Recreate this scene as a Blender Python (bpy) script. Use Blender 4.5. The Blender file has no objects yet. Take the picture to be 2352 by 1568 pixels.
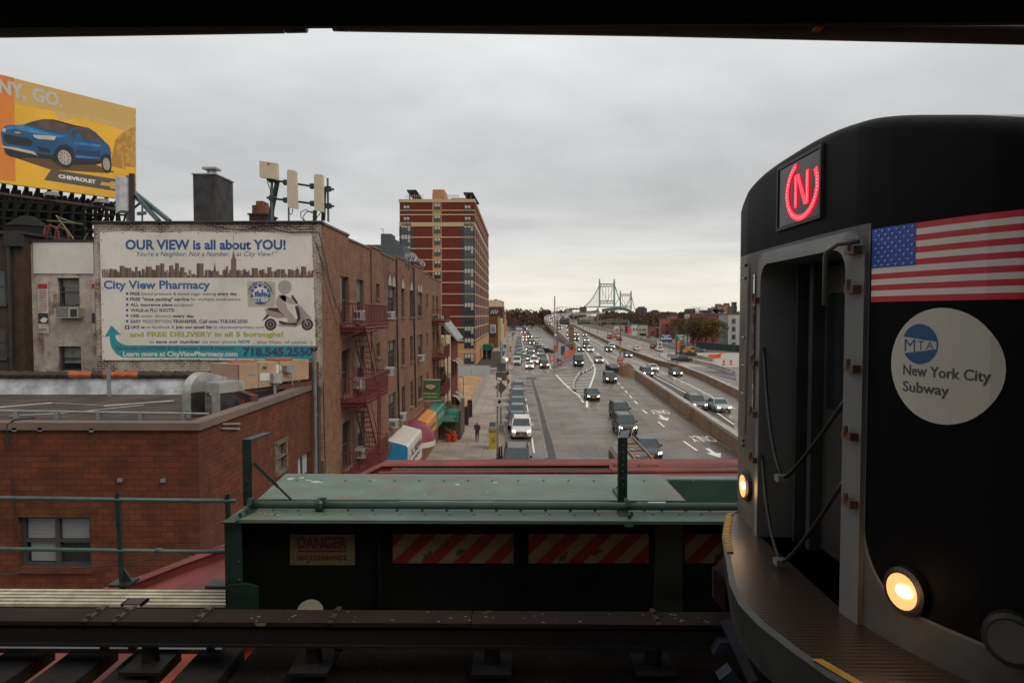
import bpy,bmesh,math,random
from mathutils import Vector,Matrix
R=math.radians
random.seed(7)
scene=bpy.context.scene
COL=scene.collection
# camera
F=1568.0;CX=1176.0;CY=784.0          # 24 mm lens,measured on a 2352 x 1568 view
EYE=Vector((0,0,11.5));EZ=11.5
PITCH=math.atan(62/F);YAW=math.atan(19/F)
cd=bpy.data.cameras.new('camera');cam=bpy.data.objects.new('camera', cd);COL.objects.link(cam)
cd.lens=24;cd.sensor_width=36;cd.clip_start=0.05;cd.clip_end=9000
cam.location=EYE;cam.rotation_euler=(math.pi/2 - PITCH,0,YAW)
scene.camera=cam
# world,sun,exposure
SUN_EL,SUN_AZ=R(48),R(125)
w=bpy.data.worlds.new('World');scene.world=w;w.use_nodes=True
nt=w.node_tree;nt.nodes.clear()
def nn(t,**k):
 n=nt.nodes.new(t)
 for a,b in k.items():setattr(n,a,b)
 return n
out=nn('ShaderNodeOutputWorld')
sky=nn('ShaderNodeTexSky', sky_type='NISHITA', sun_disc=False,sun_elevation=SUN_EL,sun_rotation=SUN_AZ)
bg1=nn('ShaderNodeBackground');bg1.inputs['Strength'].default_value=0.08
nt.links.new(sky.outputs[0],bg1.inputs['Color'])
tc=nn('ShaderNodeTexCoord');sx=nn('ShaderNodeSeparateXYZ');nt.links.new(tc.outputs['Generated'],sx.inputs[0])
def wm(op,a,b=None,c=None):
 n=nn('ShaderNodeMath', operation=op)
 for i,q in enumerate((a,b,c)):
  if q is None:continue
  if isinstance(q,(int,float)):n.inputs[i].default_value=q
  else:nt.links.new(q,n.inputs[i])
 return n.outputs[0]
zz=wm('MAXIMUM', sx.outputs['Z'],0.0)
den=wm('ADD', zz,0.10)
cx_=nn('ShaderNodeCombineXYZ')
nt.links.new(wm('DIVIDE', sx.outputs['X'],den),cx_.inputs[0]);nt.links.new(wm('DIVIDE', sx.outputs['Y'],den),cx_.inputs[1])
n1=nn('ShaderNodeTexNoise');n1.inputs['Scale'].default_value=0.55;n1.inputs['Detail'].default_value=5;n1.inputs['Roughness'].default_value=0.5;n1.inputs['Distortion'].default_value=0.6
n2=nn('ShaderNodeTexNoise');n2.inputs['Scale'].default_value=1.9;n2.inputs['Detail'].default_value=4
nt.links.new(cx_.outputs[0],n1.inputs['Vector']);nt.links.new(cx_.outputs[0],n2.inputs['Vector'])
cr=nn('ShaderNodeValToRGB');e=cr.color_ramp.elements
e[0].position=0;e[0].color=(0.95,0.89,0.74,1)
e[1].position=1;e[1].color=(0.68,0.685,0.69,1)
for p,c in ((0.045,(0.93,0.89,0.79)),(0.10,(0.76,0.755,0.73)),(0.17,(0.61,0.612,0.61)),(0.26,(0.66,0.668,0.67)),(0.37,(0.83,0.845,0.845))):
 q=cr.color_ramp.elements.new(p);q.color=c+(1,)
nt.links.new(zz,cr.inputs[0])
nz=wm('ADD', wm('MULTIPLY', n1.outputs[0],0.75),wm('MULTIPLY', n2.outputs[0],0.25))
amp=wm('MINIMUM', wm('MULTIPLY_ADD', zz,2.6,0.18),0.62)
k=wm('MULTIPLY_ADD', wm('SUBTRACT', nz,0.5),wm('MULTIPLY', amp,2.0),0.985)
mul=nn('ShaderNodeVectorMath', operation='SCALE');nt.links.new(cr.outputs[0],mul.inputs[0]);nt.links.new(k,mul.inputs['Scale'])
bg2=nn('ShaderNodeBackground');nt.links.new(mul.outputs[0],bg2.inputs['Color']);bg2.inputs['Strength'].default_value=1.0
mx=nn('ShaderNodeMixShader');mx.inputs[0].default_value=0.93
nt.links.new(bg1.outputs[0],mx.inputs[1]);nt.links.new(bg2.outputs[0],mx.inputs[2]);nt.links.new(mx.outputs[0],out.inputs[0])
sd=bpy.data.lights.new('sun', 'SUN');sd.energy=1.5;sd.angle=R(35);sd.color=(1,0.90,0.77)
so=bpy.data.objects.new('sun', sd);COL.objects.link(so)
so.rotation_euler=(R(90) - SUN_EL,0,math.pi - SUN_AZ)
scene.view_settings.view_transform='Standard'; scene.view_settings.look='None'
scene.view_settings.exposure=0.0;scene.view_settings.gamma=1.0
scene.cycles.max_bounces=6;scene.cycles.diffuse_bounces=3;scene.cycles.glossy_bounces=3;scene.cycles.transparent_max_bounces=12
scene.cycles.sample_clamp_indirect=3.0
# measuring
RM=cam.rotation_euler.to_matrix()
def ray(u,v):return RM @ Vector(((u - CX)/F,-(v - CY)/F,-1.0))
def onY(u,v,Y):d=ray(u,v);return EYE+d*(Y/d.y)
def onX(u,v,X):d=ray(u,v);return EYE+d*(X/d.x)
def onZ(u,v,z=0.0):d=ray(u,v);return EYE+d*((z - EZ)/d.z)
def onP(u,v,P,N):d=ray(u,v);return EYE+d*((P - EYE).dot(N)/d.dot(N))
def zprof(Y):
 pts=((217,0),(332,3.45),(500,7.5),(673,11.2),(900,13.2),(1200,20),(1600,26))
 if Y <=217:return 0.0
 for (a,b),(c,d) in zip(pts,pts[1:]):
  if Y <=c:return b+(d - b)*(Y - a)/(c - a)
 return 26.0
def onR(u,v):                                 # on the road,following the ramp of the expressway
 d=ray(u,v);Y=217.0;lo,hi=20.0,3000.0
 for _ in range(60):
  mid=(lo+hi)/2;P=EYE+d*(mid/d.y)
  if P.z>zprof(mid):lo=mid
  else:hi=mid
 return EYE+d*(lo/d.y)
def zp(x0,y0,s,k=2352/4096.0):return lambda X,Y:((x0+X/s)*k,(y0+Y/s)*k)
A1=zp(0,200,2.0909);A2=zp(350,850,2.352);A3=zp(0,850,1.65);A4=zp(1200,800,2.24);A5=zp(1200,1300,2.412)
A6=zp(1900,1080,2.24);A7=zp(1900,1400,2.24);A8=zp(2800,400,1.742)
B1=zp(2800,1200,1.8148);B2=zp(2800,1900,1.8148);B3=zp(0,1900,1.887);B4=zp(850,1700,1.96);B5=zp(1900,1800,1.6845);B7=zp(1500,700,1.96);B8=zp(700,1400,3.618)
C1=zp(1940,1220,5.88);C2=zp(2140,1220,5.88);C3=zp(2540,1160,5.226);C4=zp(2200,1080,5.345);C5=zp(1700,1280,5.6);C6=zp(960,600,5.227);C7=zp(0,680,4.9);C8=zp(1900,1180,11.2)
# materials
MAT={}
def newmat(name):
 m=bpy.data.materials.new(name);m.use_nodes=True;MAT[name]=m
 b=m.node_tree.nodes['Principled BSDF']
 return m,m.node_tree,b
def coords(t,kind='Object'):
 c=t.nodes.new('ShaderNodeTexCoord');return c.outputs[kind]
def mixc(t,fac,a,b,mode='MIX'):
 n=t.nodes.new('ShaderNodeMix');n.data_type='RGBA'; n.blend_type=mode
 for i,q in ((0,fac),(6,a),(7,b)):
  if isinstance(q,(int,float)):n.inputs[i].default_value=q
  elif isinstance(q,tuple):n.inputs[i].default_value=q+(1,) if len(q)==3 else q
  else:t.links.new(q,n.inputs[i])
 return n.outputs[2]
def noise(t,vec,scale,detail=4,rough=.55,lo=.35,hi=.65,stretch=None):
 if stretch:
  mp=t.nodes.new('ShaderNodeMapping');t.links.new(vec,mp.inputs[0]);mp.inputs['Scale'].default_value=stretch;vec=mp.outputs[0]
 n=t.nodes.new('ShaderNodeTexNoise');n.inputs['Scale'].default_value=scale;n.inputs['Detail'].default_value=detail;n.inputs['Roughness'].default_value=rough
 t.links.new(vec,n.inputs['Vector'])
 r=t.nodes.new('ShaderNodeMapRange');r.inputs[1].default_value=lo;r.inputs[2].default_value=hi;t.links.new(n.outputs[0],r.inputs[0])
 return r.outputs[0]
def tm(t,op,a,b=None,c=None):
 n=t.nodes.new('ShaderNodeMath');n.operation=op
 for i,q in enumerate((a,b,c)):
  if q is None:continue
  if isinstance(q,(int,float)):n.inputs[i].default_value=q
  else:t.links.new(q,n.inputs[i])
 return n.outputs[0]
def bump(t,b,h,strength=.3,dist=.01):
 n=t.nodes.new('ShaderNodeBump');n.inputs['Strength'].default_value=strength;n.inputs['Distance'].default_value=dist
 t.links.new(h,n.inputs['Height']);t.links.new(n.outputs[0],b.inputs['Normal'])
def mat(name,col,rough=.6,metal=0.0,var=.25,scale=3.0,dirt=None,dscale=1.2,bmp=0.0,emit=None,es=0.0,streak=False,spec=.5,dlo=.5,dhi=.72):
 if name in MAT:return MAT[name]
 m,t,b=newmat(name)
 b.inputs['Roughness'].default_value=rough;b.inputs['Metallic'].default_value=metal
 b.inputs['Specular IOR Level'].default_value=spec
 if emit:
  b.inputs['Emission Color'].default_value=emit+(1,);b.inputs['Emission Strength'].default_value=es
 if var <=0 and not dirt:
  b.inputs['Base Color'].default_value=col+(1,);return m
 v=coords(t)
 f=noise(t,v,scale,stretch=(1,1,.15) if streak else None)
 c=mixc(t,f,tuple(x*(1 - var) for x in col),tuple(min(1,x*(1+var)) for x in col))
 if dirt:
  c=mixc(t,noise(t,v,dscale,6,.65,dlo,dhi),c,dirt)
 t.links.new(c,b.inputs['Base Color'])
 if bmp:bump(t,b,noise(t,v,scale*6,3),bmp)
 return m
def brick(name,c1,c2,mortar,bw=.21,bh=.075,ms=.012,stain=None,sscale=.5,slo=.45,shi=.7,paint=None,plo=.45,phi=.6,pscale=1.3,off=.5):
 if name in MAT:return MAT[name]
 m,t,b=newmat(name)
 s=t.nodes.new('ShaderNodeSeparateXYZ');v=coords(t);t.links.new(v,s.inputs[0])
 cb=t.nodes.new('ShaderNodeCombineXYZ');t.links.new(tm(t,'ADD', s.outputs[0],s.outputs[1]),cb.inputs[0]);t.links.new(s.outputs[2],cb.inputs[1])
 k=t.nodes.new('ShaderNodeTexBrick');t.links.new(cb.outputs[0],k.inputs['Vector'])
 k.inputs['Scale'].default_value=1;k.inputs['Brick Width'].default_value=bw;k.inputs['Row Height'].default_value=bh
 k.inputs['Mortar Size'].default_value=ms;k.inputs['Mortar Smooth'].default_value=.2;k.inputs['Bias'].default_value=-.1;k.offset=off
 k.inputs['Color1'].default_value=c1+(1,);k.inputs['Color2'].default_value=c2+(1,);k.inputs['Mortar'].default_value=mortar+(1,)
 c=k.outputs['Color']
 c=mixc(t,noise(t,v,2.3,5),mixc(t,1.0,c,(.78,.76,.76),'MULTIPLY'),mixc(t,1.0,c,(1.15,1.12,1.1),'MULTIPLY'))
 if paint:
  pf=noise(t,v,pscale,7,.7,plo,phi)
  pf=tm(t,'MULTIPLY', pf,tm(t,'MULTIPLY_ADD', k.outputs['Fac'],.35,.65))
  c=mixc(t,pf,c,paint)
 if stain:c=mixc(t,noise(t,v,sscale,6,.6,slo,shi,stretch=(1,1,.45)),c,stain)
 t.links.new(c,b.inputs['Base Color']);b.inputs['Roughness'].default_value=.85;b.inputs['Specular IOR Level'].default_value=.25
 bump(t,b,tm(t,'SUBTRACT', 1.0,k.outputs['Fac']),.5,.008)
 return m
# mesh builder
class MB:
 def __init__(s):s.v=[];s.f=[];s.mi=[];s.cur=0
 def face(s,pts,m=None):
  n=len(s.v);s.v +=[tuple(p) for p in pts];s.f.append(tuple(range(n,n+len(pts))));s.mi.append(s.cur if m is None else m);return s
 def box(s,x0,x1,y0,y1,z0,z1,T=None):
  p=[(x,y,z) for z in (z0,z1) for y in (y0,y1) for x in (x0,x1)]
  if T is not None:p=[tuple(T @ Vector(q)) for q in p]
  n=len(s.v);s.v +=p
  for q in ((0,2,3,1),(4,5,7,6),(0,1,5,4),(2,6,7,3),(0,4,6,2),(1,3,7,5)):
   s.f.append(tuple(n+i for i in q));s.mi.append(s.cur)
  return s
 def bar(s,a,b,w,h=None,up=(0,0,1)):
  a=Vector(a);b=Vector(b);h=h or w;d=(b - a)
  if d.length<1e-6:return s
  d.normalize();up=Vector(up)
  if abs(d.dot(up))>.98:up=Vector((0,1,0))
  r=d.cross(up).normalized();u=r.cross(d)
  n=len(s.v)
  for q in (a,b):
   for i,j in ((-1,-1),(1,-1),(1,1),(-1,1)):s.v.append(tuple(q+r*(i*w/2)+u*(j*h/2)))
  for q in ((0,1,2,3),(7,6,5,4),(0,4,5,1),(1,5,6,2),(2,6,7,3),(3,7,4,0)):
   s.f.append(tuple(n+i for i in q));s.mi.append(s.cur)
  return s
 def tube(s,pts,r,n=8,caps=True):
  pts=[Vector(p) for p in pts];rr=r if isinstance(r,(list,tuple)) else [r]*len(pts)
  base=len(s.v);pu=None
  for i,p in enumerate(pts):
   d=(pts[min(i+1,len(pts) - 1)] - pts[max(i - 1,0)])
   if d.length<1e-9:d=Vector((0,0,1))
   d.normalize()
   if pu is None:
    a=Vector((0,0,1)) if abs(d.z)<.9 else Vector((1,0,0));pu=d.cross(a).normalized()
   u=(pu - d*pu.dot(d)).normalized();pu=u;w_=d.cross(u)
   for k in range(n):
    t=2*math.pi*k/n;s.v.append(tuple(p+(u*math.cos(t)+w_*math.sin(t))*rr[i]))
  for i in range(len(pts) - 1):
   for k in range(n):
    a=base+i*n+k;b=base+i*n+(k+1) % n
    s.f.append((a,b,b+n,a+n));s.mi.append(s.cur)
  if caps:
   s.f.append(tuple(base+k for k in range(n))[::-1]);s.mi.append(s.cur)
   s.f.append(tuple(base+(len(pts) - 1)*n+k for k in range(n)));s.mi.append(s.cur)
  return s
 def disc(s,c,ax,r,n=20,rx=None):
  c=Vector(c);ax=Vector(ax).normalized();a=Vector((0,0,1)) if abs(ax.z)<.9 else Vector((1,0,0))
  u=a.cross(ax).normalized();w_=ax.cross(u);rx=rx or r
  return s.face([c+u*(rx*math.cos(2*math.pi*k/n))+w_*(r*math.sin(2*math.pi*k/n)) for k in range(n)])
 def ball(s,c,r,n=8,m=6,sz=1.0):
  c=Vector(c);base=len(s.v)
  for i in range(m+1):
   p=math.pi*i/m
   for k in range(n):
    t=2*math.pi*k/n;s.v.append((c.x+r*math.sin(p)*math.cos(t),c.y+r*math.sin(p)*math.sin(t),c.z+r*math.cos(p)*sz))
  for i in range(m):
   for k in range(n):
    a=base+i*n+k;b=base+i*n+(k+1) % n;s.f.append((a,a+n,b+n,b));s.mi.append(s.cur)
  return s
 def prism(s,poly,vec):                     # poly:3-D points,extruded by vec
  vec=Vector(vec);a=[Vector(p) for p in poly];b=[p+vec for p in a];n=len(a);base=len(s.v)
  s.v +=[tuple(p) for p in a+b]
  s.f.append(tuple(base+i for i in range(n))[::-1]);s.mi.append(s.cur)
  s.f.append(tuple(base+n+i for i in range(n)));s.mi.append(s.cur)
  for i in range(n):
   j=(i+1) % n;s.f.append((base+i,base+j,base+n+j,base+n+i));s.mi.append(s.cur)
  return s
 def wall(s,P,a0,a1,b0,b1,holes=(),depth=.2):
  A=sorted({a0,a1} | {x for h in holes for x in h[:2] if a0<x<a1});B=sorted({b0,b1} | {x for h in holes for x in h[2:4] if b0<x<b1})
  for i in range(len(A) - 1):
   for j in range(len(B) - 1):
    ca=(A[i]+A[i+1])/2;cb=(B[j]+B[j+1])/2
    if any(h[0]<ca<h[1] and h[2]<cb<h[3] for h in holes):continue
    s.face([P(A[i],B[j],0),P(A[i+1],B[j],0),P(A[i+1],B[j+1],0),P(A[i],B[j+1],0)])
  for h in holes:
   x0,x1,z0,z1=h[:4]
   for q in ((x0,z0,x1,z0),(x1,z0,x1,z1),(x1,z1,x0,z1),(x0,z1,x0,z0)):
    s.face([P(q[0],q[1],0),P(q[2],q[3],0),P(q[2],q[3],depth),P(q[0],q[1],depth)])
  return s
 def build(s,name,mats,parent=None,smooth=False,fix=True):
  me=bpy.data.meshes.new(name)
  vs=s.v
  off=Vector((0,0,0))
  if parent is not None:off=wloc(parent)
  me.from_pydata([(x - off.x,y - off.y,z - off.z) for x,y,z in vs],[],s.f)
  if not isinstance(mats,(list,tuple)):mats=[mats]
  for m in mats:me.materials.append(m)
  for p,i in zip(me.polygons,s.mi):p.material_index=i
  if fix or smooth:
   bm=bmesh.new();bm.from_mesh(me)
   bmesh.ops.remove_doubles(bm,verts=bm.verts,dist=1e-5)
   if fix:bmesh.ops.recalc_face_normals(bm,faces=bm.faces)
   bm.to_mesh(me);bm.free()
  if smooth:
   for p in me.polygons:p.use_smooth=True
  o=bpy.data.objects.new(name,me);COL.objects.link(o)
  if parent is not None:o.parent=parent
  return o
def wloc(o):
 l=Vector((0,0,0))
 while o is not None:l +=o.location;o=o.parent
 return l
def tag(o,label=None,cat=None,group=None,kind=None):
 if label:o['label']=label
 if cat:o['category']=cat
 if group:o['group']=group
 if kind:o['kind']=kind
 return o
def thing(name,label,cat,loc=(0,0,0),group=None):
 o=bpy.data.objects.new(name,None);COL.objects.link(o);o.location=loc;o.empty_display_size=.3
 return tag(o,label,cat,group)
def struct(name,mb,m,**k):return tag(mb.build(name,m,**k),kind='structure')
def single(name,mb,m,label,cat,group=None,smooth=False):return tag(mb.build(name,m,None,smooth),label,cat,group)
KIDS={}
def copy_tree(o,parent=None):
 c=o.copy();COL.objects.link(c);c.parent=parent
 if o not in KIDS:KIDS[o]=list(o.children)
 for ch in KIDS[o]:copy_tree(ch,c)
 return c
def textmesh(s,bold=0.0,shear=0.0,spacing=1.0):
 cu = bpy.data.curves.new('t', 'FONT'); cu.body = s; cu.size = 1; cu.offset = bold; cu.shear = shear; cu.space_character = spacing; cu.resolution_u = 3
 ob=bpy.data.objects.new('t', cu);COL.objects.link(ob)
 dg=bpy.context.evaluated_depsgraph_get();me=bpy.data.meshes.new_from_object(ob.evaluated_get(dg))
 bpy.data.objects.remove(ob);bpy.data.curves.remove(cu)
 return me
def text(name,s,P0,P1,H,m,parent,U=(0,0,1),N=(0,-1,0),off=.01,bold=.02,shear=0,ref=None,fn=None,thick=0):
 """lettering fitted between baseline points P0, P1 with capital height H"""
 me=textmesh(s,bold,shear);P0=Vector(P0);P1=Vector(P1);U=Vector(U)
 xs=[v.co.x for v in me.vertices]
 if not xs:return None
 x0,x1=min(xs),max(xs);W=(P1 - P0);cap=.70
 o0=wloc(parent) if parent else Vector((0,0,0));N=Vector(N)
 for v in me.vertices:
  p=P0+W*((v.co.x - x0)/(x1 - x0))+U*(v.co.y/cap*H)+N*off
  if fn:p=fn(p)
  v.co=p - o0
 me.materials.append(m)
 o=bpy.data.objects.new(name,me);COL.objects.link(o)
 if parent:o.parent=parent
 return o
# shared materials
def asphalt(name,c,c2,c3):
 m,t,b=newmat(name);v=coords(t);x=mixc(t,noise(t,v,.35,6),c,c2);x=mixc(t,noise(t,v,1.1,5,.6,.48,.75,stretch=(1,.035,1)),x,c3);x=mixc(t,noise(t,v,14,3,.7,.55,.75),x,tuple(q*1.35 for q in c2))
 vo=t.nodes.new('ShaderNodeTexVoronoi');vo.feature='DISTANCE_TO_EDGE'; vo.inputs['Scale'].default_value=.11;mp=t.nodes.new('ShaderNodeMix');mp.data_type='VECTOR'; ns=t.nodes.new('ShaderNodeTexNoise');ns.inputs['Scale'].default_value=.5;t.links.new(v,ns.inputs['Vector']);mp.inputs[0].default_value=.12
 va=t.nodes.new('ShaderNodeVectorMath');va.operation='MULTIPLY_ADD'; t.links.new(ns.outputs['Color'],va.inputs[0]);va.inputs[1].default_value=(3,3,3);t.links.new(v,va.inputs[2]);t.links.new(va.outputs[0],vo.inputs['Vector'])
 x=mixc(t,tm(t,'MULTIPLY', tm(t,'LESS_THAN', vo.outputs['Distance'],.006),.55),x,(.03,.027,.025));t.links.new(x,b.inputs['Base Color'])
 t.links.new(tm(t,'MULTIPLY_ADD', noise(t,v,.2,5,.6,.4,.7),.2,.33),b.inputs['Roughness']);b.inputs['Specular IOR Level'].default_value=.35;bump(t,b,noise(t,v,9,4),.2,.01);return m
asph=asphalt('asphalt', (.142,.104,.074),(.106,.080,.060),(.072,.056,.045));asph2=asphalt('asphalt_highway', (.172,.132,.096),(.13,.102,.077),(.085,.07,.055))
patch=mat('asphalt_dark', (.055,.053,.052),.7,var=.2,scale=1)
conc=mat('concrete_pale', (.36,.33,.29),.85,var=.15,scale=.8,dirt=(.22,.19,.16),dscale=.6,bmp=.2)
concd=mat('concrete_brown', (.25,.148,.082),.85,var=.2,scale=.6,dirt=(.13,.075,.042),dscale=.35,bmp=.3,streak=True)
walkm,t_,b_=newmat('sidewalk')
v_=coords(t_);k_=t_.nodes.new('ShaderNodeTexBrick');t_.links.new(v_,k_.inputs['Vector'])
for a_,q_ in (('Scale', 1),('Brick Width', 1.55),('Row Height', 1.55),('Mortar Size', .025),('Bias', 0)):k_.inputs[a_].default_value=q_
k_.offset=0;k_.inputs['Color1'].default_value=(.36,.30,.235,1);k_.inputs['Color2'].default_value=(.29,.24,.19,1);k_.inputs['Mortar'].default_value=(.16,.14,.12,1)
t_.links.new(mixc(t_,noise(t_,v_,.35,6,.6,.45,.7),k_.outputs['Color'],(.18,.155,.13)),b_.inputs['Base Color']);b_.inputs['Roughness'].default_value=.8
white=mat('road_paint', (.78,.75,.68),.6,var=.15,scale=1.5,dirt=(.33,.29,.25),dscale=2.5,dlo=.58,dhi=.75)
yellowp=mat('road_paint_yellow', (.42,.27,.11),.7,var=.2,scale=1.5,dirt=(.16,.13,.1),dscale=1.5)
steel=mat('galvanised', (.30,.31,.31),.45,.6,var=.15,scale=3)
dark=mat('dark_metal', (.035,.035,.036),.5,.3,var=.2)
glass=mat('dark_glass', (.02,.023,.027),.08,0,var=.3,scale=.6,spec=.8)
shade=mat('window_shade', (.42,.41,.36),.7,var=.08)
frame=mat('window_frame', (.05,.045,.04),.5,var=.1)
grey=mat('grey_paint', (.28,.28,.27),.5,var=.1)
beige=mat('beige_metal', (.38,.25,.165),.5,var=.12,scale=1.2,dirt=(.27,.17,.11),dscale=1.3)
# ground and roads
struct('ground', MB().face([(-4500,-300,-.03),(4500,-300,-.03),(4500,6500,-.03),(-4500,6500,-.03)]),mat('far_ground', (.085,.07,.05),.95,var=.3,scale=.02))
CURB=-1.45
rd=MB().face([(CURB,12,0),(17.3,12,0),(17.3,217,0),(17.3,760,0),(CURB,760,0)])
rd.face([(-60,129,.004),(CURB,129,.004),(CURB,141,.004),(-60,141,.004)])
struct('road', rd,asph)
rd=MB().face([(17.3,12,0),(110,12,0),(110,217,0),(17.3,217,0)])
struct('highway', rd,asph2)
struct('concrete_apron', MB().face([(34.5,150,.006),(75,150,.006),(95,205,.006),(41,205,.006)]),conc)
sw=MB()
sw.box(-7.5,CURB,14,128.6,0,.14);sw.box(-60,-7.5,62.5,128.6,-.02,.10);sw.box(-40,CURB,141.4,640,0,.14)
struct('sidewalk', sw,walkm)
struct('service_road', MB().face([(60,225,.01),(130,150,.01),(130,300,.01),(62,330,.01)]),asph)
def ribbon(pts,w,z=.012,m=None,mb=None,dash=None,zf=None):
 mb=mb or MB();P=[Vector(p) for p in pts];acc=0
 fine=[]
 for a,b in zip(P,P[1:]):
  n=max(1,int((b - a).length/3)) if dash is None or True else 1
  for i in range(n):fine.append(a.lerp(b,i/n))
 fine.append(P[-1]);on=True
 for a,b in zip(fine,fine[1:]):
  d=(b - a);L=d.length
  if L<1e-6:continue
  s=Vector((-d.y,d.x,0)).normalized()*(w/2)
  if dash:
   on=(acc % (dash[0]+dash[1]))<dash[0]
  acc +=L
  if on:mb.face([a - s+Vector((0,0,z)),b - s+Vector((0,0,z)),b+s+Vector((0,0,z)),a+s+Vector((0,0,z))])
 return mb
def zs(conv,pts,f=onR):return [f(*conv(*p)) for p in pts]
mk=MB()
ribbon(zs(A7,[(430,300),(470,520),(500,720),(530,920)]),.14,mb=mk,dash=(3,2.9))
ribbon(zs(A7,[(725,220),(800,300),(880,372),(930,405),(972,470)]),.28,mb=mk)
gr=zs(A7,[(1055,100),(1075,160),(1072,210),(1040,300),(1012,370),(1003,440),(1003,512)])
ribbon(gr,.30,mb=mk)
for (x0,y0,x1,y1) in ((735,225,1068,205),(765,252,930,240),(795,275,905,262),(812,300,895,285),(835,325,890,315),(858,348,885,340),(930,262,1055,250),(915,290,1045,278),(905,315,1032,306),(900,340,1020,330),(905,368,1012,360),(925,398,1008,392),(945,430,1004,424),(960,225,1065,228),(1000,195,1070,188),(1020,175,1072,168)):
 ribbon(zs(A7,[(x0,y0),(x1,y1)]),.32,mb=mk)
ribbon(zs(A7,[(1280,290),(1480,510)]),.2,mb=mk,dash=(2.9,3.0))
ribbon(zs(A7,[(1500,535),(1640,640),(1760,740),(1990,900)]),.2,mb=mk,dash=(3,6))
l0=zs(C2,[(545,590),(800,770),(1080,970),(1190,1090),(1260,1190),(1330,1300),(1380,1400),(1400,1470)])
ribbon(l0,.3,mb=mk);ribbon(zs(C2,[(1390,1075),(1490,1170),(1560,1215),(1700,1340),(1745,1430),(1750,1520)]),.3,mb=mk)
ribbon(zs(C2,[(620,520),(820,660)])+zs(C2,[(1000,790),(1290,1000),(1390,1075),(1620,1240),(1800,1330),(2050,1460)]),.2,mb=mk)
ribbon(zs(C2,[(1290,880),(1690,1130),(2000,1290),(2352,1440)])+zs(A7,[(1615,237),(1960,420),(2110,520),(2320,665)]),.2,mb=mk)
ribbon(zs(C2,[(1230,740),(1660,990),(2000,1180),(2352,1320)])+zs(A7,[(1660,192),(1900,300),(2170,440),(2330,525)]),.2,mb=mk)
ribbon(zs(C2,[(640,480),(820,570),(980,600),(1180,690)]),.18,mb=mk,dash=(5,9))
for i,x in enumerate((35.2,38.6,42.0,45.4)):
 P=[Vector((x - (Y - 220)*.035 if Y>220 else x+(220 - Y)*.03,Y,zprof(Y))) for Y in range(150,400,6)]
 ribbon(P,.18,mb=mk,dash=(4,8) if i<3 else None,z=.02)
ribbon(zs(A6,[(1410,700),(1650,795),(1900,890),(2330,960)]),.18,mb=mk)
for k in range(9):
 a=A2;ribbon(zs(C2,[(1600+k*45,1235+k*24),(1700+k*50,1318+k*20)]),.35,mb=mk)
for k in range(7):ribbon(zs(C1,[(1495+k*4,1280+k*32),(1620 - k*4,1275+k*33)]),.25,mb=mk)
ribbon(zs(C1,[(1455,1140),(1550,1500)]),.22,mb=mk)
for k in range(6):ribbon(zs(C1,[(690,1440+k*17),(850,1436+k*17)]),.25,mb=mk)
ribbon(zs(C1,[(830,830),(880,1060),(900,1260),(880,1420)]),.15,mb=mk,dash=(3,5));ribbon(zs(C1,[(850,760),(890,930),(935,1130)]),.15,mb=mk)
for x,y in ((330,240),(330,262)):ribbon(zs(A7,[(x,y),(x+65,y)]),.25,mb=mk)
ribbon(zs(A7,[(690,175),(780,160),(880,128)]),.16,mb=mk)
def arrow(x,y0,s=1.0,dx=0.0):              # straight arrow pointing to the camera,tail far
 mk.face([(x - .12*s+dx,y0+2.6*s,.013),(x+.12*s+dx,y0+2.6*s,.013),(x+.12*s,y0+1.3*s,.013),(x - .12*s,y0+1.3*s,.013)])
 mk.face([(x - .42*s,y0+1.3*s,.013),(x+.42*s,y0+1.3*s,.013),(x,y0,.013)])
a=onR(*A7(2215,965));arrow(a.x - .15,a.y,1.5);a=onR(*A7(1740,633));arrow(a.x - .2,a.y,1.6)
rm=struct('road_markings', mk,white,fix=False)
for i,(P,hh) in enumerate((((1870,2105),(752,822)),((1540,1712),(528,572)))):
 a=onR(*A7(P[1],hh[0]+(hh[1] - hh[0])*.25));b=onR(*A7(P[0],hh[0]));a=Vector((a.x,a.y,0));b=Vector((b.x,a.y,0))
 bot=onR(*A7(P[0],hh[1]))
 text('lane_word', 'ONLY', a,b,a.y - bot.y,white,rm,U=(0,-1,0),N=(0,0,1),off=.016,bold=.02)
ym=ribbon(zs(A7,[(1320,270),(1390,320),(1640,470),(1860,625),(2060,745),(2300,900)]),.13)
for x,y in ((1320,272),(1345,292),(1640,440),(1700,490),(1590,428),(1500,380)):ribbon(zs(A7,[(x,y),(x+70,y+2)]),.1,mb=ym)
struct('edge_line', ym,yellowp,fix=False)
pm=MB().face([Vector((p.x,p.y,.008)) for p in zs(A7,[(497,262),(527,268),(600,500),(650,680),(690,800),(735,968),(690,990),(520,1003),(655,962),(622,800),(590,650),(560,500)])])
for x0,x1,y0,y1 in ((460,545,243,262),(455,492,283,292),(452,510,316,324),(450,520,352,358),(470,530,380,386),(440,548,490,495),(490,578,624,632),(505,590,705,714)):
 pm.face([Vector((p.x,p.y,.006)) for p in zs(A7,[(x0,y0),(x1,y0),(x1+3,y1),(x0,y1)])])
for pts in ([(1500,175),(2350,190),(2352,290),(1990,205)],):pm.face([Vector((p.x,p.y,.008)) for p in zs(A6,[(2000,905),(2330,905),(2340,990),(2150,940)])])
pm.face([Vector((p.x,p.y,.009)) for p in zs(A7,[(1420,185),(1560,185),(1990,420),(2320,640),(2320,700),(1960,480)])])
struct('asphalt_patches', pm,patch,fix=False)
sm=MB()
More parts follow.
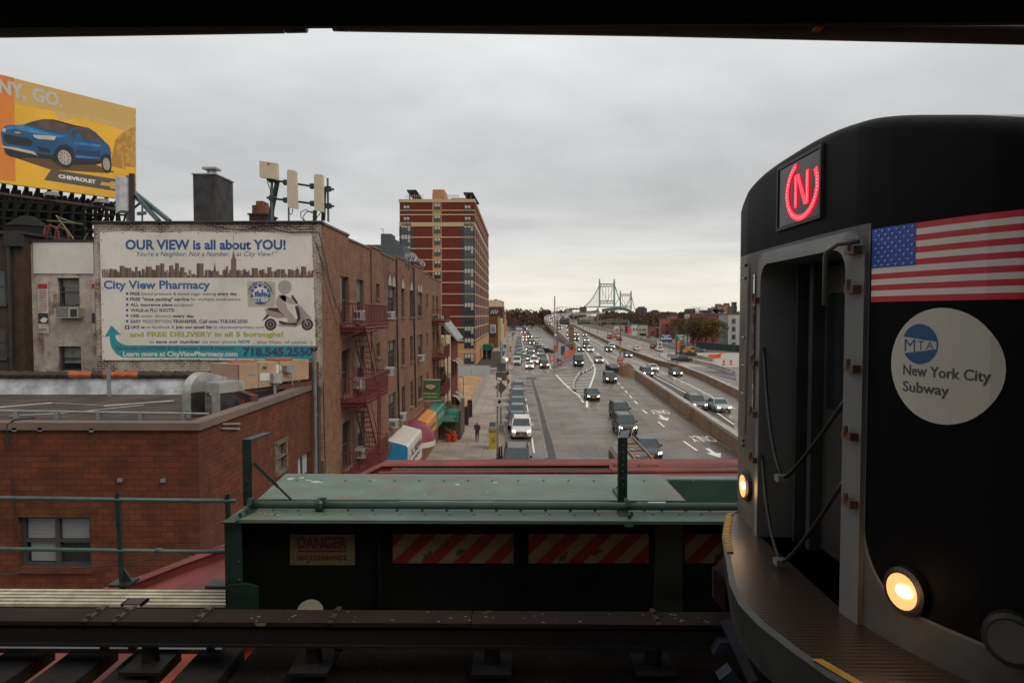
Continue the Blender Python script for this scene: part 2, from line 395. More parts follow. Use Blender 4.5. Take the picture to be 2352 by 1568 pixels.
for pts in ([(528,268),(602,500),(652,680),(692,800),(737,970),(690,992)],[(497,262),(558,500),(588,650),(618,800),(652,960)],[(540,495),(575,625),(595,710),(640,960)],[(455,262),(545,262)],[(440,492),(545,492)],[(490,628),(580,628)]):ribbon(zs(A7,pts),.09,.011,mb=sm)
sm.build('patch_seams', mat('seam_sealant', (.24,.21,.18),.7,var=.4,scale=3),rm,fix=False)
# expressway
NB=list(range(217,340,12))+list(range(340,700,18))+[700,740,790,850,905]
def XL(Y):return 17.6 if Y<480 else 17.6+(Y - 480)**2*.00042
def XM(Y):return 33.2 - (Y - 217)*.012 if Y<480 else 30.0+(Y - 480)**2*.00042
def XR(Y):return 51.5 - (Y - 217)*.082 if Y<400 else XL(Y)+18.5+max(0,(480 - Y))*.0
vd=thing('expressway_viaduct', 'long concrete expressway ramp rising toward the suspension bridge', 'viaduct', (25,217,0))
dk=MB();pr=MB();wl=MB();cl=MB()
for a,b in zip(NB,NB[1:]):
 za,zb=zprof(a),zprof(b)
 dk.face([(XL(a),a,za+.01),(XR(a),a,za+.01),(XR(b),b,zb+.01),(XL(b),b,zb+.01)])
 dk.face([(XL(a),a,za - 1.0),(XL(b),b,zb - 1.0),(XR(b),b,zb - 1.0),(XR(a),a,za - 1.0)])
 for X,s in ((XL,1),(XR,-1)):
  pr.bar((X(a),a,za+.1),(X(b),b,zb+.1),.35,2.0)
 if a<345:
  wl.face([(XL(a) - .02,a,-.1),(XL(b) - .02,b,-.1),(XL(b) - .02,b,zb),(XL(a) - .02,a,za)])
  wl.face([(XR(a)+.05,a,-.1),(XR(b)+.05,b,-.1),(XR(b)+.05,b,zb),(XR(a)+.05,a,za)])
 else:
  wl.bar((XL(a)+.25,a,za - 1.4),(XL(b)+.25,b,zb - 1.4),.4,1.8)
for Y in range(350,800,22):
 cl=MB()
 for X in (XL(Y)+.7,XL(Y)+9,XL(Y)+17):cl.box(X - .5,X+.5,Y - .5,Y+.5,-.1,zprof(Y) - 2.6)
 cl.box(XL(Y),XL(Y)+18.5,Y - .6,Y+.6,zprof(Y) - 2.6,zprof(Y) - 1.5).build('pier_bent', concd,vd)
dk.build('deck', asph2,vd,fix=False);pr.build('parapet', conc,vd);wl.build('retaining_wall', mat('ramp_wall', (.27,.22,.165),.85,var=.2,scale=.3,dirt=(.15,.12,.09),dscale=.3,streak=True),vd,fix=False)
lm=MB()
for k in (1,2,3):ribbon([Vector((XL(Y)+(XM(Y) - XL(Y))*k/4,Y,zprof(Y))) for Y in range(400,900,10)],.22,z=.03,mb=lm,dash=(6,9) if k !=1 else None)
lm.build('lane_lines', white,vd,fix=False)
def wallrun(name,pts,w,h,m,label,cat,top=None,topm=None,base=0):
 mb=MB()
 for a,b in zip(pts,pts[1:]):mb.bar(Vector(a)+Vector((0,0,h/2+base)),Vector(b)+Vector((0,0,h/2+base)),w,h)
 if top:
  mb.cur=1
  for a,b in zip(pts,pts[1:]):mb.bar(Vector(a)+Vector((0,0,h+top/2)),Vector(b)+Vector((0,0,h+top/2)),w*1.35,top)
 return single(name,mb,[m,topm or m],label,cat)
wallrun('median_wall', zs(C2,[(905,487),(1230,660),(1700,885),(2060,1070)])+[onR(*A7(1640,128)),onR(*A7(1830,175)),onR(*A7(2060,268)),onR(*A7(2330,400)),onR(1790,962)],.5,1.0,concd,'low brown concrete median wall dividing the two highway directions', 'median barrier', .08,conc)
Wb=[onR(*A7(1440,243)),onR(*A7(1700,432)),onR(*A7(2000,655)),onR(*A7(2310,885)),onR(1800,1120),Vector((15.5,30,0))]
wallrun('roadside_wall', Wb,.45,1.25,concd,'long rust brown concrete wall between the ONLY lane and the highway', 'retaining wall', .28,conc)
def jersey(i,a,b,label):
 a=Vector(a);b=Vector(b);d=(b - a).normalized();s=Vector((-d.y,d.x,0));a=a+d*.08;b=b - d*.08
 mb=MB();mb.prism([a+s*x+Vector((0,0,z)) for x,z in ((-.33,0),(-.33,.1),(-.16,.35),(-.1,.85),(.1,.85),(.16,.35),(.33,.1),(.33,0))],b - a)
 return single('jersey_barrier', mb,conc,label,'concrete barrier', 'concrete barriers along the highway median')
def runsplit(pts,L):
 o=[Vector(pts[0])]
 for a,b in zip(pts,pts[1:]):
  a=Vector(a);b=Vector(b);n=max(1,round((b - a).length/L));o +=[a.lerp(b,i/n) for i in range(1,n+1)]
 return o
ords=['first', 'second', 'third', 'fourth', 'fifth', 'sixth', 'seventh', 'eighth', 'ninth', 'tenth', 'eleventh', 'twelfth', 'thirteenth', 'fourteenth', 'fifteenth', 'sixteenth', 'seventeenth', 'eighteenth', 'nineteenth', 'twentieth', 'twenty-first', 'twenty-second', 'twenty-third', 'twenty-fourth']
J1=runsplit(zs(C3,[(0,1340),(430,1505),(620,1580)])+zs(A7,[(1720,118),(1830,140)]),7)
for i,(a,b) in enumerate(zip(J1,J1[1:])):jersey(i,a,b,f'pale concrete barrier block, {ords[i]} from the far end of the median row')
J2=runsplit(zs(C3,[(680,1385),(850,1420),(1260,1530),(1640,1620),(2000,1740)]),9)
for i,(a,b) in enumerate(zip(J2,J2[1:])):jersey(i,a,b,f'chipped pale barrier block, {ords[i]} from the left in front of the excavator')
J3=runsplit(zs(C3,[(860,1330),(1120,1395),(1400,1440),(1640,1500)]),10)
for i,(a,b) in enumerate(zip(J3,J3[1:])):jersey(i,a,b,f'concrete block, {ords[i]} from the left beneath the excavator tracks')
gp=runsplit(zs(A7,[(1055,140),(1050,165),(1000,195),(935,222),(905,265),(885,310),(878,345),(885,362),(900,372)]),1.6)
gd=MB();gd.cur=0
for a,b in zip(gp,gp[1:]):gd.bar(a+Vector((0,0,.12)),b+Vector((0,0,.12)),.3,.24)
gd.cur=1
for a,b in zip(gp[::2],gp[1::2]):gd.bar(a+Vector((0,0,.13)),(a+b)/2+Vector((0,0,.13)),.32,.3);gd.box(a.x - .07,a.x+.07,a.y - .07,a.y+.07,.1,.75)
single('lane_divider', gd,[dark,mat('white_plastic', (.6,.6,.57),.5,var=.1)],'winding black and white rubber divider on the striped gore', 'lane divider')
g1=zs(C1,[(1640,1480),(1760,1420),(1960,1330),(2110,1240),(2190,1190)])
rl=MB()
for a,b in zip(g1,g1[1:]):
 for z in (.55,.72):rl.bar(a+Vector((0,0,z)),b+Vector((0,0,z)),.08,.13)
for p in runsplit(g1,2.0):rl.box(p.x - .07,p.x+.07,p.y - .07,p.y+.07,0,.75)
single('guardrail', rl,steel,'curved steel guardrail at the tip of the work site island', 'guardrail')
cc=MB();p0=onR(*A7(1260,200));cc.box(p0.x - .9,p0.x+.9,p0.y - 1,p0.y+9,0,1.0)
for k in range(6):cc.bar((p0.x - .95,p0.y+k*1.5,.5),(p0.x - .95,p0.y+k*1.5+.7,.5),.12,1.05)
single('crash_cushion', cc,dark,'long black crash cushion at the nose of the roadside wall', 'crash cushion')
cc=MB();p0=onR(*A7(1375,232));cc.box(p0.x - 1.1,p0.x+1.1,p0.y,p0.y+5,0,1.35);cc.tube([(p0.x,p0.y+.3,1.3),(p0.x,p0.y+4.8,1.3)],1.0,12)
single('wall_end_block', cc,concd,'rounded brown concrete end of the roadside wall', 'wall end')
# the brick building on the left with the banner
FX=-7.4;FY=25.4                            # street facade plane,banner wall plane
mason=brick('facade_brick', (.17,.060,.028),(.10,.037,.020),(.27,.18,.12),.24,.088,.015,stain=(.07,.038,.028),sscale=.35,slo=.5,shi=.78)
masonw=brick('whitewashed_brick', (.10,.05,.033),(.06,.034,.025),(.36,.32,.26),.24,.085,.016,paint=(.48,.43,.36),plo=.42,phi=.58,pscale=1.1)
masonp=brick('painted_brick', (.50,.45,.38),(.44,.39,.33),(.38,.33,.27),.24,.085,.012,stain=(.16,.11,.08),sscale=1.6,slo=.52,shi=.66)
lowbrick=brick('orange_brick', (.145,.042,.018),(.095,.029,.014),(.045,.028,.02),.30,.135,.008,stain=(.075,.03,.02),sscale=.5,slo=.55,shi=.8)
darkbrick=brick('dark_brick', (.06,.035,.025),(.045,.028,.02),(.07,.055,.045),.24,.08,.012)
coping=mat('coping_stone', (.15,.105,.08),.85,var=.15,scale=1,dirt=(.10,.07,.055),dscale=2)
ironred=mat('red_iron', (.13,.022,.018),.6,var=.2,scale=4)
acm=mat('ac_casing', (.42,.40,.36),.5,var=.08)
GZ={1:(1.60,-.15),2:(-1.48,-3.2),3:(-4.55,-6.3),4:(-7.5,-9.5)}
WX=[((365,440),'big'),((505,570),'big'),((683,715),'small'),((787,855),'pair'),((907,937),'one'),((985,1012),'one'),((1053,1094),'pair'),((1132,1147),'small'),((1187,1202),'one'),((1220,1236),'one')]
fw=[]
for (a,b),kd in WX:
 ya=onX(*A4(a,800),FX).y;yb=onX(*A4(b,800),FX).y;fw.append((ya,yb,kd))
FEND=onX(*A4(1263,800),FX).y
bd=thing('tenement_building', 'four storey brown brick building with pharmacy banner and red fire escapes', 'building', (FX,FY,0))
Pf=lambda a,b,d:(FX - d,a,b)
holes=[]
for r in (1,2,3):
 zt,zb=EZ+GZ[r][0],EZ+GZ[r][1]
 for ya,yb,kd in fw:
  holes.append((ya,yb,zb+(1.0 if kd=='small' else (0 if kd !='big' else -.25)),zt,kd,r))
ym_=lambda:None
steps=[(FY+.012,29.5,3.45),(29.5,33.6,3.28),(33.6,36.2,3.42),(36.2,40.4,3.30),(40.4,44.0,3.5),(44.0,47.3,3.3),(47.3,52.3,3.5),(52.3,55.5,3.25),(55.5,FEND,3.1)]
wb=MB();cp=MB()
wb.wall(Pf,FY,FEND,0,EZ+2.95,[h[:4] for h in holes],.22)
for a,b,t in steps:
 wb.box(FX - .32,FX,a,b,EZ+2.95,EZ+t - .08);cp.box(FX - .36,FX+.05,a,b,EZ+t - .08,EZ+t)
wb.build('street_wall', mason,bd);cp.build('parapet_coping', coping,bd)
XBL=onY(215,520,FY).x
bw_=MB();Pb=lambda a,b,d:(a,FY+d,b)
bw_.face([(XBL,FY,6),(FX,FY,6),(FX,FY,EZ+3.36),(XBL,FY,EZ+3.36)]);bw_.box(XBL,FX,FY,FY+.3,EZ+3.36,EZ+3.37)
bw_.face([(XBL,FY,6),(XBL,FY+14,6),(XBL,FY+14,EZ+3.36),(XBL,FY,EZ+3.36)])
bw_.build('banner_wall', masonw,bd)
MB().box(XBL - .05,FX+.06,FY - .06,FY+.3,EZ+3.37,EZ+3.46).tube([(XBL,FY - .07,EZ+3.42),(FX,FY - .07,EZ+3.42)],.045).build('roof_edge', mat('roof_tar', (.035,.03,.03),.8,var=.2),bd)
MB().face([(XBL,FY+.3,EZ+2.9),(FX - .3,FY+.3,EZ+2.9),(FX - .3,FEND,EZ+2.7),(XBL,FEND,EZ+2.7)]).build('roof', mat('roof_felt', (.06,.055,.05),.9),bd)
MB().face([(XBL,FEND,0),(FX,FEND,0),(FX,FEND,EZ+2.95),(XBL,FEND,EZ+2.95)]).build('end_wall', mason,bd)
wcache={}
def facade_window(ya,yb,z0,z1,kd,gothic=False,blind=0.0,parent=bd):
 key=(round(yb - ya,1),round(z1 - z0,1),kd,gothic,blind)
 root=thing('window', None,None,(FX,(ya+yb)/2,z0));root.parent=parent;root.location=Vector((FX,(ya+yb)/2,z0)) - wloc(parent)
 w2=(yb - ya)/2;h=z1 - z0;c=(ya+yb)/2
 fr=MB()
 x0,x1=FX - .20,FX - .13
 fr.box(x0,x1,ya,ya+.07,z0,z1);fr.box(x0,x1,yb - .07,yb,z0,z1);fr.box(x0,x1,ya,yb,z1 - .07,z1);fr.box(x0,x1,ya,yb,z0,z0+.08);fr.box(x0+.01,x1 - .01,ya,yb,z0+h*.5 - .03,z0+h*.5+.03)
 if kd=='pair': fr.box(x0,x1+.01,c - .07,c+.07,z0,z1)
 fr.build('frame', frame,root)
 MB().face([(FX - .17,ya,z0),(FX - .17,yb,z0),(FX - .17,yb,z1),(FX - .17,ya,z1)]).build('pane', glass,root)
 if blind:MB().face([(FX - .166,ya+.07,z1 - h*blind),(FX - .166,yb - .07,z1 - h*blind),(FX - .166,yb - .07,z1 - .07),(FX - .166,ya+.07,z1 - .07)]).build('blind', mat('curtain_dull', (.13,.12,.10),.8),root)
 sl=MB().box(FX - .1,FX+.07,ya - .08,yb+.08,z0 - .14,z0 - .01);sl.build('sill', mason,root)
 if gothic:
  g=MB();parts=((ya,c - .06),(c+.06,yb)) if kd=='pair' else ((ya,yb),)
  for a,b in parts:
   m=(a+b)/2;g.cur=0
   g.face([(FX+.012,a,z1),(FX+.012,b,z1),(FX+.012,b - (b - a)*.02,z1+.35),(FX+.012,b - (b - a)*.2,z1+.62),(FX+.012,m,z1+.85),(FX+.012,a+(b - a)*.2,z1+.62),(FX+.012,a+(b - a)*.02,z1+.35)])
   g.cur=1
   g.face([(FX+.02,a+.08,z1+.04),(FX+.02,b - .08,z1+.04),(FX+.02,b - .1,z1+.33),(FX+.02,m,z1+.7),(FX+.02,a+.1,z1+.33)])
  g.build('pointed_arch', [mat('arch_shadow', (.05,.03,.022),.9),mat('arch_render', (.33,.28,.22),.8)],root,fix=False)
 return root
for i,h in enumerate(holes):
 facade_window(h[0],h[1],h[2],h[3],h[4],gothic=(h[5]==1 and h[4] in ('pair', 'one') and h[0]<52),blind=(0,.35,.5,0,.45)[(i*7) % 5])
acs=[(A4(545,1030),'top floor window on the red balcony'),(A4(817,1032),'top floor pointed window pair'),(A4(1093,1412),'second floor window'),(A4(812,1533),'second floor double window'),(A4(1228,1045),'far top balcony window'),(A5(582,555),'middle red balcony window'),(A5(920,945),'third floor double window'),(A5(997,880),'third floor narrow window'),(A5(600,1225),'lowest fire escape window')]
for (u,v),lb in acs:
 p=onX(u,v,FX+.25);ac=thing('window_air_conditioner', 'boxy pale air conditioner sticking out of the ' + lb,'air conditioner', (FX+.2,p.y,p.z - .22),'window air conditioners on the street facade')
 MB().box(FX - .15,FX+.42,p.y - .33,p.y+.33,p.z - .22,p.z+.22).build('casing', acm,ac)
 g=MB()
 for k in range(6):g.box(FX+.42,FX+.43,p.y - .28,p.y+.28,p.z - .17+k*.06,p.z - .14+k*.06)
 for k in range(5):g.box(FX - .02+k*.07,FX+.02+k*.07,p.y - .34,p.y - .33,p.z - .13,p.z+.13)
 g.build('grille', dark,ac)
def fire_escape(Y0,Y1,label,near=True):
 t=thing('fire_escape', label,'fire escape', (FX,Y0,4.5),'red fire escapes on the street facade')
 X1=FX+1.05
 for k,(zf) in enumerate((EZ - .50,EZ - 3.57,EZ - 6.65)):
  b=MB();b.box(FX,X1,Y0,Y1,zf - .13,zf - .09)
  b.box(X1 - .04,X1,Y0,Y1,zf - .2,zf);b.box(FX,X1,Y0,Y0+.04,zf - .2,zf);b.box(FX,X1,Y1 - .04,Y1,zf - .2,zf)
  for q in range(int((Y1 - Y0)/.5)+1):b.bar((FX,Y0+q*.5,zf - .5),(X1,Y0+q*.5,zf - .12),.03)if q % 4==0 else None
  pb=b.build('balcony', ironred,t)
  r=MB();zt=zf+.93
  for z in (zt,zf+.12):
   r.bar((FX,Y0,z),(X1,Y0,z),.035);r.bar((X1,Y0,z),(X1,Y1,z),.035);r.bar((X1,Y1,z),(FX,Y1,z),.035)
  n=int((Y1 - Y0)/.13)
  for q in range(n+1):
   y=Y0+(Y1 - Y0)*q/n;r.box(X1 - .008,X1+.008,y - .008,y+.008,zf,zt)
  for q in range(8):
   x=FX+1.05*q/8
   for y in (Y0,Y1):r.box(x - .012,x+.012,y - .012,y+.012,zf,zt)
  r.build('railing', ironred,pb)
  s=MB();zl=zf - 3.05;ya,yb=Y0+(Y1 - Y0)*.18,Y0+(Y1 - Y0)*.72
  if k==2:zl=zf - 2.2
  for x in (X1 - .18,X1 - .72):s.bar((x,ya,zf - .05),(x,yb,zl),.05,.12)
  for q in range(12):
   f=(q+.5)/12;y=ya+(yb - ya)*f;z=zf+(zl - zf)*f;s.box(X1 - .72,X1 - .18,y - .09,y+.09,z - .012,z+.012)
  for x in (X1 - .18,X1 - .72):s.bar((x,ya,zf+.8),(x,yb,zl+.8),.03)
  s.build('stair', mat('rusty_iron', (.17,.055,.032),.7,var=.3,scale=5),t)
 l=MB()
 for y in ((Y0+Y1)/2 - .1,(Y0+Y1)/2+.32):l.bar((X1+.03,y,EZ - 3.0 if near else EZ - 3.3),(X1+.03,y,EZ - 8.4),.06)
 for q in range(17):l.box(X1+.02,X1+.05,(Y0+Y1)/2 - .1,(Y0+Y1)/2+.32,EZ - 8.3+q*.31,EZ - 8.27+q*.31)
 l.build('drop_ladder', ironred,t)
 return t
fire_escape(27.9,32.6,'nearer dark red iron fire escape with ladder, close to the banner corner')
fire_escape(57.0,61.4,'farther dark red fire escape at the end of the brick building')
cb=MB()
for yy,zt in ((40.6,3.3),(47.2,3.3)):cb.tube([(FX+.07,yy,EZ+zt),(FX+.07,yy+.1,EZ - 2),(FX+.07,yy+.5,EZ - 6.5)],.055,6)
cb.tube([(FX+.05,33.7,EZ+3.2),(FX+.05,33.7,EZ - 3)],.03,5)
single('downpipe', cb,dark,'thin black downpipes and cables running down the brown facade', 'downpipe')
cb=MB()
for (x0,y0),(x1,y1) in ((A4(120,330),A4(520,1400)),(A4(150,380),A4(330,1120)),(A4(560,1560),A4(800,1568))):
 a=onX(x0,y0,FX+.3);b=onX(x1,y1,FX+.5);cb.tube([a,a.lerp(b,.5) - Vector((0,0,.25)),b],.012,4)
single('facade_wire', cb,dark,'slack black wires hanging across the corner of the brick building', 'wire')
sf=MB()
sf.box(FX - .1,FX - .05,FY+4,FEND,.14,4.3)
single('shopfront', sf,mat('shopfront_dark', (.03,.028,.027),.6),'dark shopfronts under the awnings at pavement level', 'shopfront')
cn=MB().box(FX - .05,FX+.28,28.5,FEND,4.1,4.34)
for y in range(29,61):cn.box(FX,FX+.2,y,y+.12,3.85,4.1)
single('shop_cornice', cn,mat('cornice_paint', (.12,.045,.03),.7,var=.3,scale=6),'reddish bracketed cornice running above the shopfronts', 'cornice')
def cloth(n,c,**k):return mat(n,c,.45,var=.07,scale=2,**k)
def awning(name,label,Y0,Y1,XO,ztw,zto,zb,m,side=None,n=6):
 t=thing('awning', label,'awning', (FX,Y0,0),'cloth awnings over the shopfronts')
 sec=[(FX,ztw)]
 for k in range(n+1):
  a=math.pi/2*k/n;r=.22;sec.append((XO - r+r*math.sin(a),zto - r+r*math.cos(a)))
 sec +=[(XO,zb),(FX,zb)]
 c=MB()
 for (x0,z0),(x1,z1) in zip(sec[:-1],sec[1:-1]):c.face([(x0,Y0,z0),(x0,Y1,z0),(x1,Y1,z1),(x1,Y0,z1)])
 c.build('cover', m,t,smooth=False)
 e=MB()
 for y in (Y0,Y1):e.face([(x,y,z) for x,z in sec])
 e.build('end_panel', side or m,t,fix=False)
 return t
wht=cloth('awning_white', (.50,.46,.41));blu=cloth('awning_blue', (.02,.21,.42));org=cloth('awning_orange', (.52,.20,.025));grn=cloth('awning_green', (.008,.15,.085));mag=cloth('awning_magenta', (.17,.012,.028))
aw=awning('a', 'white awning with bright blue end panel and shop lettering', 37.6,43.0,-6.25,EZ - 7.0,EZ - 7.25,EZ - 9.0,wht,blu)
ink=mat('ink_dark', (.05,.045,.07),.7,var=0);inkr=mat('ink_red', (.35,.02,.03),.6,var=0)
def on_awn(t,s,y0,y1,z,h,XO,m,nm='lettering'):text(nm,s,(XO+.012,y0,z),(XO+.012,y1,z),h,m,t,N=(1,0,0),off=0,bold=.02)
on_awn(aw,'B.C. BREENAN', 38.9,42.8,EZ - 8.15,.42,-6.25,ink);on_awn(aw,'OPTOMETRIST', 39.2,42.2,EZ - 8.55,.18,-6.25,ink)
MB().disc((-6.235,38.3,EZ - 8.3),(1,0,0),.36,16,.24).build('round_logo', inkr,aw,fix=False)
MB().disc((-6.228,38.3,EZ - 8.22),(1,0,0),.2,16,.13).build('logo_centre', wht,aw,fix=False)
oa=awning('a', 'orange awning between the white and the green ones', 47.0,52.3,-6.45,EZ - 7.15,EZ - 7.45,EZ - 8.75,org)
on_awn(oa,'Alpha Donuts', 48.6,51.6,EZ - 8.3,.3,-6.45,ink);MB().disc((-6.435,47.8,EZ - 8.15),(1,0,0),.36,14,.3).build('round_logo', ink,oa,fix=False);MB().disc((-6.43,47.8,EZ - 8.1),(1,0,0),.17,14,.13).build('logo_centre', wht,oa,fix=False)
ga=awning('a', 'long dark green awning beyond the orange one', 52.6,58.9,-6.5,EZ - 7.2,EZ - 7.5,EZ - 8.95,grn)
on_awn(ga,'PARK GRILL', 53.4,57.5,EZ - 8.35,.35,-6.5,mat('ink_pale', (.35,.42,.36),.7,var=0))
t=thing('dome_awning', 'round maroon dome awning with white valance behind the white awning', 'awning', (FX,43.4,0),'cloth awnings over the shopfronts')
c=MB();N_=10
for i in range(N_):
 for j in range(5):
  def q(i,j):
   a=math.pi*i/N_;b=math.pi/2*j/5;r=math.cos(b)
   return (FX+1.75*math.sin(a)*r,45.1 - 1.7*math.cos(a)*r,EZ - 8.3+1.25*math.sin(b))
  c.face([q(i,j),q(i+1,j),q(i+1,j+1),q(i,j+1)])
c.build('dome', mag,t,smooth=True)
c=MB()
for i in range(N_):
 a0,a1=math.pi*i/N_,math.pi*(i+1)/N_
 p=[(FX+1.76*math.sin(a),45.1 - 1.71*math.cos(a)) for a in (a0,a1)];c.face([(*p[0],EZ - 8.65),(*p[1],EZ - 8.65),(*p[1],EZ - 8.3),(*p[0],EZ - 8.3)])
c.build('valance', wht,t)
t=thing('entrance_canopy', 'green barrel canopy lettered VETS ON THE RUN facing the station', 'awning', (-6.6,60.0,0),'cloth awnings over the shopfronts')
x0=onY(*A5(1350,880),60.5).x;x1=onY(*A5(1517,880),60.5).x;zt=onY(*A5(1430,826),60.5).z;zb=onY(*A5(1430,936),60.5).z
c=MB();sec=[(60.5,zb),(60.5,zt - .3),(60.6,zt - .1),(60.8,zt),(62.0,zt),(62.0,zb)]
for a,b in zip(sec,sec[1:]):c.face([(x0,*a),(x1,*a),(x1,*b),(x0,*b)])
for x in (x0,x1):c.face([(x,*s_) for s_ in sec])
c.build('cover', grn,t,fix=False)
ip=MAT['ink_pale']
for s_,ya,yb,hh in (('VETS ON THE RUN', 1372,1500,890),('ANIMAL HOSPITAL', 1395,1470,905),('718 545-0400', 1378,1490,922)):
 a=onY(*A5(ya,hh),60.5);b=onY(*A5(yb,hh),60.5);text('lettering', s_,a,(b.x,b.y,a.z),.22 if hh==890 else .13,ip,t,off=.02,bold=.02)
def panel(P,N,w_,h_,m,name,parent=None,th=.06):
 P=Vector(P);N=Vector(N).normalized();Rr=Vector((0,0,1)).cross(N);
 T=Matrix((( Rr.x,N.x,0,P.x),(Rr.y,N.y,0,P.y),(0,0,1,P.z),(0,0,0,1)))
 return MB().box(-w_/2,w_/2,-th/2,th/2,-h_/2,h_/2,T).build(name,m,parent)
p=onY(*A5(1260,627),52.0);t=thing('hanging_sign', 'green hanging sign with paw oval on the brown brick facade', 'sign', (p.x,52,p.z))
panel((p.x,52,p.z),(0,-1,0),1.42,1.55,mat('sign_green', (.03,.13,.05),.5,var=.1),'board', t)
MB().box(p.x - .75,p.x+.75,51.93,52.07,p.z+.75,p.z+.84).box(p.x - .75,p.x+.75,51.93,52.07,p.z - .84,p.z - .76).bar((p.x - .9,52.0,p.z+.8),(FX,52,p.z+.8),.05).build('rim', mat('sign_cream', (.38,.33,.22),.6),t)
MB().disc((p.x,51.95,p.z+.25),(0,-1,0),.33,18,.5).build('oval', mat('sign_brown', (.10,.05,.02),.6),t,fix=False)
MB().disc((p.x,51.94,p.z+.28),(0,-1,0),.2,12,.3).disc((p.x - .28,51.935,p.z+.3),(0,-1,0),.1).disc((p.x+.28,51.935,p.z+.3),(0,-1,0),.1).build('animals', MAT['sign_cream'],t,fix=False)
text('lettering', 'VETS ON THE RUN', (p.x - .55,51.96,p.z - .33),(p.x+.55,51.96,p.z - .33),.13,mat('sign_yellow', (.5,.42,.08),.6),t,off=.02,bold=.03);text('lettering', '718.545.0400', (p.x - .5,51.96,p.z - .58),(p.x+.5,51.96,p.z - .58),.13,MAT['sign_cream'],t,off=.02,bold=.03)
a=onY(*A5(1350,405),62.5);b=onY(*A5(1400,590),62.5);t=thing('vertical_sign', 'tall black vertical bakery sign with white and orange letters', 'sign', (a.x,62.5,b.z))
panel(((a.x+b.x)/2,62.5,(a.z+b.z)/2),(0,-1,0),b.x - a.x,a.z - b.z,mat('sign_black', (.012,.03,.02),.5,var=.1),'board', t,.25)
for k,ch in enumerate('GYROSBAKERY'):
 z=a.z - .45 - k*(a.z - b.z - .5)/11;text('letter', ch,((a.x+b.x)/2+.0,62.36,z - .35),((a.x+b.x)/2+.42,62.36,z - .35),.42,MAT['sign_cream'] if k<5 else mat('sign_orange', (.6,.26,.02),.5),t,bold=.04)
t=thing('cellar_entrance', 'dark brown corner kiosk with slanted yellow banner at the facade end', 'kiosk', (-6.6,61.6,0))
a=onY(*A5(1345,1120),61.6);b=onY(*A5(1518,1125),61.6);c=MB();c.box(a.x,b.x,61.6,66,.1,2.7);c.prism([(b.x,61.6,.1),(b.x,61.6,2.7),(b.x,66,3.4),(b.x,66,.1)],(.3,0,0));c.build('box', mat('kiosk_brown', (.07,.045,.03),.7,var=.2),t)
P1=onY(*A5(1400,990),61.55);P2=onY(*A5(1500,1040),61.55)
bn=MB();bn.face([onY(*A5(1395,970),61.55),onY(*A5(1503,1025),61.55),onY(*A5(1495,1062),61.55),onY(*A5(1392,1000),61.55)]);bn.build('banner', mat('banner_yellow', (.42,.33,.02),.6,var=.1),t,fix=False)
text('lettering', 'ZENON TAVERNA', onY(*A5(1400,998),61.5),onY(*A5(1496,1052),61.5),.3,ink,t,U=(.0,0,1),off=.02,bold=.03)
for x in (1436,1487):
 p=onY(*A5(x,1128),60.6);single('flower_pot', MB().tube([(p.x,60.6,.14),(p.x,60.6,.75)],[.2,.29],12).tube([(p.x,60.6,.7),(p.x,60.6,.78)],.31,12),mat('pot_red', (.5,.03,.015),.4),'red plastic bucket at the foot of the brown kiosk, ' + ('left one' if x<1450 else 'right one'),'bucket', 'red buckets by the kiosk')
p=onY(*A5(1440,900),64.0);t=thing('feather_flag', 'curved feather flag with yellow print behind the green canopy', 'flag', (p.x,64,0))
fl=[A5(1385,815),A5(1392,770),A5(1412,735),A5(1440,728),A5(1465,750),A5(1478,800),A5(1480,830),A5(1430,840)]
MB().prism([onY(*q,64.0) for q in fl],(0,.03,0)).build('cloth', mat('flag_dark', (.09,.09,.06),.6,var=.3),t);MB().prism([onY(*q,63.95) for q in (A5(1388,812),A5(1410,775),A5(1418,822))],(0,.02,0)).build('print', MAT['banner_yellow'],t)
MB().tube([(p.x - .9,64.1,0),(p.x - .9,64.1,3.6)],.03).build('pole', steel,t)
# banner
def flat(name,conv,pts,Y,m,parent,off=0.0):return MB().face([onY(*conv(*p),Y - off) for p in pts]).build(name,m,parent,fix=False)
bn=thing('pharmacy_banner', 'large white vinyl pharmacy banner with skyline and scooter rider', 'banner', onY(*A2(1100,1380),FY - .08))
BY=FY - .06
vin=mat('vinyl', (.63,.59,.53),.55,var=.05,scale=.8,dirt=(.50,.44,.37),dscale=.9,streak=True,dlo=.5,dhi=.8)
c=MB();top=[(115,185),(400,178),(700,190),(1000,178),(1300,186),(1600,182),(1900,190),(2110,183)];bot=[(2150,1372),(1800,1380),(1320,1388),(900,1382),(500,1388),(140,1388)]
c.prism([onY(*A2(*q),BY) for q in top+bot],(0,.03,0)).build('sheet', vin,bn)
blue=mat('print_blue', (.022,.075,.235),.6,var=0);navy=mat('print_navy', (.035,.05,.16),.6,var=0);slate=mat('print_slate', (.06,.08,.14),.6,var=0);teal=mat('print_teal', (.02,.25,.265),.6,var=.04);lime=mat('print_lime', (.32,.36,.03),.6,var=0);vw=mat('print_white', (.66,.61,.53),.6,var=0);lblue=mat('print_light_blue', (.03,.12,.30),.6,var=0)
ar=[(158,1172),(222,1060),(315,1150),(262,1148),(262,1180),(285,1212),(330,1240),(380,1248),(2148,1252),(2148,1378),(330,1362),(270,1330),(225,1270),(208,1200),(208,1160)]
flat('teal_arrow', A2,ar,BY,teal,bn,.012)
def bt(s,x0,x1,yb,yc,m,bold=.0,shear=0,name='lettering'):
 a=onY(*A2(x0,yb),BY);b=onY(*A2(x1,yb),BY);c_=onY(*A2(x0,yc),BY)
 text(name,s,a,b,c_.z - a.z,m,bn,off=.022,bold=bold,shear=shear)
bt('OUR VIEW is all about YOU!', 357,1866,346,258,blue,.035)
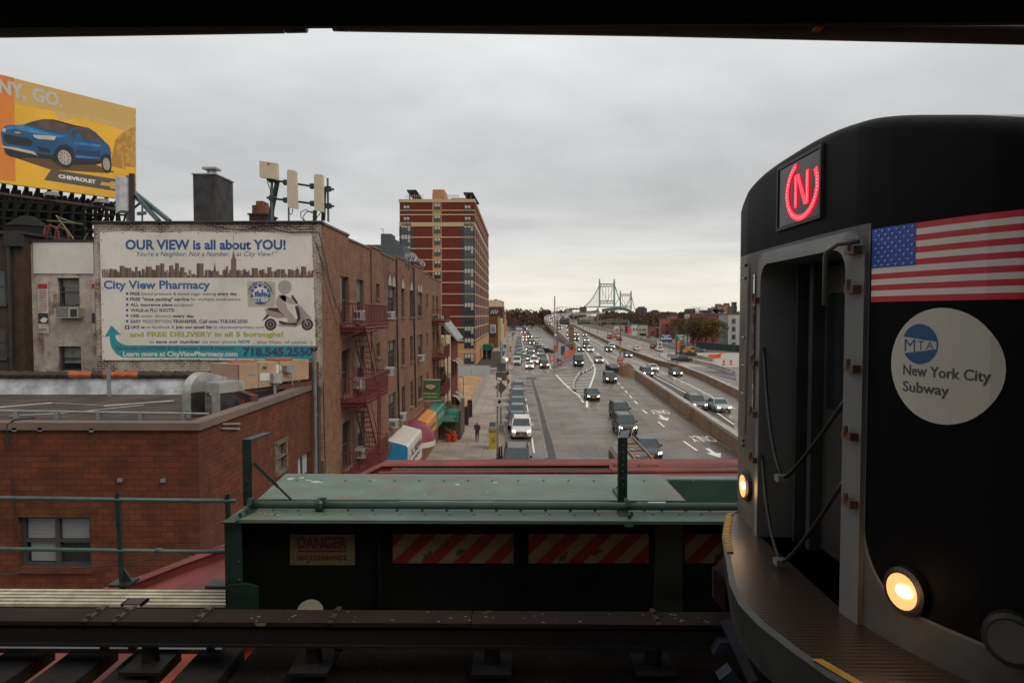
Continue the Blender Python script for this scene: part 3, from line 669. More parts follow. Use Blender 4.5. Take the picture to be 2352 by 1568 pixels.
bt("You're a Neighbor, Not a Number,", 465,1338,410,366,navy,0,.3);bt('at City View!', 1400,1748,410,366,navy,0,.3);bt('TM', 1755,1790,380,364,navy)
bt('City View Pharmacy', 153,1155,716,640,lblue,.03)
L_=[(777,748,[('FREE', 400,495,1),('blood pressure & blood sugar testing', 508,1210,0),('every day', 1222,1408,1),('.', 1418,1426,0)]),
 (829,800,[('FREE "dose packing" service', 400,958,1),('for multiple medications.', 970,1448,0)]),
 (880,852,[('ALL insurance plans', 402,800,1),('accepted.', 812,998,0)]),
 (933,903,[('WALK-in FLU SHOTS!', 404,818,1)]),
 (985,957,[('10%', 406,490,1),('senior discount', 502,792,0),('every day.', 804,1008,1)]),
 (1038,1008,[('EASY', 407,505,1),('PRESCRIPTION', 520,790,0),('TRANSFER. Call now: 718.545.2550', 803,1506,1)]),
 (1090,1062,[('LIKE us', 407,540,1),('on facebook &', 552,818,0),('join our email list', 830,1172,1),('at cityviewpharmacy.com', 1186,1662,0)])]
for yb,yc,runs in L_:
 for s_,a,b,bo in runs:bt(s_,a,b,yb,yc,slate,.035 if bo else .004)
dots=MB()
for y in (762,813,865,917,969,1022):dots.disc(onY(*A2(370,y),BY - .02),(0,-1,0),.05,14)
dots.build('bullets', slate,bn,fix=False)
flat('social_icon', A2,[(350,1060),(392,1060),(392,1100),(350,1100)],BY,slate,bn,.015);bt('f', 364,384,1096,1068,vw,.04)
bt('and FREE DELIVERY in all 5 boroughs!', 398,1842,1166,1122,lime,.035)
bt('so', 586,628,1228,1200,slate);bt('save our number', 645,1062,1228,1198,slate,.03);bt('on your phone', 1080,1402,1228,1198,slate);bt('NOW', 1420,1532,1230,1198,teal,.04);bt('... after Mom, of course. ;)', 1545,2115,1234,1202,slate)
bt("We're right on ASTORIA BLVD between 23rd & Crescent!", 265,1383,1291,1260,navy,.02,.25);bt('Learn more at CityViewPharmacy.com', 334,1412,1350,1306,vw,.03);bt('718.545.2550', 1462,2118,1345,1272,navy,.05)
sk=MB();rs=random.Random(3)
tones=[mat('print_brown%s' % q,c_,.7,var=0) for q,c_ in (('', (.17,.11,.085)),('_dark', (.10,.065,.055)),('_light', (.30,.22,.17)))]
def skyq(x0,x1,y,i,o=.014):
 sk.face([onY(*A2(a,b),BY - o) for a,b in ((x0,613),(x1,613),(x1,y),(x0,y))],i)
for x in range(135,2120,11):
 base=540 if x<900 else 555;y=base+rs.uniform(-25,45);w_=rs.uniform(12,34);x1=min(x+w_,2122)
 o=rs.uniform(.012,.019)
 skyq(x,x1,y,rs.choice((0,0,1,2)),o);skyq(x,x+(x1 - x)*.35,y+4,1,o+.001)
for x0,x1,y in ((205,238,528),(300,345,500),(355,410,520),(445,470,510),(545,600,508),(640,680,495),(682,720,478),(765,805,498),(822,858,475),(868,910,515),(1025,1090,478),(1142,1234,550),(1300,1322,505),(1410,1447,545),(1542,1600,522),(1690,1730,515),(1760,1805,555),(1824,1855,532),(1955,1992,535),(2008,2056,507)):
 skyq(x0,x1,y,0,.020);skyq(x0,x0+(x1 - x0)*.4,y+2,1,.021)
for pts,i in (([(1348,613),(1348,440),(1358,425),(1362,395),(1372,350),(1382,395),(1388,425),(1398,440),(1398,613)],0),([(1370,352),(1370,205),(1374,205),(1375,352)],2),([(1182,560),(1190,500),(1195,470),(1200,500),(1208,560)],1),([(1960,560),(1972,500),(1984,560)],1)):
 sk.face([onY(*A2(*q),BY - .0225) for q in pts],i)
sk.build('skyline_print', tones,bn,fix=False)
flat('dividing_line', A2,[(135,613),(2122,613),(2122,617),(135,617)],BY,vw,bn,.024)
cream=mat('print_cream', (.40,.37,.28),.6,var=.06,scale=8);skin=mat('print_mannequin', (.36,.30,.255),.6,var=.05);blk=mat('print_black', (.035,.03,.032),.6,var=0);silv=mat('print_silver', (.30,.245,.215),.5,var=.05)
flat('delivery_box', A2,[(1500,645),(1740,650),(1765,662),(1765,878),(1742,888),(1508,886)],BY,cream,bn,.012)
ce=onY(*A2(1628,770),BY);rr=(onY(*A2(1724,770),BY) - ce).x
MB().disc(ce+Vector((0,-.016,0)),(0,-1,0),rr,30).build('logo_ring', blue,bn,fix=False);MB().disc(ce+Vector((0,-.018,0)),(0,-1,0),rr*.72,30).build('logo_inner', vw,bn,fix=False)
flat('logo_band', A2,[(1545,795),(1712,795),(1700,838),(1650,860),(1600,860),(1556,838)],BY,blue,bn,.020);bt('CITY VIEW', 1556,1702,840,800,vw,.05)
s2=MB()
for x0,x1,y in ((1570,1590,745),(1592,1610,735),(1612,1632,755),(1634,1650,722),(1652,1672,748),(1674,1692,758)):s2.face([onY(*A2(a,b),BY - .0215) for a,b in ((x0,790),(x1,790),(x1,y),(x0,y))])
s2.build('logo_towers', blue,bn,fix=False)
for word,r_,m_,a0,a1 in (('PHARMACY', .84,vw,205,-25),('A SPECIALTY PHARMACY', 1.18,navy,175,5)):
 for k,ch in enumerate(word):
  if ch==' ': continue
  an=R(a0+(a1 - a0)*k/(len(word) - 1));cc_=ce+Vector((math.cos(an),0,math.sin(an)))*rr*r_;tx=Vector((math.sin(an),0,-math.cos(an)));up=Vector((math.cos(an),0,math.sin(an)));h_=.085 if r_<1 else .075
  text('logo_letter', ch,cc_ - tx*.04 - up*h_/2,cc_+tx*.04 - up*h_/2,h_,m_,bn,U=up,off=.024,bold=.03)
MB().disc(onY(*A2(1854,700),BY - .03),(0,-1,0),onY(*A2(1854,635),BY).z - onY(*A2(1854,700),BY).z,28).build('rider_head', skin,bn,fix=False)
rd_=MB()
for pts in ([(1792,780),(1840,762),(1870,800),(1862,850),(1880,905),(1930,960),(1960,1010),(1968,1035),(1870,1038),(1885,1012),(1862,985),(1800,920),(1772,870),(1770,830)],[(1800,785),(1860,775),(1960,835),(1962,862),(1905,860),(1830,822)]):rd_.face([onY(*A2(*q),BY - .027) for q in pts])
rd_.build('rider_body', skin,bn,fix=False)
sc_=MB()
for pts,i,o in (([(1665,905),(1760,900),(1850,935),(1880,985),(1790,995),(1720,975),(1680,945)],0,.018),([(1690,895),(1790,895),(1870,920),(1900,960),(1870,985),(1800,940),(1700,918)],1,.020),([(1950,880),(1975,875),(2000,930),(2010,990),(1975,1060),(1920,1068),(1850,1060),(1800,1040),(1800,1015),(1900,1040),(1950,1035),(1975,990)],1,.019),([(1975,860),(2010,890),(2060,945),(2110,1000),(2050,985),(2035,1030),(1990,1060),(1960,1068),(2005,990),(1995,930)],0,.021),([(1640,1020),(1690,950),(1712,965),(1680,1000)],1,.017),([(1912,785),(1930,775),(1980,850),(1965,862),(1925,810)],1,.029),([(1780,1050),(1980,1062),(1960,1078),(1800,1068)],0,.022),([(2035,1000),(2048,1000),(2075,1055),(2062,1060)],0,.028)):
 sc_.face([onY(*A2(*q),BY - o) for q in pts],i)
for x in (1722,2068):
 c_=onY(*A2(x,1052),BY);r0=onY(*A2(x+56,1052),BY).x - c_.x
 for r_,i,o in ((1,1,.024),(.62,0,.025),(.5,1,.026),(.16,0,.027)):
  n0=len(sc_.f);sc_.cur=i;sc_.disc(c_+Vector((0,-o,0)),(0,-1,0),r0*r_,24)
sc_.build('scooter', [silv,blk],bn,fix=False)
gm=MB()
for k in range(12):gm.disc(onY(*A2(150+k*178,192 if k<11.5 else 190),BY - .02),(0,-1,0),.022,8);gm.disc(onY(*A2(155+k*178,1382),BY - .02),(0,-1,0),.022,8)
for k in range(8):gm.disc(onY(*A2(128+k*3,260+k*150),BY - .02),(0,-1,0),.022,8);gm.disc(onY(*A2(2112+k*5,260+k*150),BY - .02),(0,-1,0),.022,8)
gm.build('eyelets', dark,bn,fix=False)
def press(root,P0,N,k,keep):               # vinyl print lies almost flush with its sheet
 P0=Vector(P0);N=Vector(N)
 for o in root.children:
  if o.name.split('.')[0] in keep:continue
  w0=wloc(o)
  for v in o.data.vertices:d=(v.co+w0 - P0).dot(N);v.co -=N*(d*(1 - k))
press(bn,(0,BY,0),(0,-1,0),.15,('sheet',))
cb=MB()
pts=[onY(*A2(x,y),FY - .12) for x,y in ((980,88),(1100,110),(1300,150),(1450,165),(1600,140),(1680,125),(1780,160),(1900,190),(2060,185),(2180,190),(2230,400),(2290,700),(2340,900))]
cb.tube(pts,.022,5);cb.tube([onY(*A2(x,y),FY - .12) for x,y in ((1500,110),(1680,128),(1900,118),(2000,165),(2130,150))],.02,5)
single('loose_cable', cb,dark,'loose black cables draped over the top of the banner wall', 'cable')
# lower wing with blank banner,dark building
WY=28.2
wg=thing('whitewashed_wing', 'narrow whitewashed brick wing with blank banner left of the pharmacy banner', 'building', (-17,WY,0))
xl=onY(58,600,WY).x;xr=onY(222,600,WY).x;ztop=onY(100,556,WY).z
Pw=lambda a,b,d:(a,WY+d,b)
def HZ(conv,x0,y0,x1,y1,Y):
 a=onY(*conv(x0,y0),Y);b=onY(*conv(x1,y1),Y);return (a.x,b.x,b.z,a.z)
h1=HZ(A3,378,432,527,620,WY);h2=HZ(A3,388,882,538,1045,WY)
m=MB();m.wall(Pw,xl,xr+.8,6,ztop,[h1,h2],.25);m.build('wall', masonp,wg)
MB().box(xl - .1,xr+.8,WY - .1,WY+12,ztop,ztop+.09).build('roof_edge', MAT['roof_tar'],wg)
for h,bl in ((h1,.3),(h2,.7)):
 wn=thing('window', None,None,(0,0,0));wn.parent=wg;wn.location=Vector((h[0],WY,h[2])) - wloc(wg)
 MB().box(h[0],h[1],WY+.22,WY+.27,h[2],h[3]).build('pane', glass,wn)
 f_=MB()
 for z in (h[2],(h[2]+h[3])/2 - .03,h[3] - .08):f_.box(h[0],h[1],WY+.15,WY+.22,z,z+.07)
 for x in (h[0],h[1] - .07):f_.box(x,x+.09,WY+.12,WY+.22,h[2],h[3])
 f_.build('frame', frame,wn)
 MB().box(h[0]+.08,h[1] - .08,WY+.20,WY+.215,h[3] - (h[3] - h[2])*bl,h[3] - .05).build('blind', mat('blind_grey', (.17,.17,.15),.7),wn)
 ac_=MB();cxm=(h[0]+h[1])/2;hw=(h[1] - h[0])/2
 ac_.prism([(cxm+hw*math.cos(a)*1.0,WY - .02,h[3]+.22*math.sin(a)) for a in [math.pi*k/8 for k in range(9)]],(0,.25,0));ac_.build('arch', masonp,wn)
p0=HZ(A3,368,628,525,695,WY - .3);t=thing('window_air_conditioner', 'old grey air conditioner under the whitewashed wing window', 'air conditioner', (p0[0],WY - .3,p0[2]))
MB().box(p0[0],p0[1],WY - .4,WY+.25,p0[2],p0[3]).build('casing', acm,t);g=MB()
for k in range(7):g.box(p0[0]+.06,p0[0]+(p0[1] - p0[0])*.6,WY - .41,WY - .4,p0[2]+.05+k*.08,p0[2]+.09+k*.08)
g.box(p0[0]+(p0[1] - p0[0])*.68,p0[1] - .04,WY - .41,WY - .4,p0[2]+.05,p0[3] - .05);g.build('grille', dark,t)
q=[(216,196),(612,196),(618,404),(222,402)]
single('blank_banner', MB().prism([onY(*A3(*x),WY - .06) for x in q],(0,.03,0)),mat('vinyl_blank', (.58,.57,.54),.5,var=.04),'blank white vinyl banner stretched over the whitewashed wing', 'banner')
for k,(x0,x1) in enumerate(((246,316),(600,624))):
 t=thing('menu_banner', ('narrow white vertical banner with red header left of the arched window', 'narrow vertical banner half hidden at the corner of the banner wall')[k],'banner', onY(*A3(x0,790),WY - .1),'vertical banners on the whitewashed wing')
 dx=6
 MB().prism([onY(*A3(*x),WY - .06) for x in ((x0,458),(x1,458),(x1+dx,798),(x0+dx+2,795))],(0,.02,0)).build('sheet', mat('vinyl_menu', (.47,.41,.36),.6),t)
 flat('header', A3,[(x0+4,470),(x1 - 4,470),(x1 - 4,500),(x0+4,500)],WY - .08,inkr,t)
 flat('photo', A3,[(x0+6,662),(x1+1,664),(x1+2,732),(x0+7,730)],WY - .08,blk,t)
 if k==0:
  flat('menu_lines', A3,[(262,712),(285,690),(315,700),(305,722),(280,726)],WY - .09,vw,t)
  for y in (515,530,548,562,580,597,612,630,645,765,772):flat('text_line', A3,[(258,y),(308,y),(308,y+4),(258,y+4)],WY - .08,mat('ink_pink', (.35,.15,.14),.7,var=0),t)
DY=27.7
db=thing('dark_brick_building', 'dark brown brick building cut by the left edge of the view', 'building', (-20,DY,0))
xr2=onY(54,700,DY).x;zt2=onY(30,538,DY).z;hd=[HZ(A3,-150,378,38,600,DY),HZ(A3,-150,758,38,955,DY)]
m=MB();Pd=lambda a,b,d:(a,DY+d,b);m.wall(Pd,xr2 - 14,xr2,6,zt2,hd,.25);m.face([(xr2,DY,6),(xr2,DY+12,6),(xr2,DY+12,zt2),(xr2,DY,zt2)]);m.build('wall', darkbrick,db)
MB().box(xr2 - 14,xr2+.15,DY - .2,DY+12,zt2,zt2+.12).box(xr2 - .55,xr2+.1,DY - .25,DY,zt2 - .5,zt2).build('cornice', mat('cornice_dark', (.02,.018,.018),.7),db)
for h in hd:
 MB().box(h[0],h[1],DY+.2,DY+.26,h[2],h[3]).build('window', [mat('window_dull', (.045,.05,.055),.15)],db)
 f_=MB();f_.box(h[0],h[1],DY+.14,DY+.2,(h[2]+h[3])/2,(h[2]+h[3])/2+.07).box(h[1] - .1,h[1],DY+.1,DY+.2,h[2],h[3]).box(h[0],h[1]+.1,DY - .08,DY+.1,h[2] - .12,h[2]);f_.build('window_frame', frame,db)
MB().tube([(xr2 - .45,DY - .12,6),(xr2 - .45,DY - .12,zt2 - .4)],.08).build('downpipe', dark,db)
# low orange brick building in front
LY=onX(455,978,FX).y;LZ=onX(455,970,FX).z
lb=thing('low_brick_building', 'low orange brick building with flat tar roof below the pharmacy banner', 'building', (-14,LY,0))
Pn=lambda a,b,d:(a,LY+d,b);Ps=lambda a,b,d:(FX - d,a,b)
hw_=HZ(lambda x,y:(x,y),40,1187,210,1303,LY);m=MB();m.wall(Pn,-34,FX,-.02,LZ - .17,[hw_],.22)
s1=onX(630,1022,FX);s2_=onX(657,1075,FX);s3=onX(684,1045,FX);s4=onX(714,1090,FX)
sh=[(s1.y,s2_.y,s2_.z,s1.z),(s3.y,s4.y,s4.z - .6,onX(700,1043,FX).z)]
m.wall(Ps,LY,FY - .3,-.02,LZ - .17,sh,.2);m.build('wall', lowbrick,lb)
c=MB();c.box(-34,FX+.07,LY - .07,LY+.3,LZ - .17,LZ);c.box(FX - .3,FX+.07,LY+.3,FY - .35,LZ - .17,LZ)
for y in range(int(LY)+1,int(FY)):c.box(FX+.068,FX+.073,y,y+.02,LZ - .17,LZ+.003)
c.build('coping', coping,lb)
RZ=LZ - .38
MB().box(-34,FX - .3,LY+.3,FY - 1.0,RZ - .1,RZ).build('roof', mat('roof_brown', (.055,.038,.030),.75,var=.35,scale=.8,dirt=(.10,.075,.06),dscale=.8,bmp=.3),lb)
pz=onY(240,858,FY - 1.0).z
tp=MB();n_=60;xe=onY(520,860,FY - 1).x
for i in range(n_):
 a=-34+(xe+34)*i/n_;b=-34+(xe+34)*(i+1)/n_
 ya=.05*math.sin(i*1.7);yb=.05*math.sin((i+1)*1.7)
 tp.face([(a,FY - 1.25+ya,RZ),(b,FY - 1.25+yb,RZ),(b,FY - 1.0+yb*.4,pz - .12),(a,FY - 1.0+ya*.4,pz - .12)])
tp.build('silver_flashing', mat('silver_tar', (.36,.37,.38),.45,.2,var=.35,scale=1.5,dirt=(.16,.15,.14),dscale=1.2,bmp=.6),lb,smooth=True)
tl=MB();orr=onY(*A2(450,1510),FY - 1)
for i in range(38):
 x=xe+1.9 - i*.42;tl.cur=1 if i in (12,13,16,17,14) and True else 0
 if x<-33:break
 tl.tube([(x,FY - 1.05,pz - .05),(x - .40,FY - 1.05,pz - .02)],[.12,.14],8)
tl.box(-34,xe+2,FY - 1.0,FY - .75,RZ,pz - .1)
tl.build('tile_coping', [mat('tile_black', (.045,.028,.022),.7,var=.3),mat('tile_orange', (.35,.09,.03),.6,var=.2)],lb)
wn=thing('window', None,None);wn.parent=lb;wn.location=Vector((hw_[0],LY,hw_[2])) - wloc(lb)
cm_=(hw_[0]+hw_[1])/2;hm=(hw_[2]+hw_[3])/2
MB().box(hw_[0],hw_[1],LY+.19,LY+.24,hw_[2],hw_[3]).build('pane', glass,wn)
f_=MB()
for x in (hw_[0],cm_ - .05,hw_[1] - .09):f_.box(x,x+.1,LY+.11,LY+.19,hw_[2],hw_[3])
for z in (hw_[2],hm - .03,hw_[3] - .07):f_.box(hw_[0]+.002,hw_[1] - .002,LY+.115,LY+.188,z,z+.07)
f_.build('frame', frame,wn)
bl=MB()
for x0,x1,z0,z1 in ((hw_[0]+.12,cm_ - .07,hm+.05,hw_[3] - .08),(cm_+.07,hw_[1] - .1,hm+.05,hw_[3] - .08),(hw_[0]+.18,cm_ - .05,hw_[2]+.1,hm - .04)):
 k=z0
 while k<z1:bl.box(x0,x1,LY+.175,LY+.186,k,min(k+.035,z1));k +=.042
bl.build('blinds', mat('blinds_white', (.22,.225,.24),.6,var=0),wn,fix=False)
MB().box(hw_[0] - .05,hw_[1]+.05,LY - .05,LY+.1,hw_[2] - .13,hw_[2] - .005).build('sill', lowbrick,wn)
m=MB();m.box(FX - .18,FX - .13,sh[0][0],sh[0][1],sh[0][2],sh[0][3])
m.build('boarded_pane', mat('weathered_boards', (.17,.15,.12),.9,var=.4,scale=6),lb)
f_=MB();y0,y1,z0,z1=sh[0]
for a,b,c_,d in ((y0 - .06,y0+.06,z0 - .06,z1+.06),(y1 - .06,y1+.06,z0 - .06,z1+.06),(y0,y1,z1 - .05,z1+.07),(y0,y1,z0 - .07,z0+.05),(y0,y1,(z0+z1)/2,(z0+z1)/2+.04)):f_.box(FX - .1,FX+.05,a,b,c_,d)
f_.build('crooked_frame', mat('old_wood', (.13,.10,.07),.9,var=.4,scale=8),lb)
y0,y1,z0,z1=sh[1]
MB().box(FX - .2,FX - .14,y0,y1,z0,z1).build('covered_window', mat('milky_film', (.36,.40,.42),.35,var=.12),lb)
MB().box(FX - .14,FX - .08,y0,y1,z0+(z1 - z0)*.45,z0+(z1 - z0)*.5).box(FX - .14,FX - .08,(y0+y1)/2 - .03,(y0+y1)/2+.03,z0,z1).build('window_bars', frame,lb)
v=MB()
for (x0,y0),(x1,y1) in ((B8(680,1067),B8(930,1062)),(B8(672,1130),B8(925,1135))):v.bar(onX(x0,y0,FX+.03),onX(x1,y1,FX+.03),.06,.05)
v.build('vent_slot', steel,lb)
fx_=MB()
for u,v2 in ((A3(107,1428)),(A3(275,1427)),(A3(615,1432)),((278,1101)),((377,1102)),((758,1143))):
 p=onY(u,v2,LY);fx_.box(p.x - .05,p.x+.05,LY - .07,LY,p.z - .04,p.z+.04)
fx_.build('wall_fixings', steel,lb)
cb=MB()
cb.tube([onY(*A3(x,y),LY - .05) for x,y in ((230,1352),(90,1370),(50,1400),(48,1470),(60,1560))],.025,5);cb.tube([onY(*B3(x,y),LY - .05) for x,y in ((80,0),(100,90),(118,300),(125,480))],.02,5)
single('hanging_cable', cb,dark,'black cable hanging down the front of the low brick building', 'cable')
rp=MB();a=onZ(0,943,RZ+.2);b=onZ(480,950,RZ+.2);rp.tube([a,b],.035,6)
for k in range(5):q=a.lerp(b,(k+.4)/5);rp.box(q.x - .05,q.x+.05,q.y - .05,q.y+.05,RZ,RZ+.22)
for pts in (((0,935),(120,925),(240,932),(400,920)),((20,955),(160,948),(330,930))):rp.tube([onZ(x,y,RZ+.03) for x,y in pts],.018,5)
single('roof_pipe', rp,steel,'thin conduit pipe on low blocks running across the tar roof', 'pipe')
rp=MB();p=onY(250,880,FY - 1.6);rp.tube([(p.x,p.y,RZ),(p.x,p.y,onY(250,846,FY - 1.6).z)],.07,10)
single('roof_vent_pipe', rp,steel,'short grey vent pipe in front of the silver flashing', 'vent pipe')
rp=MB();p=onZ(338,942,RZ);rp.tube([(p.x,p.y+3.5,RZ),(p.x,p.y+3.5,RZ+.22)],[.28,.2],12)
single('roof_mushroom_vent', rp,dark,'low black mushroom vent on the tar roof', 'vent')
HA=onY(*B8(915,400),20.9);HB=onY(*B8(1950,400),23.6);HD=Vector((HB.x - HA.x,HB.y - HA.y,0));HL=HD.length;HD.normalize();HN=Vector((HD.y,-HD.x,0));HB0=Vector((HA.x,HA.y,0))
def hu(x,y,o=0.0):return onP(*B8(x,y),HA,HN)+HN*o
z0=hu(930,578).z;z1=hu(915,206).z;HT=Matrix(((HD.x,-HN.x,0,HA.x),(HD.y,-HN.y,0,HA.y),(0,0,1,0),(0,0,0,1)))
t=thing('rooftop_air_handler', 'big tan rooftop air conditioning unit on red steel beams', 'air handler', (HA.x,HA.y,RZ))
sm=(hu(1508,400) - HA).dot(HD)
MB().box(0,sm - .01,0,1.25,z0,z1,HT).build('cabinet', beige,t);MB().box(sm+.01,HL,.05,1.2,z0+.1,z1 - .02,HT).build('condenser_cabinet', beige,t)
g=MB();xq=(hu(1205,400) - HA).dot(HD);g.box(xq - .008,xq+.008,-.006,0,z0,z1,HT).box(sm - .012,sm+.012,-.004,.1,z0,z1,HT);g.box(.0,.03,-.01,.0,z0,z1,HT);g.build('panel_seam', frame,t)
for x in (.7,HL - .8):
 p=HT @ Vector((x,.62,z1));MB().tube([p,p+Vector((0,0,.035))],.45,20).build('fan_guard', mat('rust_orange', (.35,.09,.04),.7,var=.2),t)
def bx(name,x0,y0,x1,y1,o,d,m_):return MB().prism([hu(x0,y0,o),hu(x1,y0,o),hu(x1,y1,o),hu(x0,y1,o)],HN*d).build(name,m_,t)
pap=mat('paper', (.55,.54,.5),.6,var=.1,scale=10)
bx('notice', 1228,332,1370,440,.0,.01,pap);bx('junction_box', 1375,335,1500,475,0,.16,mat('box_grey', (.33,.33,.31),.5,dirt=(.3,.1,.04),dscale=6,dlo=.58));bx('switch_box', 1570,222,1665,318,-.05,.2,steel)
bx('notice', 1460,208,1503,328,0,.008,pap);bx('notice', 1520,342,1565,410,-.05,.008,pap);bx('notice', 1522,232,1556,296,-.05,.008,pap);bx('hatch', 1270,236,1320,268,0,.02,frame);bx('badge', 1068,348,1150,362,0,.01,steel)
rust=mat('red_steel', (.10,.03,.025),.7,var=.25,scale=3)
for tt in (.15,1.1):MB().bar(HT @ Vector((-.4,tt,z0 - .07)),HT @ Vector((HL+.5,tt,z0 - .07)),.12,.14).build('support_beam', rust,t)
MB().bar(onY(*B8(860,590),20.4),onY(*B8(1150,700),19.3),.2,.18).build('support_beam', rust,t)
for s_ in (.3,HL - .3):
 for tt in (.2,1.0):p=HT @ Vector((s_,tt,0));MB().box(p.x - .06,p.x+.06,p.y - .06,p.y+.06,RZ,z0 - .12).build('leg', rust,t)
for x in (1408,1430):a=hu(x,480,.08);MB().tube([a,(a.x,a.y,RZ)],.022,6).build('conduit', grey,t)
a=hu(1645,320,.05);b=hu(1690,500,.03);MB().tube([a,(b.x,b.y,a.z - .2),b],.018,6).build('conduit', grey,t)
duct=mat('duct_sheet', (.42,.42,.40),.35,.55,var=.2,scale=3,dirt=(.25,.24,.22),dscale=2);wrap=mat('duct_wrap', (.028,.026,.024),.5,var=.3,scale=4)
def lbox(M,s0,s1,t0,t1,z0,z1):return MB().box(s0,s1,t0,t1,z0,z1,Matrix(((HD.x,-HN.x,0,M.x),(HD.y,-HN.y,0,M.y),(0,0,1,0),(0,0,0,1))))
M1=onY(*B8(228,900),18.8);zel=onY(*B8(228,620),18.8).z;rad=.54;a_=.46;bw2=.34
t=thing('curved_duct', 'silver duct with a big round elbow turning down into the roof', 'duct', (M1.x,M1.y,RZ))
lbox(M1,-.004,.01,0,bw2,RZ,zel).build('foil_face', duct,t);lbox(M1,.01,a_,-.004,bw2,RZ,zel - .0).build('dark_leg', wrap,t)
m=MB();PQ=lambda s,tt,z:Vector((M1.x,M1.y,0))+HD*s - HN*tt+Vector((0,0,z))
for i in range(12):
 a0=math.pi/2*i/12;a1=math.pi/2*(i+1)/12;O=lambda a,r:(rad - r*math.cos(a),zel+r*math.sin(a))
 for tt in (0,bw2):m.face([PQ(O(a0,.06)[0],tt,O(a0,.06)[1]),PQ(O(a1,.06)[0],tt,O(a1,.06)[1]),PQ(O(a1,rad)[0],tt,O(a1,rad)[1]),PQ(O(a0,rad)[0],tt,O(a0,rad)[1])])
 m.face([PQ(O(a0,rad)[0],0,O(a0,rad)[1]),PQ(O(a1,rad)[0],0,O(a1,rad)[1]),PQ(O(a1,rad)[0],bw2,O(a1,rad)[1]),PQ(O(a0,rad)[0],bw2,O(a0,rad)[1])])
m.prism([PQ(rad,0,zel+.06),PQ(rad,0,zel+rad),PQ(1.25,0,zel+rad - .2),PQ(1.25,0,zel+.06)],-HN*bw2);m.build('elbow', duct,t)
for z in (zel - .12,zel - .5):lbox(M1,-.01,.02,-.006,bw2,z,z+.03).build('seam_band', duct,t)
M2=onY(*B8(640,560),18.5);zt2_=onY(*B8(640,478),18.5).z;zb2_=onY(*B8(640,628),18.5).z
t=thing('box_duct', 'square silver duct dropping into a black wrapped leg beside the tan unit', 'duct', (M2.x,M2.y,RZ))
lbox(M2,0,.85,0,.58,zb2_,zt2_).build('box', duct,t);lbox(M2,.02,.04,.02,.33,RZ,zb2_).build('foil_face', duct,t);lbox(M2,.04,.50,.015,.33,RZ,zb2_).build('dark_leg', wrap,t)
sp=onX(722,850,FX+.15);t=thing('vent_stack', 'tall grey vent pipe with crown top at the corner of the two brick buildings', 'pipe', (sp.x,sp.y,0))
ztp=onX(722,806,FX+.15).z
MB().tube([(sp.x,sp.y,3.5),(sp.x,sp.y,ztp)],.075,12).tube([(sp.x,sp.y,ztp - 2.3),(sp.x,sp.y,ztp - 2.22)],.095,12).build('pipe', mat('pipe_grey', (.16,.165,.16),.5,.3,var=.2),t,smooth=False)
m=MB()
for k in range(8):an=math.pi/4*k;m.bar((sp.x+.06*math.cos(an),sp.y+.06*math.sin(an),ztp),(sp.x+.13*math.cos(an),sp.y+.13*math.sin(an),ztp+.14),.03)
m.build('crown', dark,t)
single('side_downpipe', MB().tube([(FX+.06,FY - .9,3),(FX+.06,FY - .9,LZ)],.06).tube([(FX+.05,FY - .1,3),(FX+.1,FY - .15,6),(FX+.05,FY - .1,9)],.02,5),dark,'black downpipe and cable in the joint between the brick buildings', 'downpipe')
m=MB().box(FX - .6,FX - .02,FY - .75,FY - .4,RZ,onX(745,828,FX).z)
single('brick_pier', m,lowbrick,'short brick pier on the roof behind the vent stack', 'pier')
# roofscape:chimneys,antennas
RT=EZ+2.9
def chim(name,label,Y,u0,u1,vt,side,m_,cap=True):
 a=onY(u0,vt,Y);b=onY(u1,vt,Y);t=thing(name,label,'chimney', ((a.x+b.x)/2,Y,RT),'chimneys behind the banner wall')
 MB().box(a.x,b.x,Y,Y+side,RT,a.z).build('stack', m_,t);return t,a,b
t,a,b=chim('chimney', 'tall black tar coated chimney with a small metal cap', 27.5,443,494,401,1.7,mat('tar_coat', (.03,.029,.03),.75,var=.5,scale=2,dirt=(.05,.05,.05),dscale=1.4,bmp=.5))
MB().box(a.x - .04,b.x+.04,27.46,29.25,a.z,a.z+.05).build('cap_slab', steel,t)
cx_m=(a.x+b.x)/2+.1;MB().tube([(cx_m,28,a.z+.05),(cx_m,28,a.z+.28)],[.25,.15],8).box(cx_m - .3,cx_m+.25,27.75,28.3,a.z+.28,a.z+.36).build('metal_cowl', steel,t)
ob_=brick('chimney_brick', (.24,.10,.05),(.2,.085,.045),(.2,.13,.09),.2,.07,.01,stain=(.03,.025,.025),sscale=1.2,slo=.5,shi=.6)
a=onY(572,490,27.0);b=onY(610,490,27.0);t=thing('chimney', 'small stepped orange brick chimney left of the antennas', 'chimney', (a.x,27,RT),'chimneys behind the banner wall')
MB().box(a.x,b.x,27,28.2,RT,a.z).box(a.x - .05,b.x+.05,26.95,28.25,a.z - .06,a.z).build('base', darkbrick,t);z2=onY(580,470,27).z
MB().box(a.x+.08,b.x - .05,27.1,28.1,a.z,z2).box(a.x+.18,b.x - .2,27.25,27.9,z2,onY(590,459,27).z).build('flue', ob_,t)
AY=26.3
post=mat('antenna_post', (.09,.13,.14),.4,.5,var=.15)
t=thing('antenna_mast', 'rooftop pipe frame carrying cell antennas above the banner', 'antenna mast', (onY(620,505,AY).x,AY,RT))
def AP(x,y,dy=0):return onY(*C6(x,y),AY+dy)
m=MB();m.tube([AP(668,1500),AP(665,600)],.05,10);m.tube([AP(1848,1500,.3),AP(1832,590,.3)],.04,10);m.tube([AP(1020,1500),AP(1018,1180)],.035,8);m.build('post', post,t)
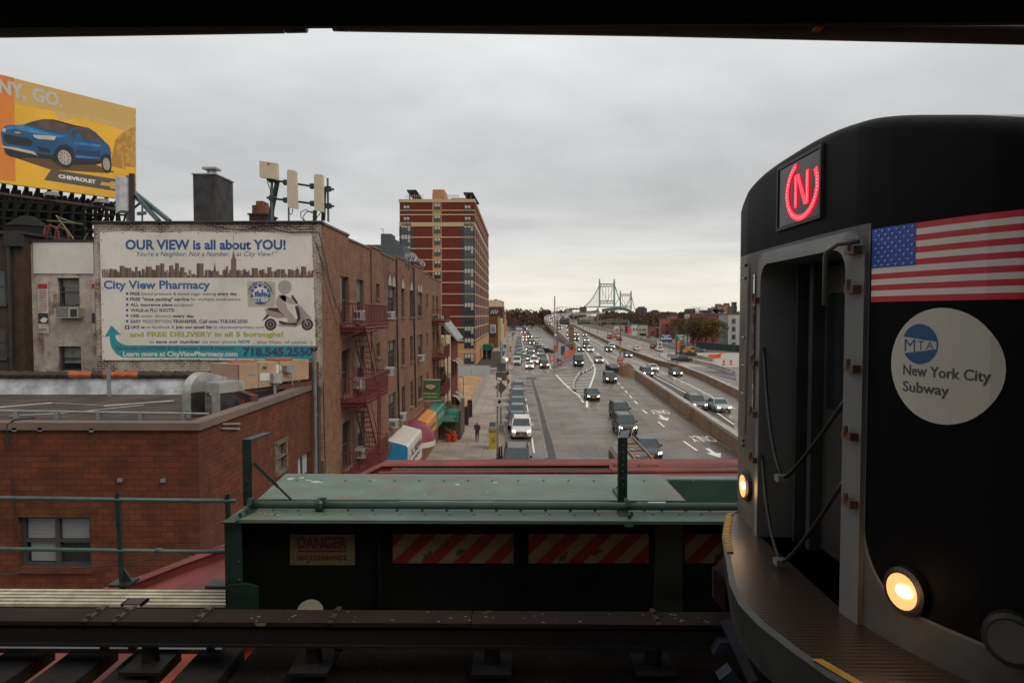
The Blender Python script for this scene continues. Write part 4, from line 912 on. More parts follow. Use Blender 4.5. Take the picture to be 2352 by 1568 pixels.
m=MB();m.tube([AP(560,615),AP(1965,828)],.04,8);m.tube([AP(560,998),AP(1965,1178)],.04,8);m.build('crossbar', mat('bar_dark', (.04,.05,.055),.5,.4),t)
m=MB();m.bar(AP(620,1500,.4),AP(785,640,.2),.13,.13);m.bar(AP(1740,1480,.4),AP(1765,790,.2),.13,.13);m.bar(AP(1560,1480),AP(1570,1260),.12,.12);m.build('brace', dark,t)
m=MB()
for x,y in ((665,630),(670,1010),(1845,815),(1850,1170),(970,680),(972,1050),(1525,760),(1530,1120)):p=AP(x,y);m.box(p.x - .1,p.x+.1,p.y - .1,p.y+.1,p.z - .09,p.z+.09)
m.build('clamp', dark,t)
ant=mat('antenna_cream', (.50,.43,.32),.55,var=.05)
for pts,lb_,in (([(405,225),(770,278),(778,612),(408,570)],'square cream panel antenna with a small red sticker'),([(978,440),(1005,408),(1150,432),(1160,450),(1185,1225),(1000,1200),(985,1100)],'long cream panel antenna in the middle of the frame'),([(1545,540),(1575,498),(1715,520),(1722,540),(1725,1295),(1560,1262),(1548,1100)],'long cream panel antenna at the right end of the frame')):
 t=thing('panel_antenna', lb_,'antenna', AP(*pts[-1],-.3),'cell antennas on the rooftop frame')
 MB().prism([AP(*q,-.3) for q in pts],(.03,.14,0)).build('housing', ant,t)
 if 'square' in lb_:MB().prism([AP(*q,-.32) for q in ((572,262),(615,268),(615,312),(572,306))],(0,.01,0)).build('sticker', mat('sticker_red', (.5,.06,.06),.6),t)
m=MB()
for pts in ([(570,640),(590,720),(635,820),(635,1000),(630,1400)],[(1340,1480),(1270,1400),(1270,1300),(1370,1245),(1480,1300),(1560,1350),(1600,1400)],[(1350,1480),(1315,1400),(1380,1300),(1500,1285),(1545,1310)],[(1100,1230),(1095,1320),(1065,1360),(1035,1310)],[(1690,1290),(1660,1350),(1610,1400),(1600,1440)]):m.tube([AP(*q,.1) for q in pts],.018,5)
single('antenna_cables', m,dark,'looping black cables hanging below the cell antennas', 'cable')
for k,(x,y,r_,lb_) in enumerate(((972,510,.30,'edge-on grey satellite dish, leftmost on the parapet'),(1012,510,.36,'grey satellite dish in the middle of the parapet dishes'),(1048,535,.20,'small satellite dish right of the larger ones'),(1098,570,.26,'low round satellite dish near the parapet step'))):
 Yd=44+k*3;p=onY(*A4(x,y),Yd);t=thing('satellite_dish', lb_,'satellite dish', (p.x,Yd,p.z - .6),'satellite dishes on the roof edge')
 ax=Vector((.55 if k else .9,-.6,.35)).normalized();u_=ax.cross(Vector((0,0,1))).normalized();w_=u_.cross(ax);m=MB()
 rings=[[p+ax*(-.18*r_*(1 - q*q))+(u_*math.cos(a)+w_*math.sin(a))*r_*q for a in [2*math.pi*j/14 for j in range(14)]] for q in (.05,.5,1)]
 for A_,B_ in zip(rings,rings[1:]):
  for j in range(14):m.face([A_[j],A_[(j+1) % 14],B_[(j+1) % 14],B_[j]])
 m.build('dish', mat('dish_grey', (.17,.17,.17),.5),t,smooth=True);MB().tube([p,(p.x,p.y,p.z - .9)],.04,6).tube([p - w_*r_*.8,p+ax*r_*.7],.02,5).build('mount', dark,t)
# billboard
Pr=onY(310,350,45.9);Pl=onY(0,290,38.0);dirb=Vector((Pr.x - Pl.x,Pr.y - Pl.y,0)).normalized();NB_=Vector((dirb.y,-dirb.x,0))
if NB_.y>0:NB_=-NB_
def bbp(x,y,off=0.0):return onP(*A1(x,y),Pr,NB_)+NB_*off
bb=thing('billboard', 'huge yellow car billboard on dark steel scaffolding at far left', 'billboard', (Pr.x,Pr.y,RT))
yel=mat('print_yellow', (.80,.44,.03),.6,var=.12,scale=.25);tan=mat('print_tan', (.58,.38,.12),.6,var=.05,scale=.3);oran=mat('print_orange', (.70,.21,.035),.6,var=.1,scale=.3);ligh=mat('print_pale_yellow', (.60,.40,.14),.6,var=.05)
MB().prism([bbp(1130,490),bbp(-900,-20),bbp(-900,990),bbp(1132,1262)],-NB_*.25).build('panel', yel,bb)
def bq(name,pts,m_,off):return MB().face([bbp(*q,off) for q in pts]).build(name,m_,bb,fix=False)
bq('tan_sky', [(-900,-15),(1128,492),(1128,700),(600,540),(125,450),(-900,300)],tan,.01);bq('pale_hill', [(450,500),(600,535),(760,545),(1128,640),(1060,672),(850,615),(640,570),(500,590)],ligh,.015)
bq('orange_strip', [(-900,-10),(118,234),(130,1100),(-900,985)],oran,.02);bq('dome_print', [(960,760),(1020,690),(1128,640),(1130,980),(940,970)],mat('print_gold', (.5,.26,.05),.6),.016);bq('tree_print', [(918,968),(960,785),(1030,995)],mat('print_ochre', (.42,.22,.04),.6,var=0),.02)
bq('sign_post_print', [(1036,780),(1044,780),(1050,1000),(1040,1000)],MAT['print_ochre'],.02);MB().disc(bbp(1038,770,.021),NB_,.32,18,.32).build('round_print', MAT['print_ochre'],bb,fix=False);MB().disc(bbp(1038,770,.026),NB_,.23,18,.23).build('round_print', MAT['print_gold'],bb,fix=False)
carb=mat('print_car_blue', (.012,.085,.21),.35,var=.25,scale=.8);cblk=mat('print_car_black', (.018,.018,.022),.5,var=0);cgl=mat('print_car_glass', (.09,.055,.045),.4,var=.4,scale=.9);chr_=mat('print_chrome', (.5,.45,.38),.4,var=.1)
bq('car_shadow', [(30,870),(420,1000),(900,1030),(960,1020),(800,960),(400,890)],mat('print_shadow_brown', (.12,.07,.03),.7,var=0),.025)
bq('car_underbody', [(5,700),(40,860),(90,895),(215,900),(425,915),(480,960),(800,960),(930,930),(925,880),(600,850),(60,780)],cblk,.03)
bq('car_body', [(8,700),(12,655),(60,630),(190,626),(270,598),(350,580),(450,586),(620,632),(740,650),(800,690),(850,740),(912,800),(930,860),(928,900),(850,905),(840,920),(620,905),(600,850),(540,800),(490,815),(440,875),(430,880),(200,850),(60,800),(20,790)],carb,.035)
cl2=mat('print_car_light', (.03,.20,.42),.35,var=.3,scale=2)
bq('car_shine', [(60,636),(190,632),(400,690),(560,720),(500,735),(300,700),(120,662),(40,668)],cl2,.037);bq('car_shine', [(620,768),(700,775),(840,795),(835,812),(700,800),(622,790)],cl2,.037);bq('car_shine', [(630,885),(820,900),(815,910),(640,898)],cl2,.037);bq('wheel_arch', [(455,900),(462,830),(500,795),(560,790),(605,820),(625,880),(620,915),(560,850),(500,850)],cblk,.038);bq('wheel_arch', [(835,940),(845,890),(880,865),(915,875),(932,920),(900,900),(860,905)],cblk,.038)
bq('car_windscreen', [(205,628),(270,600),(350,583),(450,592),(612,635),(575,690),(400,665)],cgl,.04);bq('car_side_glass', [(585,700),(640,655),(735,658),(800,695),(860,768),(690,745),(620,742)],cgl,.04)
bq('car_roof_line', [(350,578),(450,582),(620,628),(700,645),(690,650),(600,637),(440,590)],cblk,.045)
bq('car_grille', [(25,705),(60,705),(250,745),(275,775),(255,812),(60,785),(35,760)],cblk,.04);bq('car_bumper_trim', [(15,800),(120,815),(280,850),(315,885),(260,868),(110,835),(20,815)],chr_,.045)
bq('car_headlamp', [(272,708),(330,712),(470,722),(455,755),(320,745),(285,730)],chr_,.045);bq('car_headlamp', [(18,652),(50,655),(42,690),(15,680)],chr_,.045);bq('car_fog_recess', [(310,805),(410,825),(425,865),(330,850)],cblk,.045);bq('car_tail_lamp', [(905,815),(925,825),(922,855),(908,835)],inkr,.045)
bq('car_mirror', [(620,705),(665,700),(690,720),(685,745),(625,745)],carb,.05);bq('car_door_shade', [(625,870),(640,835),(800,850),(835,830),(838,895)],mat('print_car_deep', (.008,.04,.11),.4,var=0),.04)
bq('grille_bowtie', [(115,688),(145,684),(178,692),(150,702)],mat('print_gold_badge', (.55,.33,.1),.4,var=0),.05)
def wheelp(x,y,rx,ry):
 c0=bbp(x,y,.05);ax=(bbp(x+50,y) - bbp(x,y)).length/50
 for s_,m_,o in ((1.0,cblk,.05),(.68,chr_,.055),(.60,mat('print_rim_dark', (.2,.16,.12),.5,var=0),.058)):MB().disc(bbp(x,y,o),NB_,ry*s_*ax*.96,26,rx*s_*ax).build('wheel', m_,bb,fix=False)
 sp_=MB()
 for k in range(10):
  a=2*math.pi*k/10;Q=lambda r,da:bbp(x+rx*r*math.cos(a+da),y+ry*r*math.sin(a+da)+rx*r*math.cos(a+da)*.12,.062)
  sp_.face([Q(.1,-.5),Q(.1,.5),Q(.62,.12),Q(.62,-.12)])
 sp_.build('wheel_spokes', chr_,bb,fix=False)
wheelp(540,900,78,86);wheelp(890,955,42,68);MB().disc(bbp(150,870,.029),NB_,.25,16,.5).build('wheel', cblk,bb,fix=False)
bq('name_plate', [(428,997),(965,1080),(1130,1108),(1130,1200),(965,1180),(368,1087)],mat('print_grey_brown', (.105,.085,.065),.6,var=.05),.03)
a=bbp(488,1068,0);b=bbp(800,1117,0);text('lettering', 'CHEVROLET', a,b,(bbp(488,1042) - a).length*1.1,mat('print_white_bright', (.75,.72,.68),.5,var=0),bb,N=NB_,off=.05,bold=.05)
bq('bowtie_badge', [(832,1130),(850,1102),(915,1112),(930,1098),(965,1105),(965,1165),(925,1158),(915,1140)],MAT['print_gold_badge'],.05)
wp=mat('print_headline', (.50,.47,.42),.6,var=0)
def head(s_,x0,y0,x1,y1,x2,y2):a=bbp(x0,y0);b=bbp(x1,y1);text('headline', s_,a,b,(bbp(x2,y2) - a).length,wp,bb,N=NB_,off=.05,bold=.045,U=((bbp(x2,y2) - a).normalized()))
a=bbp(-130,340)
head('NY,', -12,352,218,412,-20,238);head('GO.', 268,418,522,480,268,312)
press(bb,Pr,NB_,.2,('panel',))
MB().prism([bbp(1132,485),bbp(1136,485),bbp(1140,1260),bbp(1134,1262)],-NB_*.6).build('edge_trim', mat('trim_pale', (.5,.48,.35),.6),bb)
MB().prism([bbp(1130,700,-.4),bbp(1152,703,-.4),bbp(1158,1420,-.4),bbp(1132,1420,-.4)],-NB_*.3).build('end_ladder', steel,bb)
st=MB();dk_=mat('scaffold_dark', (.014,.015,.014),.8,.0,spec=.15,var=.2);rs=random.Random(11)
def S(x,y,o):return bbp(x,y,-o)
for x in range(-300,1140,95):
 yt=1110+(x)*.135
 for o in (.5,2.2,4.2):
  st.bar(S(x,yt - 10,o),S(x+rs.uniform(-8,8),1620,o),.16)
 st.bar(S(x,yt,.5),S(x+95,1450,2.2),.1);st.bar(S(x+95,yt+10,2.2),S(x,1500,4.2),.1);st.bar(S(x,1350,.5),S(x+95,yt+12,.5),.12);st.bar(S(x,1500,1.2),S(x+140,1290,3.2),.09)
for y in (1290,1360,1430,1500,1560):
 for o in (.5,2.2,4.2):st.bar(S(-400,y - 50,o),S(1135,y+20,o),.12)
st.build('scaffold', dk_,bb)
m=MB();m.prism([S(-400,1170,-.9),S(960,1345,-.9),S(960,1362,-.9),S(-400,1190,-.9)],NB_*.5);m.build('catwalk', mat('catwalk_rust', (.06,.025,.02),.6,var=.3),bb)
for x in (225,650):
 c_=S(x+45,1215+(x - 225)*.135,-1.0);MB().prism([S(x - 5,1228+(x - 225)*.135,-1.4),S(x+15,1200+(x - 225)*.135,-1.4),S(x+70,1205+(x - 225)*.135,-1.4),S(x+95,1240+(x - 225)*.135,-1.4)],NB_*.5).build('floodlight', steel,bb)
m=MB().prism([S(-500,1050,5),S(1128,1265,5),S(1128,1560,5),S(-500,1560,5)],-NB_*.2)
m.build('backing', mat('scaffold_dark_fill', (.010,.011,.011),.9,var=.4,scale=.6),bb)  # added dark sheet, keeps bright sky from showing between the scaffold bars
t=thing('steel_bracket_antenna', 'white rack antenna and brown post in front of the billboard corner', 'antenna', onY(*A1(1100,1425),27.5))
Q=lambda x,y,d=0:onY(*A1(x,y),27.5+d)
MB().bar(Q(1103,1430),Q(1103,1035),.16).build('post', mat('post_brown', (.035,.02,.018),.6),t);MB().bar(Q(1070,1430,.2),Q(1068,1052,.2),.1).build('side_post', post,t)
MB().prism([Q(965,1053,-.2),Q(1000,1060,-.2),Q(1010,1340,-.2),Q(968,1362,-.2)],(.25,.2,0)).prism([Q(1005,1080),Q(1060,1095),Q(1062,1310),Q(1010,1300)],(0,.1,0)).build('panel', mat('antenna_white', (.40,.42,.42),.5,var=.15,scale=5),t)
m=MB()
for a_,b_ in (((1060,1140),(1330,1432)),((1110,1180),(1420,1432))):m.bar(Q(*a_,.4),Q(*b_,-.6),.14)
m.bar(Q(1150,1370,-.1),Q(1220,1362,-.1),.12).bar(Q(1190,1300),Q(1190,1430),.05);m.build('diagonal_brace', post,t)
t=thing('roof_water_tank', 'dark round roof tank in the shade under the billboard', 'water tank', onY(*C7(300,1300),31))
a=onY(*C7(-120,1300),31);b=onY(*C7(660,1300),31);zt=onY(*C7(200,1075),31).z;r_=(b.x - a.x)/2
MB().tube([((a.x+b.x)/2,31+r_,RT - 2),((a.x+b.x)/2,31+r_,zt)],r_,20).tube([((a.x+b.x)/2,31+r_,zt),((a.x+b.x)/2,31+r_,zt+.5)],[r_*1.05,.3],20).build('tank', dk_,t)
m=MB()
for pts in ([(860,1360),(880,1150),(980,1085),(1080,1120),(1150,1220),(1150,1360)],[(900,1360),(975,1090)],[(1080,1360),(1100,1180),(1200,1130),(1300,1180),(1340,1280),(1345,1360)]):m.tube([onY(*C7(*q),29) for q in pts],.045,6)
single('vent_loops', m,mat('pipe_red', (.16,.03,.015),.6),'thin red looping pipes on the wing roof under the billboard', 'pipe')
m=MB()
for a_,b_ in (((1100,890),(1440,1350)),((930,995),(1620,1060)),((1240,1020),(1120,1130)),((1720,1240),(1640,1390)),((1150,930),(1480,1050))):m.tube([onY(*C7(*a_),28.6),onY(*C7(*b_),28.6)],.035,6)
single('tv_aerial', m,mat('aerial', (.13,.12,.07),.5),'old thin television aerial above the wing roof', 'aerial')
# tall apartment block
TY=151.0;TZ0=.14
tb=thing('apartment_tower', 'fourteen storey red brick apartment tower with cream bands and dark corner windows', 'apartment building', (-20,TY,0))
tred=brick('tower_brick', (.145,.028,.018),(.12,.024,.016),(.10,.035,.025),.5,.18,.012)
tcream=mat('tower_cream', (.40,.20,.095),.8,var=.08,scale=.5);tband=mat('tower_band', (.44,.33,.20),.8,var=.05)
tglass=mat('tower_glass', (.03,.035,.038),.12,var=.4,scale=.4,spec=.8);tpane=mat('tower_shade', (.40,.40,.33),.5,var=.2,scale=.5);tgrey=mat('tower_spandrel', (.03,.031,.032),.5,var=.1)
def tp(x,y):return onY(*B7(x,y),TY)
xl,xr=tp(193,300).x,tp(780,300).x;zt=tp(400,190).z
YB=onX(1122,600,xr).y
fl_=[1500,1385,1298,1195,1108,1020,932,843,755,665,577,488,400,312,215]     # floor lines in the photo
FZ=[tp(400,y).z for y in fl_];FZ[0]=TZ0
cxl,cxr=tp(450,300).x,tp(522,300).x
m=MB();m.box(xl,xr,TY,YB,0,FZ[-1]);m.build('wall', tred,tb)
m=MB();m.box(xl - .15,xr+.15,TY - .15,YB+.15,FZ[-1],zt).box(xl - .1,xr+.1,TY - .1,YB+.1,tp(0,402).z,tp(0,372).z);m.build('cornice', [tband],tb)
m=MB();m.box(cxl,cxr,TY - .06,TY,FZ[2] - .1,zt+1.2);m.box(xl,xr+.06,TY - .07,TY+.0,0,FZ[2] - .6);m.box(xr,xr+.025,TY - .07,YB,0,FZ[2] - .5);m.box(cxl,tp(540,0).x,TY+.5,TY+8,zt,tp(0,112).z);m.build('cream_bay', tcream,tb)
for k,z in enumerate(FZ[1:14]):
 MB().box(xl - .03,xr+.05,TY - .09,TY - .0,z - .12,z+.12).box(xr,xr+.03,TY - .09,YB,z - .12,z+.12).build('band', tband,tb)
for z in (tp(0,278).z,):MB().box(xl - .03,xr+.1,TY - .09,TY,z - .1,z+.1).box(xr,xr+.03,TY,YB,z - .1,z+.1).build('band', tband,tb)
protow={}
def twin(x0,x1,z0,z1,shades,kind):
 key=(kind,)
 root=thing('window', None,None);root.parent=tb;root.location=Vector((x0,TY - .08,z0)) - wloc(tb)
 if key not in protow:
  w_,h_=x1 - x0,z1 - z0;a=MB().box(0,w_,0,.05,0,h_);oa=a.build('pane', tglass)
  s_=MB();n=3 if kind=='corner' else 2;n=2 if kind=='mid' else n
  for i in range(n):s_.box(w_*(i+.12)/n,w_*(i+.88)/n,-.02,-.0,h_*(.58 if i<2 else .3),h_*.95)
  os_=s_.build('shades', tpane);f_=MB()
  for i in range(n+1):f_.box(w_*i/n - .05,w_*i/n+.05,-.05,-.02,0,h_)
  f_.box(0,w_,-.05,-.02,h_*.5 - .05,h_*.5+.05);of=f_.build('frame', frame)
  protow[key]=(oa.data,os_.data,of.data)
  for o in (oa,os_,of):bpy.data.objects.remove(o)
 for nm,me in zip(('pane', 'shades', 'frame'),protow[key]):
  if nm=='shades' and not shades:continue
  o=bpy.data.objects.new(nm,me);COL.objects.link(o);o.parent=root
rs=random.Random(5)
lx0,lx1=tp(203,0).x,tp(275,0).x;rx0,rx1=tp(698,0).x,tp(772,0).x
for k in range(14):
 z0,z1=FZ[k],FZ[k+1];h=z1 - z0
 if k >=2:twin(tp(463,0).x,tp(511,0).x,z0+h*.32,z0+h*.86,True,'mid')
 if k<12:
  MB().box(tp(675,0).x,tp(778,0).x+.12,TY - .06,TY+1.6,z0+.15,z1 - .15).build('corner_glazing', tgrey,tb);twin(rx0,rx1,z0+h*(.3 if k else .12),z0+h*.88,rs.random()<.9,'corner')
  if k>6:MB().box(xl - .1,tp(300,0).x,TY - .06,TY+.2,z0+.15,z1 - .15).build('corner_glazing', tgrey,tb);twin(lx0,lx1,z0+h*.3,z0+h*.88,k>7,'corner')
 else:
  for a in (222,702):twin(tp(a,0).x,tp(a+48,0).x,z0+h*.25,z0+h*.8,True,'top')
m=MB();yy=TY+3;cols=[]
while yy<YB - 3:cols.append(yy);yy +=7.4
for y in cols:
 for k in range(13 if y<YB - 20 else 12):
  z0,z1=FZ[k],FZ[k+1];m.box(xr,xr+.015,y+1.2,y+2.6,z0+.5,z1 - .5);m.box(xr,xr+.015,y+3.6,y+5,z0+.5,z1 - .5)
o=m.build('side_windows', mat('side_glass', (.022,.02,.02),.7,spec=.1),tb);o['kind']='stuff'
m=MB()
for y in cols:m.box(xr,xr+.04,y,y+.35,FZ[1],FZ[12]+.5);m.box(xr,xr+.038,y+5.8,y+6.05,FZ[1],FZ[12])
m.build('pilasters', tband,tb)
m=MB()
for k in range(6):m.box(xr - 6,xr - .5+k*.0,TY+8+k*9,TY+13+k*9,zt,zt+1.6 - k*.25)
m.build('bulkhead', tcream,tb)
for a,b,yt in ((243,318,118),(690,765,138)):
 A_,B_=tp(a,yt),tp(b,yt);m=MB();m.prism([(A_.x,TY+1,A_.z),(B_.x,TY+1,B_.z),(B_.x+1.2,TY+4.5,B_.z - 1.9),(A_.x+1.2,TY+4.5,A_.z - 1.9)],(0,0,.25));
 m.box(A_.x+.5,A_.x+.8,TY+1,TY+1.3,zt,A_.z);m.box(B_.x - .6,B_.x - .3,TY+1.2,TY+1.5,zt,B_.z);m.build('roof_canopy', dark,tb)
m=MB()
for a,b in ((240,375),(575,655)):
 A_,B_=tp(a,170),tp(b,170);m.bar((A_.x,TY+.3,zt+.9),(B_.x,TY+.3,zt+.9),.08);n=8
 for i in range(n+1):x=A_.x+(B_.x - A_.x)*i/n;m.box(x - .04,x+.04,TY+.28,TY+.36,zt,zt+.9)
m.build('roof_railing', grey,tb)
t=thing('tower_entrance_canopy', 'dark green barrel canopy over the path of the apartment tower', 'awning', (xr+2,172,0))
A_=onY(*C5(1283,540),172);B_=onY(*C5(1525,672),172);m=MB();m.prism([(A_.x,172,B_.z)]+[(A_.x+.0,172,A_.z - .4),(A_.x+.3,172,A_.z),(B_.x - .4,172,A_.z),(B_.x,172,A_.z - .6),(B_.x,172,B_.z)],(0,3,0));m.build('cover', mat('canopy_green', (.005,.09,.05),.5,var=.1),t)
MB().box(A_.x+1,A_.x+1.15,172.2,172.4,0,B_.z).box(B_.x - .4,B_.x - .25,172.2,172.4,0,B_.z).build('posts', steel,t)
MB().box(A_.x,A_.x+2.4,174.9,175,.14,B_.z).build('doorway', dark,t)
# grey building behind,buildings beyond the tower
def simple_building(name,label,x0,x1,y0,y1,z1,m_,wins=(),roof=None,cat='building', z0=0):
 t=thing(name,label,cat,((x0+x1)/2,y0,z0));MB().box(x0,x1,y0,y1,z0,z1).build('wall', m_,t)
 MB().box(x0 - .15,x1+.15,y0 - .15,y1+.15,z1,z1+.3).build('roof', roof or coping,t)
 for (a,b,c_,d) in wins:MB().box(a,b,y0 - .06,y0,c_,d).build('window', tglass,t)
 return t
p=onY(862,577,120);q=onY(919,577,120);q2=onY(*B7(36,455),120);q3=onY(*B7(118,455),120);q4=onY(*B7(158,502),120)
gb=thing('grey_rooftop_building', 'distant blue grey building with a stepped bulkhead left of the tower', 'building', (p.x,120,0));gm_=mat('bluegrey_wall', (.06,.075,.085),.7,var=.1)
zz0=onY(900,562,120).z;MB().box(p.x - 9,q.x+.5,120,128,0,zz0).build('wall', gm_,gb);MB().box(q2.x,q3.x,121,125,zz0,q2.z).box(q3.x,q4.x,121,125,zz0,q4.z).build('bulkhead', gm_,gb)
MB().bar((q2.x+.4,121,q2.z),(q2.x+.4,121,q2.z+.9),.08).bar((q2.x+.4,121,q2.z+.9),(q2.x - .2,121,q2.z+.9),.06).build('vent_rod', dark,gb)
def U8(x,y,Y):return onY(*C8(x,y),Y)
bb2=brick('umber_brick', (.17,.075,.03),(.14,.06,.026),(.12,.06,.035),.4,.14,.01)
a=U8(600,925,232);b=U8(1010,925,232);c_=U8(1085,960,250)
t=thing('poster_building', 'plain umber brick building with a white wall poster beyond the tower', 'building', (b.x,232,0))
MB().box(a.x - 8,b.x,232,262,0,a.z).build('wall', bb2,t);MB().box(b.x,b.x+1.0,240,262,0,a.z - 1).build('facade_bay', tband,t)
q=[onY(*C5(1462,98),231.8),onY(*C5(1588,98),231.8),onY(*C5(1585,288),231.8),onY(*C5(1462,288),231.8)]
MB().prism(q,(0,.1,0)).build('poster', mat('poster_white', (.5,.5,.5),.6,var=.05),t)
for y in (118,150,165,180,195,210,225):MB().face([onY(*C5(x,yy_),231.7) for x,yy_ in ((1475,y),(1570,y),(1570,y+6),(1475,y+6))]).build('poster_line', navy,t,fix=False)
for y in (242,258):MB().face([onY(*C5(x,yy_),231.7) for x,yy_ in ((1475,y),(1575,y),(1575,y+8),(1475,y+8))]).build('poster_line', inkr,t,fix=False)
MB().prism([onY(*C5(x,y),231.8) for x,y in ((1452,288),(1585,288),(1585,360),(1452,360))],(0,.1,0)).build('dark_panel', dark,t)
for k in range(3):
 x=700+k*110;A_=U8(x,905,233);t=thing('cell_antenna', ('white cell antenna pair, left on the poster building roof', 'white cell antenna pair, middle on the poster building roof', 'white cell antenna pair, right on the poster building roof')[k],'antenna', A_,'antennas on the poster building')
 tz=U8(x,640,233).z;MB().box(A_.x,A_.x+.35,233,233.3,A_.z+.3,tz - .6).box(A_.x+.5,A_.x+.8,233.3,233.6,A_.z+.8,tz).build('panel', MAT['antenna_white'],t);MB().box(A_.x - .3,A_.x+1,233.4,233.6,A_.z - .2,A_.z+.5).box(A_.x+.15,A_.x+.25,233.5,233.6,A_.z - .3,tz - .5).build('mount', dark,t)
a=U8(600,525,275);b=U8(1232,525,275);tp_=U8(900,215,275)
t=thing('gabled_tan_building', 'tall tan building with a sloping hipped roof beyond the poster building', 'building', (b.x,275,0))
MB().box(a.x - 6,b.x,275,305,0,a.z - 7).build('wall', tband,t);MB().box(a.x - 6,b.x+.05,274.9,305,a.z - 7,a.z).build('upper_storey', mat('maroon_wall', (.07,.018,.014),.8),t)
c0=U8(1135,215,275);MB().prism([(a.x - 6,275,a.z),(b.x+.3,275,a.z),(c0.x,277,tp_.z),(a.x - 6,277,tp_.z)],(0,26,0)).build('roof', mat('roof_tan', (.33,.25,.15),.8,var=.08),t)
k0=U8(850,185,277);k1=U8(1000,185,277);MB().box(k0.x,k1.x,277.1,279,tp_.z - .2,k0.z).build('roof_vent', dark,t);c0=U8(1200,275,276);MB().box(c0.x,c0.x+.9,276,277,a.z+.2,c0.z).build('chimney', conc,t)
MB().box(b.x - 3,b.x - .05,274.85,275,.1,a.z - 7.1).build('corner_pier', mat('salmon_wall', (.36,.15,.085),.8),t)
a=U8(1232,835,330);b=U8(1310,850,330);simple_building('salmon_building', 'narrow salmon brick building at the end of the near row', a.x - 4,b.x,330,370,a.z,MAT['salmon_wall'])
a=onY(1142,718,330)
for k,(Y,w_,h_,mm,lb_) in enumerate(((392,1.4,9.0,mason,'small brown rowhouse far down the left side, nearest of the three'),(425,2.2,8.2,conc,'small pale rowhouse far down the left side, middle of the three'),(462,3.2,7.8,MAT['salmon_wall'],'small reddish rowhouse far down the left side, farthest of the three'))):
 simple_building('rowhouse', lb_,-15,-10.4+w_*.3,Y,Y+24,h_,mm)
struct('planting_bed', MB().face([(xr+.1,TY - 5,.16),(-4.6,TY - 5,.16),(-4.6,TY+60,.16),(xr+.1,TY+60,.16)]),mat('soil', (.04,.028,.018),.95,var=.3))
struct('vacant_lot', MB().face([(-48,79,.16),(-5.7,79,.16),(-5.7,126,.16),(-48,126,.16)]),mat('sandy_ground', (.42,.24,.12),.9,var=.2,scale=.4,dirt=(.30,.17,.09),dscale=.5,bmp=.3))
fm,ft,fb=newmat('chain_link')
v_=coords(ft);wv=ft.nodes.new('ShaderNodeTexNoise');wv.inputs['Scale'].default_value=1.2;ft.links.new(v_,wv.inputs['Vector'])
fb.inputs['Base Color'].default_value=(.45,.47,.47,1);fb.inputs['Metallic'].default_value=.3;fb.inputs['Roughness'].default_value=.6
s_=ft.nodes.new('ShaderNodeSeparateXYZ');ft.links.new(v_,s_.inputs[0]);u1=tm(ft,'ADD', tm(ft,'ADD', s_.outputs[0],s_.outputs[1]),s_.outputs[2]);u2=tm(ft,'SUBTRACT', tm(ft,'ADD', s_.outputs[0],s_.outputs[1]),s_.outputs[2])
g1_=tm(ft,'LESS_THAN', tm(ft,'FRACT', tm(ft,'MULTIPLY', u1,8.0)),.28);g2_=tm(ft,'LESS_THAN', tm(ft,'FRACT', tm(ft,'MULTIPLY', u2,8.0)),.28)
ft.links.new(tm(ft,'MAXIMUM', g1_,g2_),fb.inputs['Alpha'])
def fence(name,label,pts,h,step=3.0,infill=None):
 t=thing(name,label,'fence', pts[0]);m=MB();
 for a,b in zip(pts,pts[1:]):a=Vector(a);b=Vector(b);m.face([a+Vector((0,0,.05)),b+Vector((0,0,.05)),b+Vector((0,0,h)),a+Vector((0,0,h))])
 m.build('mesh_panel', infill or fm,t,fix=False)
 P=runsplit(pts,step)
 for p in P:MB().tube([p,p+Vector((0,0,h+.05))],.035,6).build('post', steel,t)
 for a,b in zip(pts,pts[1:]):MB().tube([Vector(a)+Vector((0,0,h)),Vector(b)+Vector((0,0,h))],.03,6).build('top_rail', steel,t)
 return t
fence('chain_link_fence', 'chain link fence along the pavement beside the sandy lot', [(-5.6,79,.14),(-5.6,126,.14)],2.0)
fence('chain_link_fence', 'grey screened fence across the back of the sandy lot', [(-22,126.5,.14),(-5.9,126.5,.14)],1.9,infill=mat('fence_screen', (.33,.36,.36),.7,var=.15))
# little houses after the brick building
t=thing('cream_house', 'narrow cream brick house right after the long brick building', 'building', (FX,FEND,0));ztp=onX(*C5(520,335),FX).z
ya,yb=FEND+.05,onX(*C5(568,600),FX+.2).y
MB().box(FX - 12,FX+.25,ya,yb,0,ztp).build('wall', mat('cream_brick', (.42,.33,.20),.8,var=.1),t);MB().box(FX+.25,FX+.3,ya+.8,yb - .8,4,5.6).box(FX+.25,FX+.3,ya+.8,yb - .8,1,2.8).build('window', tglass,t)
t=thing('red_house', 'small dark red house with a slate mansard and striped window awnings', 'building', (FX,yb,0));yc=yb+7.2;zr=onX(*C5(600,420),FX+.4).z
Pr_=lambda a,b,d:(FX+.3 - d,a,b);m=MB();wh=[(yb+1,yb+2.3,4.9,6.6),(yb+4,yb+5.3,4.9,6.6),(yb+1,yb+2.3,1.2,2.9),(yb+4,yb+5.3,1.2,2.9)]
m.wall(Pr_,yb+.02,yc,0,zr,wh,.15);m.face([(FX - 12,yc,0),(FX+.3,yc,0),(FX+.3,yc,zr),(FX - 12,yc,zr)]);m.build('wall', tred,t)
for h in wh:MB().box(FX+.12,FX+.16,h[0],h[1],h[2],h[3]).build('window', tglass,t)
